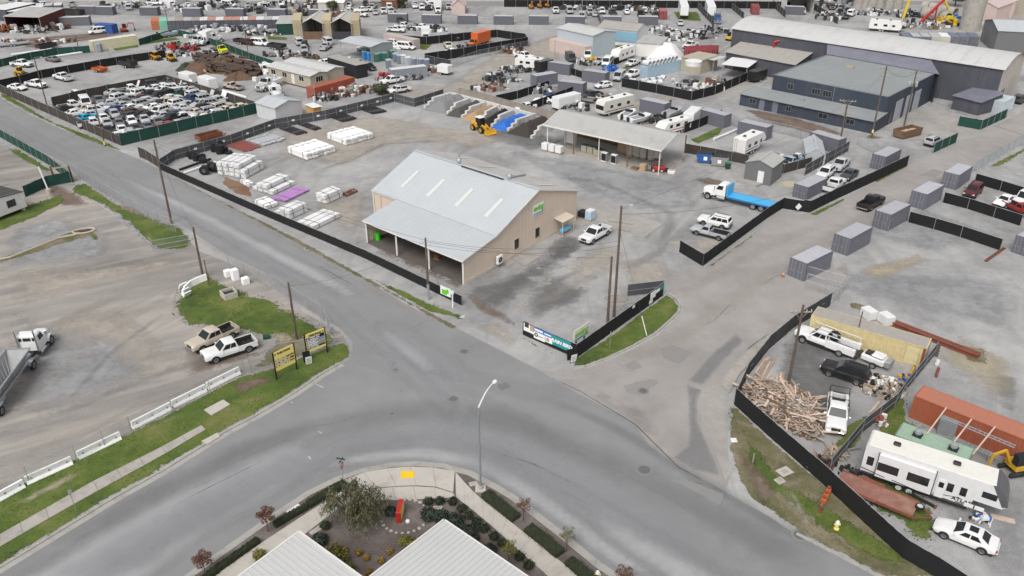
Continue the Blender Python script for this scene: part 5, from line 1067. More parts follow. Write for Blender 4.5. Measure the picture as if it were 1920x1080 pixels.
# stop sign with street names
p=W(645,909);h=HT(645,909,866);k=thing('stop_sign','stop sign with green street name blades at the corner hedge','sign',(p.x,p.y,.1),R(75));obj('post',MB().tube([(0,0,0),(0,0,h+.25)],.035,6),'galv',k)
n8=[(.34*math.cos(R(22.5+45*i)),.34*math.sin(R(22.5+45*i))+h -.45) for i in range(8)];s=obj('stop_plate',MB().extr(n8,'y',-.06,-.04),'stop_red',k);letters(s,'STOP',.3,'sign_white',(0,-.07,h -.45),(R(90),0,0),.56,.008)
obj('name_blade',MB().box(-.4,.4,-.012,.012,h+.0,h+.15),'screen_green',k);obj('name_blade',MB().box(-.012,.012,-.4,.4,h+.16,h+.31),'screen_green',k)
for px,py,ty,rz,lab in ((143,959,918,.6,'thin street sign post seen edge on in the left verge'),(1143,653,622,1.2,'small round backed sign post on the corner grass')):
    p=W(px,py);h=HT(px,py,ty);k=thing('sign_post',lab,'sign',p,rz);obj('post',MB().tube([(0,0,0),(0,0,h)],.03,6),'galv',k);obj('plate',MB().extr([(.3*math.cos(2*math.pi*i/12),.3*math.sin(2*math.pi*i/12)+h -.3) for i in range(12)] if px>1000 else [(-.15,h -.5),(.15,h -.5),(.15,h),(-.15,h)],'y',-.05,-.03),'galv',k)
# white monument post and board at the fence end
p=W(849,577);h=HT(849,577,546);k=thing('white_post_box','white wooden post with box beside the black fence end','post',p);obj('post',MB().box(-.08,.08,-.08,.08,0,h),'white',k);obj('box',MB().box(-.18,.18,-.12,.12,h -.4,h+.05,.02),'white',k)
a,b=W(829,556),W(848,564);dd=(b -a).normalized();k=thing('garden_banner','green and white garden banner on the black fence','banner',a+Vector((dd.y,-dd.x,0))*.25,math.atan2(dd.y,dd.x));obj('sheet',MB().box(0,(b -a).length,-.01,.01,.55,1.75),'sign_white',k);obj('leaf_print',MB().box(.25,1.1,-.02,-.01,.65,1.3),'sign_green',k);obj('leaf_print',MB().box(1.0,1.4,-.02,-.01,.9,1.5),'lime',k)
p=W(862,598);k=thing('fallen_sign_frame','small fallen green and white sign frame by the roadside','sign',p,.4);obj('frame',MB().bar((-.3,0,.05),(.3,0,.05),.05).bar((-.3,0,.05),(-.3,.1,.5),.05),'screen_green',k);obj('panel',MB().box(.1,.6,-.02,.02,.05,.35),'white',k)
# ================================================================= poles and wires
UP={}
_,UP[1]=utility_pole(322,419,287,262,'tall leaning wooden pole beside the road with a transformer box at its foot');_,UP[2]=utility_pole(381,521,353,426,'wooden pole by the dirt yard entrance')
_,UP[3]=utility_pole(556,636,540,530,'wooden pole behind the yellow directory signs');_,UP[4]=utility_pole(804,562,795,446,'wooden pole with grey conduit at the long black fence',guard=((0,2.2,'galv'),),r=.15)
_,UP[5]=utility_pole(1139,606,1147,481,'short dark pole next to the tall crossarm pole');_,UP[6]=utility_pole(1151,594,1163,386,'tall wooden pole with crossarm and lamp in the corner yard',((-2.1,2.8),(-3.0,2.4)),lamp=True,rz=R(-20))
_,UP[7]=utility_pole(1477,724,1512,572,'wooden pole standing in the scrap lumber pile',((-.9,2.2),),rz=R(5));_,UP[8]=utility_pole(1602,650,1615,584,'thin brown pole against the yellow container',r=.08)
_,UP[9]=utility_pole(1634,258,1669,124,'wooden pole with twin crossarms in front of the blue grey warehouse',((-.5,2.6),(-1.9,1.2)),rz=R(-12),guard=((1.0,1.6,'sign_yellow'),));_,UP[10]=utility_pole(1695,236,1718,133,'wooden pole with three transformers beside the blue grey warehouse',((-.4,2.4),),trans=3,rz=R(-12))
_,UP[11]=utility_pole(1572,281,1586,187,'grey wooden pole with three crossarms by the ridged container',((-.3,2.8),(-1.5,2.6),(-2.6,2.4)),rz=R(-15));utility_pole(88,197,59,107,'wooden pole with a security light by the wrecking yard corner',lamp=True,r=.13);utility_pole(197,274,176,187,'wooden pole with yellow bands at the green fence corner',guard=((.3,1.0,'sign_yellow'),),r=.14)
utility_pole(392,535,378,487,'short stub post beside the dirt yard pole',r=.09)
for i,j in ((1,4),(4,6),(6,11),(11,9),(9,10),(1,2),(4,3)):
    for dz in ((-.3,-.9) if (i,j) in ((1,4),(4,6)) else (-.4,)):wire(UP[i]+Vector((0,0,dz)),UP[j]+Vector((0,0,dz if j != 6 else dz -4)),'black overhead wire strung between wooden poles',1.1)
wire(UP[6]+Vector((0,0,-1)),W(1490,360,6),'black overhead wire crossing the gravel yard',.8);wire(UP[4]+Vector((0,0,-.5)),UP[5]+Vector((0,0,-.2)),'black overhead wire crossing in front of the tan warehouse',.5);wire(UP[10]+Vector((0,0,-4)),W(1990,275,4),'black overhead wire running towards the far road',.6)
for q,lab in (((1213,630),'a'),((1205,601),'b')):
    if lab=='a':wire(UP[6]+Vector((0,0,-3)),W(*q),'guy wire anchored in the corner grass',.02,.018,'guy wires')
k=thing('guy_guard','pale guy wire guard tube leaning in the corner grass','guy guard',W(1213,630));dv=(UP[6]+Vector((0,0,-3)) -W(1213,630)).normalized();obj('tube',MB().tube([(0,0,0),dv*2.4],.06,8),'white_trim',k)
wire(UP[4]+Vector((0,0,-2.5)),W(829,545),'guy wire beside the tan warehouse bay',.02,.018,'guy wires')

pm('hopper_grey',(.33,.335,.335),.6,.12,1,grime=(.2,.19,.18),gs=1.2,gamt=.6);pm('tarp_dark',(.07,.068,.065),.85,.2,1);pm('straw_hose',(.45,.39,.3),.9,.15,2);pm('pink',(.55,.33,.33),.7,.1,2);pm('bin_blue',(.02,.1,.3),.6,.15,2,grime=(.12,.1,.09));pm('bin_grey',(.25,.26,.27),.6,.15,2,grime=(.14,.12,.1));pm('bin_green',(.03,.2,.06),.5,.1,2)
pm('shed_grey',(.16,.16,.165),.65,.06,.5);pm('cloth_grey',(.3,.31,.32),.9,.1,4);pm('strap_grey',(.2,.2,.21),.6,.1,2);pm('pipe_red',(.25,.07,.055),.6,.15,2);pm('pipe_grey',(.42,.43,.45),.5,.15,1.5)
# ================================================================= dirt yard on the left
def barrier(a,b,label):
    A,B=W(*a),W(*b);d=B -A;L=d.length;rz=math.atan2(d.y,d.x);k=thing('concrete_barrier',label,'barrier',A,rz,'white concrete barriers')
    obj('barrier_body',MB().extr([(0,0),(.6,0),(.6,.08),(.43,.33),(.4,.81),(.2,.81),(.17,.33),(0,.08)],'x',.04,L -.04),'barrier',k)
    for t in (.12,.5,.88):obj('lifting_slot',MB().box(L*t -.06,L*t+.06,.13,.15,.38,.6),'concrete_old',k)
    return k
for i,(a,b) in enumerate((((251,806),(325,768)),((326,766),(390,734)),((391,732),(453,701)),((149,863),(230,824)),((51,911),(139,871)),((-24,955),(50,914)))):barrier(a,b,('third','second','first','fourth','fifth','sixth')[i]+' white concrete barrier of the row counting from the pickups')
chain_fence([(-40,950),(145,866),(247,812),(395,738),(460,702)],1.9,'thin see through chain link fence along the white barriers',gap=3.4,rails=False);chain_fence([(470,700),(525,672),(600,660),(628,640),(606,600),(520,545),(430,505)],1.9,'sagging chain link fence around the grassy corner')
chain_fence([(142,332),(230,385),(300,423),(330,436)],2,'chain link fence along the grassy ditch by the road');chain_fence([(282,462),(288,470),(355,458)],1.5,'galvanised chain link gate standing open at the dirt yard entrance','yard gates',6,mid=True,name='chain_link_gate',cat='gate')
fence([(-60,230),(0,258),(48,285),(95,312),(135,343)],1.9,'screen_green','green screened fence beside the road above the white office trailer',wave=.08);fence([(138,341),(92,350),(48,370)],1.9,'screen_green','green tarp fence behind the leaning white post',wave=.12,top=False)
vehicle('truck','tan',399,632,-85,38,label='tan crew cab pickup parked beside the white one on dirt');vehicle('truck','white',430,652,-80,26,label='white crew cab pickup with sunroof parked on dirt near the barriers',h=.8)
# bottom dump truck
rf,rr=W(97,645),W(64,692);d=(rf -rr);wb=d.length;d /= wb;lft=Vector((-d.y,d.x,0));oo=rr+d*(wb -1.9)+lft*1.0;rz=math.atan2(d.y,d.x)
k=thing('dump_tractor','white road tractor with twin exhaust stacks in the dirt yard','truck',oo,rz)
for q in tractor_parts((.75,.75,.74)):obj(q[0],q[1].mesh(q[0],.6),q[2],k,q[3] if len(q)>3 else None)
wheels(k,.52,.3,(1.9,),1.0,'rim');wheels(k,.52,.3,(1.9 -wb,),1.0,'rim')
for s in (-1,1):obj('rear_fender',MB().extr([(1.9 -wb -.75,.9),(1.9 -wb -.55,1.15),(1.9 -wb+.55,1.15),(1.9 -wb+.75,.9),(1.9 -wb+.7,.88),(1.9 -wb+.5,1.1),(1.9 -wb -.5,1.1),(1.9 -wb -.7,.88)],'y',*sorted((s*.7,s*1.2))),'chrome',k)
tb=rr -d*0;k=thing('dump_trailer','grey steel hopper dump trailer coupled to the white tractor','trailer',oo+d*(1.9 -wb+.2),rz)
X0,X1=-8.5,-.1
hop=[[(X1,-1.2,2.55),(X1,1.2,2.55),(X0,1.2,2.55),(X0,-1.2,2.55)],[(X1 -1.9,-.45,.75),(X1 -1.9,.45,.75),(X0+1.9,.45,.75),(X0+1.9,-.45,.75)]]
hm=MB().add(hop[0]+hop[1],[(0,1,5,4),(1,2,6,5),(2,3,7,6),(3,0,4,7)]);obj('hopper',hm,'hopper_grey',k);obj('hopper_floor',MB().box(X0+2,X1 -2,-.45,.45,.72,.78),'black_steel',k)
for s in (-1,1):
    obj('top_rail',MB().bar((X0,s*1.22,2.55),(X1,s*1.22,2.55),.12,.16),'galv',k)
    for i in range(9):x=X0+.6+i*(X1 -X0 -1.2)/8;obj('rib',MB().bar((x,s*1.22,2.5),(x*.6+(X0+X1)*.2,s*.5,.85),.09,.09),'galv',k)
    obj('lower_rail',MB().bar((X0+.6,s*.85,1.25),(X1 -.4,s*.85,1.25),.1,.3),'aluminium',k)
for x in (X0,X1):obj('end_rail',MB().bar((x,-1.2,2.55),(x,1.2,2.55),.12,.16),'galv',k)
obj('gooseneck',MB().box(X1 -.3,X1+1.2,-.5,.5,1.0,1.25),'galv',k);obj('rear_frame',MB().box(X0 -.9,X0+2,-.9,.9,.85,1.1),'galv',k);wheels(k,.5,.28,(X0+.2,),1.05,'rim')
for s in (-1,1):obj('mudguard',MB().box(X0 -.5,X0+.9,*sorted((s*.8,s*1.25)),1.1,1.2,.03),'aluminium',k)
# trailer office, planters, pipe outlet
o,f,z,sd=gable('office_trailer','white office trailer with dark roof at the edge of the dirt yard',(-40,430),(53,394),(-70,395),3.0,.35,'white','tarp_dark','v','trailer',pitch=0,over=.1,base=.6)
window(o,f,sd['front'][0],sd['front'][1],f.la*.72,1.5,1.2,.9,1,'black_plastic')
for a in (.3,f.la -.4):obj('support_block',MB().box(-.2,.2,-.2,.2,0,.6),'concrete',o,loc=f(a,.4))
p=W(92,362);k=thing('leaning_white_post','leaning white post set in a concrete bucket by the green tarp','post',p);obj('bucket',MB().tube([(0,0,0),(0,0,.7)],.4,12),'concrete',k);obj('post',MB().bar((0,0,.3),(-1.0,.8,4.2),.18),'white',k)
p=W(112,345);k=thing('timber_gate_frame','rough timber post and rail frame beside the green tarp','frame',p)
for i,q in enumerate((((-.6,0,0),(-.9,.2,3.0)),((1.8,.9,0),(1.6,1.0,2.8)))):obj('post',MB().bar(*q,.25),'plank_dark',k)
obj('rail',MB().bar((-.9,.2,2.6),(1.7,1.0,2.7),.18),'timber',k);obj('rail',MB().bar((-.8,.2,1.6),(1.7,1.0,1.6),.18),'timber',k)
for px,py,h,lab in ((428,518,.9,'small white concrete block beside the tall one on the grass edge'),(442,524,1.5,'tall narrow white concrete block on the grass edge'),(461,532,.9,'white concrete cube by the chain link fence')):
    tag(obj('concrete_block',MB().box(-.42,.42,-.4,.4,0,h,.04),'barrier',loc=W(px,py),rot=(0,0,.7)),lab,'concrete block')
p=W(430,556);k=thing('concrete_planter','square open topped concrete planter on the grass','planter',p,.65)
for s in (-1,1):obj('side',MB().box(-.85,.85,*sorted((s*.7,s*.85)),0,.8,.02),'concrete',k);obj('end',MB().box(*sorted((s*.7,s*.85)),-.7,.7,0,.8),'concrete',k)
obj('soil',MB().box(-.7,.7,-.7,.7,0,.45),'pile_soil',k)
p=W(362,540);k=thing('curved_barrier','curved white concrete barrier by the dirt yard entrance','barrier',p)
pts=[W(*q) -p for q in ((344,556),(348,547),(358,537),(372,530),(388,524))]
obj('barrier_body',MB().loft([[q+Vector((-.25,.12,0)),q+Vector((.25,-.12,0)),q+Vector((.12,-.06,.8)),q+Vector((-.12,.06,.8))] for q in pts]),'barrier',k)
for px,py in ((341,540),(346,550),(350,556)):tag(obj('striped_board',MB().box(-.5,.5,-.08,.08,.1,.9),'sign_white',loc=W(px,py),rot=(.5,0,1.0)),'red and white striped barricade board by the curved barrier','barricade','striped barricade boards');
ribp=[(-30,492),(20,482),(70,462),(110,446),(140,440),(150,437)]
k=thing('pale_hose','pale flattened hose lying across the dirt yard','hose',W(*ribp[0]));obj('tube',MB().tube([W(*q,.1) -W(*ribp[0]) for q in ribp],.16,8),'straw_hose',k)
p=W(158,434);k=thing('drain_sump','open drain sump with a sandbag ring in the dirt yard','sump',p,.35);obj('ring',MB().tube([(1.5*math.cos(t/10*6.2832),.9*math.sin(t/10*6.2832),.12) for t in range(11)],.14,6),'straw_hose',k);obj('grate',MB().box(-.8,.8,-.45,.45,.02,.06),'black_steel',k)
for px,py,lab in ((500,634,'dark green plastic crate in the weeds by the road corner'),):tag(obj('plastic_crate',MB().box(-.4,.4,-.3,.3,0,.35,.03),'screen_green',loc=W(px,py),rot=(0,0,.3)),lab,'crate')
for px,py in ((596,640),(640,640)):
    k=thing('fallen_fence_piece','bent fallen piece of chain link fence in the corner grass','fence piece',W(px,py),rnd.random()*3,'fallen fence pieces');obj('pipe',MB().bar((0,0,.1),(1.8,.5,.3),.05),'galv',k);obj('pipe',MB().bar((.4,0,.1),(1.0,1.4,.6),.05),'galv',k)
# ================================================================= irrigation yard
vehicle('truck','white',1116,436,-46,27,label='white crew cab pickup in front of the tan warehouse',h=.9);vehicle('suv','white',1341,412,-58,-13,label='white suv parked above the silver pickup',h=.9);vehicle('truck2','silver',1332,434,-70,-17,label='silver single cab pickup inside the black fence corner')
# flatbed truck
p=W(1385,382);a=ang(1388,388,-80,-19);k=thing('flatbed_truck','white truck with a long bright blue flatbed','truck',p,a)
for q in tractor_parts((.75,.75,.74)):
    if q[0] in ('exhaust_stack','chassis','rear_window'):continue
    obj(q[0],q[1].mesh(q[0],.6),q[2],k,q[3] if len(q)>3 else None,loc=(2.9,0,.05))
obj('chassis',MB().box(-5.5,5.4,-.45,.45,.6,.95),'black_steel',k);BL=(.05,.4,.72)
obj('flat_deck',MB().box(-5.6,1.55,-1.25,1.25,1.05,1.2),'paint',k,BL);obj('headboard',MB().box(1.55,1.7,-1.25,1.25,1.05,2.9),'paint',k,BL)
for s in (-1,1):obj('side_rail',MB().box(-5.6,1.55,*sorted((s*1.25,s*1.3)),.98,1.22),'paint',k,(.02,.16,.4))
wheels(k,.52,.3,(4.8,),1.0,'rim');wheels(k,.52,.3,(-2.6,-3.9),1.0,'rim',True)
# open storage shed
A,B,Cc=W(1026,278),W(1234,327.5),W(1282,301);fr=Frame(A,B,A+(Cc -B));hh=HT(1234,327.5,279);la,lb=fr.la,fr.lb;k=thing('open_shed','long open sided shed with a flat grey roof and steel posts','shed',A);SH=k
zr=lambda a,b:hh+1.5*min(1,b/(lb*.5)) -1.3*max(0,(b -lb*.5)/(lb*.5))
roof_slope(k,fr,-.6,la+.5,-.5,lb*.5,lambda a,b:hh+1.5*b/(lb*.5),'roof_grey',2.0,'a',.06,.015);roof_slope(k,fr,-.6,la+.5,lb*.5,lb+.4,lambda a,b:hh+1.5 -1.3*(b -lb*.5)/(lb*.5),'roof_grey',2.0,'a',.06,.015)
obj('eave_trim',MB().bar(fr(-.6,-.5,hh -.16),fr(la+.5,-.5,hh -.16),.1,.28),'white_trim',k)
for a_ in (-.6,la+.5):obj('rake_trim',MB().bar(fr(a_,-.5,hh -.12),fr(a_,lb*.5,hh+1.5),.08,.26),'white_trim',k);obj('rake_trim',MB().bar(fr(a_,lb*.5,hh+1.5),fr(a_,lb+.4,hh+.2),.08,.26),'white_trim',k)
for i,t in enumerate((0,.25,.48,.735,1)):
    obj('post',MB().bar(fr(la*t,0,0),fr(la*t,0,hh),.16),'white_trim' if i in (0,2,4) else 'rust',k);obj('post',MB().bar(fr(la*t,lb,0),fr(la*t,lb,hh+.1),.16),'rust',k)
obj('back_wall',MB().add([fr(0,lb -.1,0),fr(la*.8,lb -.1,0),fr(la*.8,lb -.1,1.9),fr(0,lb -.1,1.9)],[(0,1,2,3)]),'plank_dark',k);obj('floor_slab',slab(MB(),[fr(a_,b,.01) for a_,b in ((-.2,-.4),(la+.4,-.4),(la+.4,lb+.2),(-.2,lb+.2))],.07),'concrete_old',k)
def in_shed(t,b,name,label,cat,parts,group=None,rz=None):
    p=A+fr(la*t,lb*b,.08);kk=thing(name,label,cat,p,math.atan2(fr.u.y,fr.u.x) if rz is None else rz,group)
    for nm,m,mt in parts:obj(nm,m,mt,kk)
    return kk
pal=lambda:('pallet',MB().box(-.6,.6,-.5,.5,0,.14),'timber')
for t in (.02,.085,.15):in_shed(t,-.12,'white_crate','white plastic bulk crate on a pallet in front of the shed','crate',[pal(),('crate',MB().box(-.62,.62,-.55,.55,.14,1.35,.03),'white')],'white bulk crates')
in_shed(.1,.45,'white_rack','tall white rack at the left end of the open shed','rack',[('upright',MB().box(-1.1,-1.0,-.4,.4,0,2.5),'white'),('upright',MB().box(1.0,1.1,-.4,.4,0,2.5),'white'),('panel',MB().box(-1,1,-.05,.05,.3,2.4),'white')])
for i,t in enumerate((.29,.345,.4)):in_shed(t,.25,'stone_pallet','caged pallet of grey building stone under the shed','pallet load',[pal(),('stone_stack',MB().box(-.55,.55,-.45,.45,.14,1.35,.06),'rock'),('cage',MB().box(-.58,.58,-.48,.48,1.35,1.42),'black_steel')],'stone pallets')
for i,t in enumerate((.43,.455)):in_shed(t,.2,'stone_pallet','caged pallet of grey building stone under the shed','pallet load',[pal(),('stone_stack',MB().box(-.55,.55,-.45,.45,.14,1.3,.06),'rock'),('cage',MB().box(-.58,.58,-.48,.48,1.3,1.37),'black_steel')],'stone pallets')
for t in (.53,.615):in_shed(t,.02,'sample_cabinet','upright grey display cabinet with white top at the shed edge','cabinet',[('case',MB().box(-.5,.5,-.3,.3,0,1.5,.02),'galv'),('top',MB().box(-.54,.54,-.34,.34,1.5,1.62),'white'),('glass_door',MB().box(-.42,.42,-.32,-.3,.15,1.4),'glass'),('kick_panel',MB().box(-.5,.5,-.33,-.31,0,.14),'white')],'display cabinets')
for i,t in enumerate((.62,.68,.74,.81,.86)):in_shed(t,.6,'wrapped_bags','tall plastic wrapped stack of bags under the shed roof','pallet load',[pal(),('wrapped_stack',MB().box(-.68,.68,-.6,.6,.14,2.2+.15*(i % 2),.2),'plastic_wrap')],'wrapped bag stacks')
in_shed(.53,.7,'box_stack','stack of brown boxes at the back of the shed','boxes',[pal(),('box_stack',MB().box(-.9,.9,-.5,.5,.14,1.8,.04),'cardboard')])
in_shed(.87,.02,'brick_pallet','pallet of tan bricks near the shed corner post','pallet load',[pal(),('brick_stack',MB().box(-.55,.55,-.5,.5,.14,1.15,.03),'cardboard')]);in_shed(.81,-.03,'flat_pallet','low dark pallet of slabs at the shed edge','pallet load',[pal(),('slab_stack',MB().box(-.6,.6,-.5,.5,.14,.4,.02),'plank_dark')])
kk=in_shed(.96,.12,'red_forklift','red forklift with black mast at the end of the shed','forklift',[('body',MB().box(-1.0,.7,-.55,.55,.3,1.0,.08),'red_paint'),('counterweight',MB().box(-1.35,-.9,-.55,.55,.25,1.15,.12),'red_paint'),('mast',MB().box(.85,1.0,-.5,.5,.1,2.2),'black_steel'),('roof',MB().box(-.7,.7,-.5,.5,2.05,2.15),'black_steel'),('seat',MB().box(-.5,.0,-.3,.3,1.0,1.5,.05),'black_plastic')],rz=R(170))
for x,y in ((-.65,-.45),(-.65,.45),(.6,-.45),(.6,.45)):obj('roof_post',MB().bar((x,y,.9),(x,y,2.08),.06),'black_steel',kk)
for s in (-1,1):obj('fork',MB().box(1.0,2.1,*sorted((s*.2,s*.32)),.08,.13),'black_steel',kk)
wheels(kk,.33,.25,(.55,-.85),.5,'steel_rim')
p=W(1248,323);k=thing('pump_units','two black and white pump units beside the shed post','pump',p,-.2);obj('black_unit',MB().box(-.9,.5,0,.9,0,.55,.08),'black_plastic',k);obj('white_unit',MB().box(.3,1.6,-.9,.1,0,.6,.1),'white',k);obj('pink_cover',MB().box(.45,1.45,-.75,-.05,.6,.68),'pink',k)
def dumpster(px,py,label,mat,rz=-.25):
    k=thing('dumpster',label,'dumpster',W(px,py),rz,'steel dumpsters');k.scale=(1.25,1.25,1.3);obj('body',MB().extr([(-1,.15),(1,.15),(1.15,1.35),(-1.15,1.35)],'y',-.75,.75),mat,k);obj('lid',MB().box(-1.12,-.02,-.72,.72,1.35,1.42),'black_plastic',k);obj('lid',MB().box(.02,1.12,-.72,.72,1.35,1.42),'black_plastic',k);obj('label_plate',MB().box(-.25,.25,-.77,-.75,.5,1.0),'sign_white',k)
    for s in (-1,1):obj('fork_pocket',MB().box(*sorted((s*1.05,s*1.25)),-.6,.6,.8,1.0),mat,k)
    return k
dumpster(1322,304,'blue steel dumpster with black lids on the pad','bin_blue');dumpster(1348,310,'grey steel dumpster between the blue one and the green bin','bin_grey');k=thing('wheelie_bin','small green bin with lid beside the grey dumpster','bin',W(1364,317));obj('body',MB().extr([(-.35,0),(.35,0),(.42,1.1),(-.42,1.1)],'y',-.35,.35),'screen_green',k);obj('lid',MB().box(-.45,.45,-.4,.4,1.1,1.18,.02),'bin_green',k)
fence([(1284,287),(1340,297),(1402,309)],1.8,'screen_brown','brown screened fence behind the dumpsters')
o,f,z,sd=gable('grey_metal_shed','small grey metal shed with pale gable roof behind the flatbed',(1394,338),(1443,349),(1420,322),3.2,.8,'shed_grey','roof_grey','v','shed',over=.15);door(o,f,*sd['front'],f.la*.62,1.0,2.2,'white')
# person by the shed post
def person(px,py,label,rz,shirt,pants,h=1.75):
    p=W(px,py);k=thing('person',label,'person',p,rz);s=h/1.75
    V={'pel':(0,0,.95,.13),'wst':(0,0,1.12,.12),'chs':(0,.01,1.35,.15),'nk':(0,.01,1.5,.06),'hd':(0,.03,1.62,.09),'tp':(0,.02,1.72,.07)}
    for q,sg in (('l',-1),('r',1)):V.update({'h'+q:(sg*.1,0,.9,.09),'k'+q:(sg*.11,.03,.5,.062),'a'+q:(sg*.11,0,.08,.045),'t'+q:(sg*.12,.16,.04,.04),'s'+q:(sg*.2,0,1.42,.065),'e'+q:(sg*.26,.02,1.15,.045),'w'+q:(sg*.26,.12,.93,.035),'f'+q:(sg*.25,.16,.84,.03)})
    E=[('pel','wst'),('wst','chs'),('chs','nk'),('nk','hd'),('hd','tp')]+[e for q in 'lr' for e in (('pel','h'+q),('h'+q,'k'+q),('k'+q,'a'+q),('a'+q,'t'+q),('chs','s'+q),('s'+q,'e'+q),('e'+q,'w'+q),('w'+q,'f'+q))]
    ks=list(V);me=bpy.data.meshes.new('body');me.from_pydata([tuple(c*s for c in V[i][:3]) for i in ks],[(ks.index(a),ks.index(b)) for a,b in E],[])
    o=bpy.data.objects.new('body',me);COL.objects.link(o);md=o.modifiers.new('skin','SKIN')
    for i,n in enumerate(ks):me.skin_vertices[0].data[i].radius=(V[n][3]*s,V[n][3]*s);me.skin_vertices[0].data[i].use_root=n=='pel'
    sb=o.modifiers.new('sub','SUBSURF');sb.levels=2;sb.render_levels=2;bpy.context.view_layer.update()
    m2=bpy.data.meshes.new_from_object(o.evaluated_get(bpy.context.evaluated_depsgraph_get()));bpy.data.objects.remove(o)
    m2.materials.clear()
    for mt in ('skin',shirt,pants,'black_plastic'):m2.materials.append(MAT[mt])
    for f in m2.polygons:
        z=f.center.z/s;x=abs(f.center.x)/s;f.use_smooth=True
        f.material_index=0 if z>1.49 or (x>.2 and z<1.1 and z>.7) else 1 if z>.98 or x>.2 else 3 if z<.1 else 2
        if z>1.66:f.material_index=3
    x=bpy.data.objects.new('body',m2);COL.objects.link(x);x.parent=k;return k
person(1281,303,'person in a grey shirt standing by the shed corner post',2.6,'cloth_grey','cloth_tan')
# ---------------------------------------------------------------- material bunkers
BLK=lambda:cached('blk',lambda:MB().box(-.595,.595,-.3,.3,0,.595,.035).mesh('block'))
BF=[(796,203),(839,214),(866,221),(899,231),(922,238),(952,246),(996,260)];BB=[(846,188),(882,198),(910,206),(933,213),(962,221),(1000,229),(1040,240)]
def block_wall(a,b,courses,label,step=1):
    A,B=W(*a),W(*b);d=B -A;L=d.length;d /= L;n=max(2,round(L/1.2));k=thing('block_wall',label,'wall',A,math.atan2(d.y,d.x),'concrete block bunker walls')
    for c in range(courses):
        for i in range(c*step,n):obj('block',BLK(),'block',k,loc=((i+.5+(.5 if c % 2 and step==0 else 0))*1.2,rnd.uniform(-.02,.02),c*.6))
names=['beside the grey gravel bay','between the grey and dark gravel bays','between the dark gravel and tan sand bays','between the tan sand and black soil bays','between the black soil and blue tarp bays','between the blue tarp and brown soil bays','at the brown soil bay next to the shed']
for a,b,n in zip(BF,BB,names):block_wall(a,b,3,'stepped white concrete block wall '+n)
block_wall(BB[0],(938,212),3,'long white block wall behind the gravel bays',0);block_wall((940,213),BB[5],3,'long white block wall behind the black soil bay',0)
def mound(px,H,mat,name,label,cat,slope=.75,st=.35,amp=.25,parent=None,group=None,world=None):
    P=world or [W(*p) for p in px];P=[Vector((p.x,p.y,0)) for p in P];x0,y0=min(p.x for p in P),min(p.y for p in P);nx,ny=int((max(p.x for p in P) -x0)/st)+2,int((max(p.y for p in P) -y0)/st)+2
    c=sum(P,Vector())/len(P);segs=list(zip(P,P[1:]+P[:1]));vs,idx,fs=[],{},[];val={}
    for i in range(nx+1):
        for j in range(ny+1):
            q=Vector((x0+i*st,y0+j*st,0));d=min(((q -u) -(w -u)*max(0,min(1,(q -u).dot(w -u)/max((w -u).length_squared,1e-9)))).length for u,w in segs)
            val[i,j]=(q,d if inside(q,P) else -d)
    for i in range(nx):
        for j in range(ny):
            cs=[(i,j),(i+1,j),(i+1,j+1),(i,j+1)]
            if max(val[k][1] for k in cs) <= 0:continue
            f=[]
            for k in cs:
                if k not in idx:
                    q,d=val[k];d=max(0,d);idx[k]=len(vs);h=min(H*(1+.2*noise.noise(q*.5)),d*slope);h += amp*noise.noise(q*1.3)*min(1,d)+amp*.4*noise.noise(q*4)*min(1,d*2)
                    vs.append((q.x -c.x,q.y -c.y,max(.0,h)+(.02 if d>0 else -.05)))
                f.append(idx[k])
            fs.append(tuple(f))
    o=obj(name,MB().add(vs,fs).mesh(name,1.5),mat,parent,loc=c)
    return o if parent else tag(o,label,cat,group)
def bay(i,mat,name,label,ext=.6,H=1.9):
    f0,f1,b0,b1=W(*BF[i]),W(*BF[i+1]),W(*BB[i]),W(*BB[i+1])
    mv=lambda p,q,t:p.lerp(q,t)
    return mound(None,H,mat,name,label,'pile',.85,world=[mv(f0,f1,.08)+(f0 -b0)*.12,mv(f0,f1,.92)+(f1 -b1)*.02,mv(b0,b1,.97)+(b1 -f1)*.25,mv(b0,b1,.03)+(b0 -f0)*.25])
for i,(m,n,l) in enumerate((('pile_gravel','gravel_pile','pile of pale grey gravel in the first block bay'),('pile_dark','gravel_pile','pile of dark grey gravel in a block bay'),('pile_tan','sand_pile','pile of tan decomposed granite in a block bay'),('pile_black','compost_pile','pile of black compost behind the yellow wheel loader'),('tarp_blue','tarped_pile','low pile under a bright blue tarp in a block bay'),('pile_soil','soil_pile','pile of brown soil in the bay next to the shed'))):
    bay(i,m,n,l,H=1.9 if i != 4 else 1.3)
# wheel loader
p=W(902,246);k=thing('wheel_loader','yellow wheel loader with its bucket lowered by the compost pile','loader',p,ang(902,246,25,9))
for nm,m,mt in (('rear_body',MB().box(-2.2,-.4,-.8,.8,.75,1.75,.15),'yellow'),('cab',MB().box(-.9,.5,-.65,.65,1.2,2.75,.08),'glass'),('cab_roof',MB().box(-1.0,.6,-.72,.72,2.75,2.9,.04),'white'),('front_frame',MB().box(.3,1.5,-.5,.5,.7,1.2,.08),'yellow'),('lift_arm',MB().bar((.8,-.45,1.5),(2.6,-.45,.6),.16,.28),'yellow'),('lift_arm',MB().bar((.8,.45,1.5),(2.6,.45,.6),.16,.28),'yellow'),('bucket',MB().extr([(2.5,.1),(3.4,.1),(3.4,.16),(2.8,.25),(2.6,.95),(2.5,.95)],'y',-1.2,1.2),'yellow'),('bucket_end',MB().extr([(2.5,.1),(3.4,.12),(2.6,.95),(2.5,.95)],'y',-1.22,-1.17),'yellow'),('bucket_end',MB().extr([(2.5,.1),(3.4,.12),(2.6,.95),(2.5,.95)],'y',1.17,1.22),'yellow')):obj(nm,m.mesh(nm,.6),mt,k)
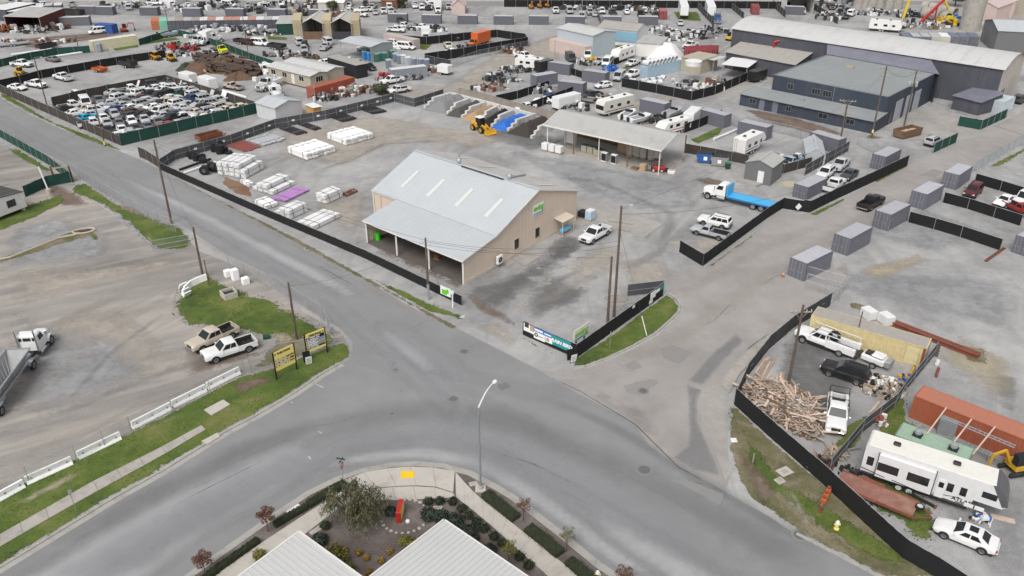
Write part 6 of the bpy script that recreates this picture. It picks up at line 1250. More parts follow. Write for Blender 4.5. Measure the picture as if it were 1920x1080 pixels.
wheels(k,.62,.45,(1.0,-1.5),.85,'yellow')
# ---------------------------------------------------------------- pipe stacks
def bundle_mesh(L,w,h,r):
    def mk():
        m=MB();nx,nz=int(w/(2*r)),int(h/(1.75*r))
        for j in range(nz):
            for i in range(nx -(j % 2)):y=(i+.5+(.5 if j % 2 else 0))*2*r -w/2;z=r+j*1.75*r;e=rnd.uniform(-.08,.08);m.tube([(-L/2+e,y,z),(L/2+e,y,z)],r*.98,6)
        return m.mesh('pipes',.9)
    return cached(('bun',L,w,h,r,rnd.randrange(2)),mk)
def bundle(p,rz,L,w,h,label,mat='pvc',r=.07,group='bundles of white plastic pipe',z=0,name='pipe_bundle'):
    k=thing(name,label,'pipes',(p.x,p.y,z),rz,group)
    for x in (-L*.35,L*.35):obj('bearer',MB().box(x -.05,x+.05,-w/2,w/2,0,.1),'timber',k)
    q=obj('pipes',bundle_mesh(L,w,h,r),mat,k,loc=(0,0,.1));q['kind']='stuff'
    for x in (-L*.3,L*.3):obj('strap',MB().box(x -.04,x+.04,-w/2 -.02,w/2+.02,.08,.16+h*.93).mesh('strap'),'strap_grey',k)
    return k
def stack(px,py,cols,rows,L,label,mat='pvc',axis=(211,-118),w=1.1,h=.66,r=.07,group='bundles of white plastic pipe'):
    p=W(px,py);a=ang(px,py,*axis);n=Vector((-math.sin(a),math.cos(a),0))
    for c in range(cols):
        for j in range(rows):
            if j==rows -1 and rows>1 and rnd.random()<.12:continue
            bundle(p+n*(c -(cols -1)/2)*(w+.06)+Vector((math.cos(a),math.sin(a),0))*rnd.uniform(-.2,.2),a,L,w,h,label,mat,r,group,z=j*(h+.12))
stack(452,322,5,3,5.2,'white pipe bundle in the tall stack by the black coils');stack(465,347,1,1,2.6,'short white pipe bundle beside the reddish dirt',axis=(40,20));stack(513,352,4,2,5.2,'white pipe bundle stacked beside the purple pipes',axis=(211,-100));stack(546,366,3,1,5.6,'purple pipe bundle lying beside the white stack','pvc_purple',(211,-100),.9,.3,.05,'bundles of purple pipe');stack(500,384,2,1,3.4,'white pipe bundle lying against the black roadside fence',axis=(60,33))
stack(546,400,3,2,3.6,'white pipe bundle in the low pair by the roadside fence',axis=(211,-100));stack(598,415,3,1,5.6,'long white pipe bundle nearest the warehouse lean to',axis=(211,-105));stack(617,374,2,2,3.6,'white pipe bundle beside the brown pipes',axis=(211,-95));stack(655,363,2,1,2.6,'rust brown pipe bundle beside the white pair','rust',(211,-95),.7,.3,.07,'bundles of brown pipe')
stack(585,286,5,2,6.0,'white pipe bundle in the flat stack on open gravel',axis=(150,60),w=1.2,h=.5);stack(657,260,5,2,6.0,'white pipe bundle in the flat stack near the black racks',axis=(150,55),w=1.2,h=.5)
stack(457,275,4,1,6,'long red pipe bundle on the ground by the grey fence','pipe_red',(60,20),.9,.18,.06,'bundles of red pipe');stack(500,263,5,1,5.5,'grey pipe bundle on the ground by the grey fence','pipe_grey',(60,18),1.0,.25,.06,'bundles of grey pipe')
for px,py,c in ((550,246,4),(580,238,3),(636,222,4),(650,219,2),(690,208,3),(704,206,3)):stack(px,py,c,1,6,'black steel pipe rack lying along the grey fence','black_steel',(55,20),.55,.3,.08,'black pipe racks')
coil=lambda:cached('coil',lambda:MB().ring(.38,.72,0,.4,18).mesh('coil',.6))
for px,py,n in ((352,292,2),(360,297,3),(370,301,3),(380,305,2),(362,288,2),(404,284,3),(413,288,4),(421,284,2),(402,276,3),(412,276,3),(428,288,1),(378,294,1)):
    for j in range(n):
        k=thing('pipe_coil','coil of black poly pipe in the heap by the grey fence','pipe coil',W(px,py)+Vector((rnd.uniform(-.1,.1),rnd.uniform(-.1,.1),j*.4)),rnd.random()*3,'coils of black pipe');obj('coil',coil(),'poly_pipe',k,rot=(R(90),0,0));obj('tie',MB().box(.36,.74,-.03,.03,-.01,.41),'strap_grey',k)
for px,py,mt,lab,gr in ((375,316,'pvc','long white pipe leaning flat by the black coils',None),(366,310,'poly_pipe','long black corrugated pipe by the black coils',None)):
    k=thing('long_pipe',lab,'pipe',W(px,py),ang(px,py,40,-14));obj('pipe',MB().tube([(-3.2,0,.2),(3.2,0,.2)],.2,10).mesh('p',1),mt,k);obj('end_cap',MB().tube([(3.2,0,.2),(3.3,0,.2)],.22,10),mt,k)
for px,py,rx in ((385,327,0),(398,320,.6),(404,322,1.2)):
    k=thing('drip_line_roll','big black roll of drip line by the long white pipe','pipe coil',W(px,py)+Vector((0,0,.0)),rx,'black drip line rolls');obj('coil',cached('coil2',lambda:MB().ring(.3,.8,-.45,.45,18,0,.8).mesh('c',.6)),'poly_pipe',k);obj('core',MB().ring(.2,.3,-.46,.46,12,0,.8),'strap_grey',k)

pm('tarp_pale',(.42,.44,.46),.6,.06,.8,grime=(.3,.3,.3));pm('rust_red',(.21,.07,.045),.8,.2,1.5,grime=(.1,.045,.03));pm('rust_deck',(.25,.115,.085),.85,.2,.8,grime=(.36,.26,.21),gs=.9,gamt=.6);pm('red_brown',(.28,.09,.07),.7,.15,2);pm('crack_soft',(.205,.206,.205),.9,.12,2)
# ================================================================= container row and lots on the right
CR=['first grey container of the roadside row beside the orange cone','second grey container of the roadside row counting from the cone','third grey container of the roadside row counting from the cone','fourth grey container of the roadside row next to the red suv lot','last grey container of the roadside row by the pale tarp fence']
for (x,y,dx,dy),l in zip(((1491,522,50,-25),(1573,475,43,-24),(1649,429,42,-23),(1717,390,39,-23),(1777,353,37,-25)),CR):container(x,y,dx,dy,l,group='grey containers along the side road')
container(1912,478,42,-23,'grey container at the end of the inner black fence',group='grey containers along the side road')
for px,l in (([(1826,344),(1874,358),(1960,385)],'black screened fence behind the red suv'),([(1767,380),(1813,392),(1862,408),(1912,424)],'black screened fence in front of the white sedan lot'),([(1702,417),(1750,430),(1800,445),(1874,470)],'black screened fence around the empty gravel bay')):fence(px,1.75,'screen_black',l,gap=5.5)
fence([(1828,322),(1862,302),(1900,280),(1960,250)],1.8,'thin_tarp','pale grey tarp fence by the bright grass strip',gap=3,wave=.12);chain_fence([(1510,540),(1545,552),(1572,565)],2.0,'galvanised gate in front of the first roadside container','yard gates',4,mid=True,name='chain_link_gate',cat='gate');chain_fence([(1664,436),(1672,428)],1.6,'short chain link infill between roadside containers');chain_fence([(1607,272),(1643,291)],2.2,'galvanised double gate beside the ridged grey container','yard gates',3,mid=True,name='chain_link_gate',cat='gate')
k=thing('traffic_cone','orange traffic cone beside the first roadside container','cone',W(1468,519));obj('base',MB().box(-.2,.2,-.2,.2,0,.04),'black_plastic',k);obj('cone',MB().tube([(0,0,.04),(0,0,.75)],[.16,.03],12).mesh('c',1),'orange',k);obj('band',MB().tube([(0,0,.4),(0,0,.55)],[.095,.07],12),'sign_white',k)
vehicle('truck','black',1634,377,50,-28,label='black crew cab pickup driving on the side road',h=.9);vehicle('suv','maroon',1825,356,-22,20,label='dark red suv parked beside the last roadside container',h=.8);vehicle('sedan','white',1884,375,-40,20,label='white sedan nose on to the black fence');vehicle('truck2','red',1912,390,30,14,label='red pickup with camper shell at the lot edge');vehicle('van','white',1925,372,-30,16,label='white van parked behind the white sedan')
k=thing('steel_channel','rusty red steel channel lying on gravel at the fence end','beam',W(1866,478),ang(1866,478,-47,33));obj('web',MB().box(-3.2,3.2,-.15,.15,0,.06),'rust',k);obj('flange',MB().box(-3.2,3.2,-.17,-.13,0,.2),'rust',k);obj('flange',MB().box(-3.2,3.2,.13,.17,0,.2),'rust',k)
# lot of four parked cars
vehicle('suv','white',1548,322,-36,26,label='white suv with roof rack in the black fenced lot',h=.9);vehicle('truck','light grey',1576,306,-24,22,label='pale pickup parked at the back of the black fenced lot',h=.9);vehicle('sedan','dark grey',1592,326,-32,22,label='dark grey sedan in the black fenced lot');vehicle('truck','white',1565,344,34,-26,label='white pickup tail first beside the low grey container',h=.9)
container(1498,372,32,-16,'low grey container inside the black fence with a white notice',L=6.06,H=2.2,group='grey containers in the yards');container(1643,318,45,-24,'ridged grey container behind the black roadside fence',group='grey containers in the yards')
tag(obj('white_notice',MB().box(-.4,.4,-.015,.015,-.4,.4),'sign_white',loc=W(1496,386,1.1)+Vector((0,-.35,0)),rot=(0,R(45),R(15))),'white diamond notice on the black fence','sign')
o,f,z,sd=gable('fabric_shelter','pale grey fabric shelter with peaked roof by the black fence',(1508,308),(1545,311),(1545,285),1.8,1.0,'tarp_pale','tarp_pale','v','shelter',pitch=0,over=.05,open_=());
vehicle('truck2','pale blue',1484,300,-30,14,label='old pale blue pickup beside the fabric shelter',h=.9);fence([(1440,316),(1468,326),(1520,312)],1.7,'screen_brown','brown screened fence between shed and fabric shelter');fence([(1508,330),(1590,284)],2,'screen_grey','grey screened fence behind the four car lot',chain='chainlink')
p=W(1482,346);k=thing('round_stone_pad','round pale stone disc lying on a dirt pad','disc',p);obj('disc',MB().tube([(0,0,.02),(0,0,.12)],1.35,24),'straw_hose',k);obj('pad',MB().box(-2.2,2.2,-1.5,1.5,0,.05),'concrete_old',k)
# ================================================================= scrap lumber yard
fence([(1555,574),(1486,617),(1441,655),(1400,708),(1378,757)],1.9,'screen_grey','curving grey screened fence along the side road sidewalk',chain='chainlink')
fence([(1377,759),(1440,817),(1540,905),(1647,1005),(1692,1046),(1750,1080),(1880,1165)],HT(1540,905,872),'screen_black','long black screened fence beside the hydrant verge',side=-1,gap=3.6)
fence([(1752,668),(1692,742),(1677,765),(1615,814),(1554,888)],1.8,'screen_grey','grey fence dividing the lumber yard from the camper yard',chain='chainlink',side=-1)
chain_fence([(1555,574),(1583,545),(1510,525)],2.0,'galvanised chain link gate corner beyond the yellow container','yard gates',4,mid=True,name='chain_link_gate',cat='gate')
container(1732,682,-213,-64,'long faded yellow container with grey roof in the lumber yard',L=12.19,col=(.6,.5,.27),roof=(.36,.33,.3));kk=COL.objects['shipping_container.%03d' % (len([o for o in COL.objects if o.name.startswith('shipping_container')]) -1)];obj('red_stripe',MB().box(.02,.3,1.225,1.245,.1,2.5),'rust_red',kk);obj('side_door',MB().box(.6,1.9,1.225,1.25,.2,2.3),'corr_paint',kk,(.62,.53,.3));container(1712,772,209,86,'long rust orange container with timber props against it',L=12.19,col=(.36,.1,.05),roof=(.42,.16,.1))
k=thing('steel_beam','pair of long rust red steel beams beyond the yellow container','beam',W(1738,634),ang(1738,634,108,42));[obj('beam',MB().box(-5.6,5.6,y -.2,y+.2,0,.08).box(-5.6,5.6,y -.05,y+.05,.08,.45).box(-5.6,5.6,y -.2,y+.2,.45,.53),'rust_red',k) for y in (-.25,.25)]
for px,py,l in ((1627,596,'white crate nearest the thin pole beyond the yellow container'),(1660,606,'white crate nearest the rusty beams beyond the yellow container')):k=thing('white_crate',l,'crate',W(px,py),.35);obj('body',MB().box(-.6,.6,-.8,.8,.1,1.2,.03),'white',k);obj('skid',MB().box(-.55,.55,-.75,.75,0,.1),'timber',k)
# utility truck
p=W(1552,652);k=thing('utility_truck','white utility body truck with ladder rack and hose coil','truck',p,ang(1552,652,-108,-40));WH_=(.75,.75,.74)
for nm,me,mt,subs in car_parts('truck'):
    if nm in ('bed_side','bed_front','tailgate','bed_liner','rear_bumper','tail_light'):continue
    obj(nm,me,mt,k,WH_,loc=(.75,0,.12))
for s in (-1,1):obj('tool_box',MB().box(-3.2,0,*sorted((s*.62,s*1.05)),.6,1.4,.02),'paint',k,WH_);obj('rack_rail',MB().bar((-3.1,s*.95,2.05),(2.2,s*.95,2.1),.07),'white',k);obj('rack_post',MB().bar((-3.0,s*.95,1.4),(-3.0,s*.95,2.05),.07),'white',k);obj('rack_post',MB().bar((-.2,s*.95,1.4),(-.2,s*.95,2.05),.07),'white',k)
obj('bed_floor',MB().box(-3.2,0,-.62,.62,.65,.75),'black_steel',k);obj('rear_bumper',MB().box(-3.5,-3.2,-1,1,.5,.72),'black_steel',k);obj('hose_coil',MB().ring(.35,.6,-.15,.15,18,-.5,1.75),'poly_pipe',k);obj('rack_pipe',MB().tube([(-3.0,.3,2.15),(2.0,.3,2.15)],.04,6),'galv',k);wheels(k,.42,.28,(2.6,-1.6),.92,'rim')
vehicle('suv','black',1586,694,-80,-26,label='black suv parked behind the utility truck',h=.85,scale=1)
k=thing('tow_compressor','white tow behind compressor with its hood open','compressor',W(1636,683),ang(1636,683,-50,-20));[obj(nm,m.mesh(nm,.6),mt,k) for nm,m,mt in (('body',MB().box(-1.3,1.2,-.7,.7,.5,1.15,.1),'white'),('engine',MB().box(-.3,.9,-.4,.4,1.1,1.4),'black_steel'),('hood',MB().box(-1.1,.2,-.65,.65,1.25,1.5,.15),'white'),('rear_panel',MB().box(-1.9,-1.35,-.7,.7,.6,1.3,.04),'galv'),('tow_bar',MB().bar((1.2,0,.5),(2.6,0,.45),.1),'black_steel'))];wheels(k,.34,.22,(-.3,),.85,'rim')
vehicle('truck','white',1570,772,-6,80,label='white pickup with black ladder rack beside the lumber pile',h=.9);k=COL.objects['pickup_truck.%03d' % (len([o for o in COL.objects if o.name.startswith('pickup_truck')]) -1)]
for s in (-1,1):
    obj('rack_rail',MB().bar((-2.9,s*.9,1.98),(1.2,s*.9,1.98),.06),'black_steel',k);obj('bed_box',MB().box(-2.7,-.9,*sorted((s*.62,s*.9)),1.1,1.45,.03),'white',k)
    for x in (-2.8,-.9):obj('rack_post',MB().bar((x,s*.95,1.15),(x,s*.9,1.98),.06),'black_steel',k)
for x in (-2.8,-1.8,-.7):obj('rack_crossbar',MB().bar((x,-.9,2.0),(x,.9,2.0),.06),'black_steel',k)
k=thing('white_barrel','white plastic barrel beside the utility truck','barrel',W(1508,640));obj('shell',MB().tube([(0,0,0),(0,0,1.2)],.38,14).mesh('b',1),'white',k);obj('lid',MB().tube([(0,0,1.2),(0,0,1.26)],.36,14),'white',k)
# scrap lumber pile
pp=[(1394,742),(1420,712),(1460,722),(1500,735),(1532,762),(1545,795),(1530,828),(1495,815),(1450,785),(1415,765)];P=[W(*q) for q in pp];cc=sum(P,Vector())/len(P);cc.z=0;k=thing('lumber_pile','big heap of scrap lumber and broken boards by the fence','lumber pile',cc);rg=random.Random(11)
mm=mound(None,1.3,'plank_dark','pile_core','','',.5,.5,.4,parent=k,world=P);mm.location=(0,0,0)
def board(L,w,t):return cached(('brd',L,w,t),lambda:MB().box(-L/2,L/2,-w/2,w/2,-t/2,t/2).mesh('plank'))
stf={m:MB() for m in ('white','plank_light','plank_grey','plank_dark','timber')};nb=0;x0,x1,y0,y1=min(p.x for p in P),max(p.x for p in P),min(p.y for p in P),max(p.y for p in P)
while nb<2100:
    q=Vector((rg.uniform(x0,x1),rg.uniform(y0,y1),0))
    if not inside(q,P):continue
    dd=min((q -(a+(b -a)*max(0,min(1,(q -a).dot(b -a)/(b -a).length_squared)))).length for a,b in zip(P,P[1:]+P[:1]));z=min(1.3,dd*.55)+rg.uniform(.05,.35);nb += 1
    mt=rg.choice(('plank_light','plank_light','plank_grey','plank_grey','plank_dark','timber'));a=rg.gauss(2.2,.9);e=Vector((math.cos(a),math.sin(a),rg.gauss(0,.16)))
    if nb <= 150:
        L=rg.choice((1.2,1.8,2.6,3.4));o=obj('plank',board(L,rg.choice((.12,.18,.26)),.04),mt,k,loc=q -cc+Vector((0,0,z+.12)));o.rotation_euler=(rg.gauss(0,.25),rg.gauss(0,.16),a)
    else:L=rg.uniform(.2,.9);stf[mt if rg.random()>.06 else 'white'].bar(q -cc+Vector((0,0,z)) -e*L/2,q -cc+Vector((0,0,z))+e*L/2,rg.uniform(.04,.13),.04)
for m in stf:s_=obj('broken_boards',stf[m],m,k);s_['kind']='stuff'
k=thing('long_planks','long timber planks stacked along the curving fence','planks',W(1425,690),ang(1425,690,34,-52))
for i in range(10):obj('plank',board(4.5 if i<6 else 3.4,.2,.05),('plank_light','plank_grey','timber')[i % 3],k,loc=((i % 2)*.3,(i % 5)*.24 -.9,.06+.06*(i // 5)),rot=(0,0,rg.gauss(0,.03)))
k=thing('board_stack','pale boards standing beside the pole in the lumber yard','planks',W(1462,714),ang(1462,714,12,-60))
for i in range(6):obj('plank',board(3.4,.22,.05),('plank_light','timber')[i % 2],k,loc=(0,i % 3*.26 -.3,.12+.08*(i // 3)),rot=(0,.1,rg.gauss(0,.04)))
k=thing('timber_offcuts','tidy stack of timber lengths beside the dividing fence','planks',W(1646,768),ang(1646,768,35,-40))
for i in range(9):obj('plank',board(2.6,.18,.06),('timber','plank_light','plank_grey')[i % 3],k,loc=(rg.gauss(0,.1),(i % 5)*.22 -.5,.06+.08*(i // 5)),rot=(0,0,rg.gauss(0,.04)))
k=thing('small_board_heap','small heap of grey boards by the black fence corner','lumber pile',W(1562,850))
for i in range(26):obj('plank',board(1.4,.14,.05),rg.choice(('plank_light','plank_grey','timber')),k,loc=(rg.gauss(0,.7),rg.gauss(0,.5),.08+rg.random()*.3),rot=(rg.gauss(0,.15),rg.gauss(0,.1),rg.gauss(.9,.5)))
def junk(px,py,rx,ry,h,label,mats,n=160,group=None,name='junk_heap',sz=(.15,.6),seed=None,cat='junk heap',tidy=False):
    k=thing(name,label,cat,W(px,py),0,group);rg=random.Random(seed or int(px+py));M={m:MB() for m in mats}
    for i in range(n):
        a=rg.uniform(0,6.28);r=math.sqrt(rg.random());q=Vector((math.cos(a)*r*rx,math.sin(a)*r*ry,h*(1 -r*r)*rg.uniform(.2,1)));m=rg.choice(mats);L=rg.uniform(*sz);t=rg.random();q.z=max(0,q.z -L*.3);y=rg.uniform(0,3.14);e=Vector((math.cos(y),math.sin(y),rg.gauss(0,.08) if tidy else rg.gauss(0,.4)))*L/2
        if t<.42:e.z *= .2;w_=L*rg.uniform(.4,.9);hh_=L*rg.uniform(.35,.9);q.z += hh_/2;M[m].bar(q -e,q+e,w_,hh_)
        elif t<.62:q.z += .08+abs(e.z);M[m].bar(q -e*1.8,q+e*1.8,L*.12,L*.1)
        elif t<.78:M[m].tube([q,q+Vector((0,0,L*.9))],L*.32,8)
        elif t<.88:M[m].tube([q+Vector((0,0,L*.4)) -e*.15,q+Vector((0,0,L*.4))+e*.15],L*.4,10)
        else:q.z += .1;M[m].bar(q -e,q+e,L*rg.uniform(.6,1.2),.06)
    for m in M:
        if M[m].f:o=obj('scrap_pieces',M[m],m,k);o['kind']='stuff'
    return k
junk(1655,728,2.3,2.0,1.0,'heap of torn bags and rubble against the dividing fence',('plastic_wrap','white','cardboard','black_plastic','plank_grey'),330);junk(1535,872,1.3,1.0,.6,'dark tangle of branches and wire in the fence corner',('plank_dark','rust','black_plastic'),120)
junk(1700,712,.8,.6,.5,'yellow and blue hoses heaped at the fence',('yellow','tarp_blue','black_plastic'),26);k=thing('yellow_tube','yellow tube leaning by the dividing fence','tube',W(1708,702),.9);obj('tube',MB().tube([(-.9,0,.15),(.9,0,.5)],.12,8),'yellow',k);obj('cap',MB().tube([(.9,0,.5),(1.0,0,.52)],.14,8),'black_plastic',k)
_,_q=utility_pole(1755,668,1760,645,'short dark gate post at the yellow container end',r=.2,name='gate_post',group=None)
k=thing('mailbox_pipe','rusty pipe and white bottle beside the gate post','pipe',W(1757,700),1.0);obj('pipe',MB().tube([(-.9,0,.12),(.9,0,.15)],.15,8),'rust_red',k);obj('bottle',MB().tube([(1.4,.3,.3),(2.1,.3,.3)],.22,10),'white',k)
# ================================================================= camper yard
p0,p1=W(1607,868),W(1872,958);dd=(p1 -p0);Lr=11.2;a=math.atan2(dd.y,dd.x);mid=(W(1682,918)+W(1704,928))/2;d=Vector((math.cos(a),math.sin(a),0));n=Vector((-d.y,d.x,0));ctr=mid+d*1.9+n*1.12
k=thing('fifth_wheel_camper','large white fifth wheel camper lettered atlas with dark windows','camper',ctr,a)
for q in rv_parts(Lr,3.75,.75,'fifth',(.66,.66,.66),None,[(-5.0,1.7,.55,.9),(1.35,1.75,.5,.85),(2.35,1.75,.5,.85),(4.2,2.3,1.1,.6)],(.74,.72,.66)):obj(q[0],q[1].mesh(q[0],.6),q[2],k,q[3] if len(q)>3 else None)
obj('skirt',MB().box(-Lr/2+.02,Lr/2 -2.65,-1.232,1.232,.72,.92),'paint',k,(.06,.06,.065));so_=obj('slide_out',MB().box(-4.4,.1,-1.5,-1.22,.95,3.35,.03),'paint',k,(.68,.68,.68))
for x in (-3.5,-1.1):obj('slide_window',MB().box(x -.85,x+.85,-1.515,-1.5,1.7,2.55),'window_dark',so_)
obj('slide_trim',MB().box(-4.45,-4.4,-1.52,-1.2,.9,3.4),'black_plastic',so_);obj('slide_trim',MB().box(.1,.15,-1.52,-1.2,.9,3.4),'black_plastic',so_)
dr=obj('door',MB().box(.35,1.0,-1.26,-1.22,.85,2.75),'paint',k,(.72,.72,.72));obj('door_window',MB().box(.48,.87,-1.275,-1.26,1.9,2.45),'glass',dr);obj('nose_cap',MB().extr([(Lr/2 -.34,1.9),(Lr/2+.03,2.08),(Lr/2 -.3,3.05),(Lr/2 -1.0,3.76),(Lr/2 -1.4,3.76)],'y',-1.24,1.24),'paint',k,(.09,.09,.1))
letters(k,'ATLAS',.5,'sign_black',(2.4,-1.24,1.25),(R(90),0,0),1.5,.012)
for x,z0,z1,zz in ((-4.6,1.45,1.15,.07),(-2.0,1.15,.95,.07),(1.2,1.05,1.5,.05),(3.0,1.0,1.0,.06)):obj('stripe',MB().bar((x -1.0,-1.235 if x>.3 else -1.51,z0),(x+1.0,-1.235 if x>.3 else -1.51,z1),.012,zz),'sign_black',k)
for x in (3.0,3.8):obj('storage_hatch',MB().box(x -.35,x+.35,-1.25,-1.22,.85,1.25,.01),'paint',k,(.74,.74,.74))
for s in (-1,1):obj('front_leg',MB().box(3.7,3.85,*sorted((s*.7,s*.85)),0,.8),'galv',k)
obj('pin_box',MB().box(4.2,4.7,-.3,.3,1.1,1.75),'black_steel',k);wheels(k,.38,.26,(-1.5,-2.35),1.1,'steel_rim')
c=W(1752,828,2.6);container(0,0,0,0,'faded green container with pale roof beside the orange one',L=6.06,col=(.2,.27,.2),roof=(.3,.42,.32),rz=ang(1752,828,133,51),loc=Vector((c.x,c.y,0)),center=True);k=COL.objects['shipping_container.%03d' % (len([o for o in COL.objects if o.name.startswith('shipping_container')]) -1)]
for x in (1.6,4.6):obj('roof_turbine',MB().tube([(x,0,2.6),(x,0,2.8),(x,0,2.85),(x,0,3.15),(x,0,3.25)],[.2,.2,.32,.32,.1],12).mesh('v',1),'galv',k);obj('vent_base',MB().box(x -.4,x+.4,-.4,.4,2.59,2.68),'black_plastic',k)
for i,(q,r) in enumerate((((1775,764),(1738,814)),((1822,786),(1788,830)),((1866,800),(1824,852)))):A_,B_=W(*q,3.0),W(*r,2.66);tag(obj('timber_prop',MB().bar((0,0,0),B_ -A_,.12),'plank_light',loc=A_),'long timber prop laid between the orange and green containers','timber','timber props')
k=thing('roof_ladder_rack','long aluminium ladder and tubes on the orange container','ladder',W(1840,812,2.75),ang(1840,812,120,50))
for y in (-.2,.2):obj('rail',MB().bar((-3.4,y,.05),(2.8,y,.05),.08),'galv',k)
for i in range(14):obj('rung',MB().bar((-3.1+i*.42,-.2,.05),(-3.1+i*.42,.2,.05),.04),'galv',k)
k=thing('aluminium_ladder','aluminium ladder lying between the orange and green containers','ladder',W(1822,836,.8),ang(1822,836,120,52))
for y in (-.25,.25):obj('rail',MB().bar((-2.2,y,0),(2.4,y,0),.07),'galv',k)
for i in range(11):obj('rung',MB().bar((-2+i*.42,-.25,0),(-2+i*.42,.25,0),.04),'galv',k)
obj('trestle',MB().box(-1.6,-1.5,-.3,.3,-.8,0),'galv',k);obj('trestle',MB().box(1.6,1.7,-.3,.3,-.8,0),'galv',k)
tag(obj('grey_cabinet',MB().box(-.8,.8,-.35,.35,0,1.7,.04),'bin_grey',loc=W(1772,812),rot=(0,0,-.4)),'grey metal cabinet between the orange and green containers','cabinet');junk(1652,795,.5,.4,1.1,'stack of red and white bags on a stump by the fence',('red_brown','white','plank_grey'),40,name='bag_stack')
k=thing('flatbed_trailer','rusty red flatbed trailer with a spare wheel','trailer',W(1640,936),ang(1640,936,128,54))
for q in flat_trailer(6.4,2.2,.72,'rust_deck',0,'rust_red'):obj(q[0],q[1],q[2],k)
for s in (-1,1):obj('mudguard',MB().box(-1.7,.3,*sorted((s*1.12,s*1.38)),.72,.78),'rust_red',k)
sp=wheel_at(k,.36,.22,3.4,.35,'steel_rim','spare_wheel',.85);sp.rotation_euler=(R(90),0,0);wheels(k,.36,.22,(-1.1,-.3),1.25,'rim')
vehicle('sedan','white',1812,1000,-128,-52,label='white sedan with dark sunroof parked below the camper',h=.75);k=COL.objects['sedan.%03d' % (len([o for o in COL.objects if o.name.split('.')[0]=='sedan']) -1)];obj('sunroof',MB().box(-.75,-.1,-.36,.36,1.435,1.452),'glass',k)
excavator(1900,884,-60,10,'yellow mini excavator parked behind the camper nose',(.55,.33,.02));junk(1842,976,.9,.5,.6,'bucket and coloured bags under the camper front',('white','tarp_blue','red_brown','black_plastic'),40);tag(obj('plywood_sheet',MB().box(-.9,.9,-.3,.3,.02,.05),'plank_light',loc=W(1880,973),rot=(0,0,-.4)),'plywood sheet on the ground by the camper','plywood')
junk(1590,886,1.0,.6,.5,'black plastic crates under the camper rear',('black_plastic','black_steel'),24);k=thing('black_drain_pipe','black pipe with red ends lying under the camper','pipe',W(1700,925),ang(1700,925,80,42));obj('pipe',MB().tube([(-2.4,0,.15),(2.4,0,.15)],.14,8),'poly_pipe',k);obj('flange',MB().tube([(2.4,0,.15),(2.5,0,.15)],.2,8),'rust_red',k);obj('flange',MB().tube([(-2.5,0,.15),(-2.4,0,.15)],.2,8),'rust_red',k)
# verge fittings
k=thing('backflow_valve','rust orange backflow pipe assembly standing on the verge','valve',W(1545,945),ang(1545,945,18,-38));obj('pipe_run',MB().tube([(-1.3,0,0),(-1.3,0,.8),(-1.0,0,.95),(1.0,0,.95),(1.3,0,.8),(1.3,0,0)],.13,10),'rust_red',k)
for x in (-.7,0,.7):obj('valve_body',MB().tube([(x -.2,0,.95),(x+.2,0,.95)],.22,10),'orange',k);obj('hand_wheel',MB().tube([(x,0,1.15),(x,0,1.4)],[.05,.16],10),'rust_red',k)
def hydrant(px,py,label):k=thing('fire_hydrant',label,'hydrant',W(px,py));obj('barrel',MB().tube([(0,0,0),(0,0,.1),(0,0,.12),(0,0,.65)],[.22,.22,.15,.15],12).mesh('b',.9),'sign_yellow',k);obj('bonnet',MB().tube([(0,0,.65),(0,0,.7),(0,0,.85),(0,0,.92)],[.19,.19,.12,.05],12),'white',k);obj('outlet',MB().tube([(-.25,0,.5),(.25,0,.5)],.08,8),'sign_yellow',k)
hydrant(1568,992,'yellow fire hydrant with white top on the green verge');hydrant(1120,1086,'yellow fire hydrant by the hedge on the near kerb')
for px,py,l in ((1471,885,'square concrete valve pad with a tilted lid on the verge'),(1462,902,'small pale square concrete lid on the verge')):k=thing('valve_pad',l,'utility cover',W(px,py),.5);obj('pad',MB().box(-.65,.65,-.5,.5,0,.08) if px>1465 else MB().box(-.4,.4,-.35,.35,0,.08),'concrete',k);obj('lid',MB().box(-.3,.3,-.25,.25,.08,.1),'concrete_old',k)
tag(obj('meter_box',MB().box(-.28,.28,-.3,.3,0,.1,.03),'white',loc=W(1376,826)),'small white plastic lid on the verge by the fence','utility cover');tag(obj('survey_stake',MB().box(-.05,.05,-.04,.04,0,1.1),'plank_grey',loc=W(1411,868)),'short wooden stake standing in the weedy verge','stake')
for px,py,r in ((850,748,.42),(640+230,659,.42),(577,466,.4),(1206,733,.42),(1208,881,.55),(742,694,.22),(735,776,.22),(1500,1004,.5),(1534,975,.3)):
    k=thing('manhole_cover','round iron manhole cover set in the asphalt','manhole',W(px,py)+Vector((0,0,.017)),0,'manhole covers');obj('collar',MB().tube([(0,0,.002),(0,0,.008)],r*1.45,24),'pale_collar' if px<700 else 'crack_soft',k);obj('cover',MB().tube([(0,0,.008),(0,0,.014)],r,24),'manhole',k)
for px in ([(592,720),(606,727)],[(545,754),(549,756)],[(597,809),(604,813)],[(578,856),(583,861)]):ribbon('paint_mark',px,.08,'road_white',.022)

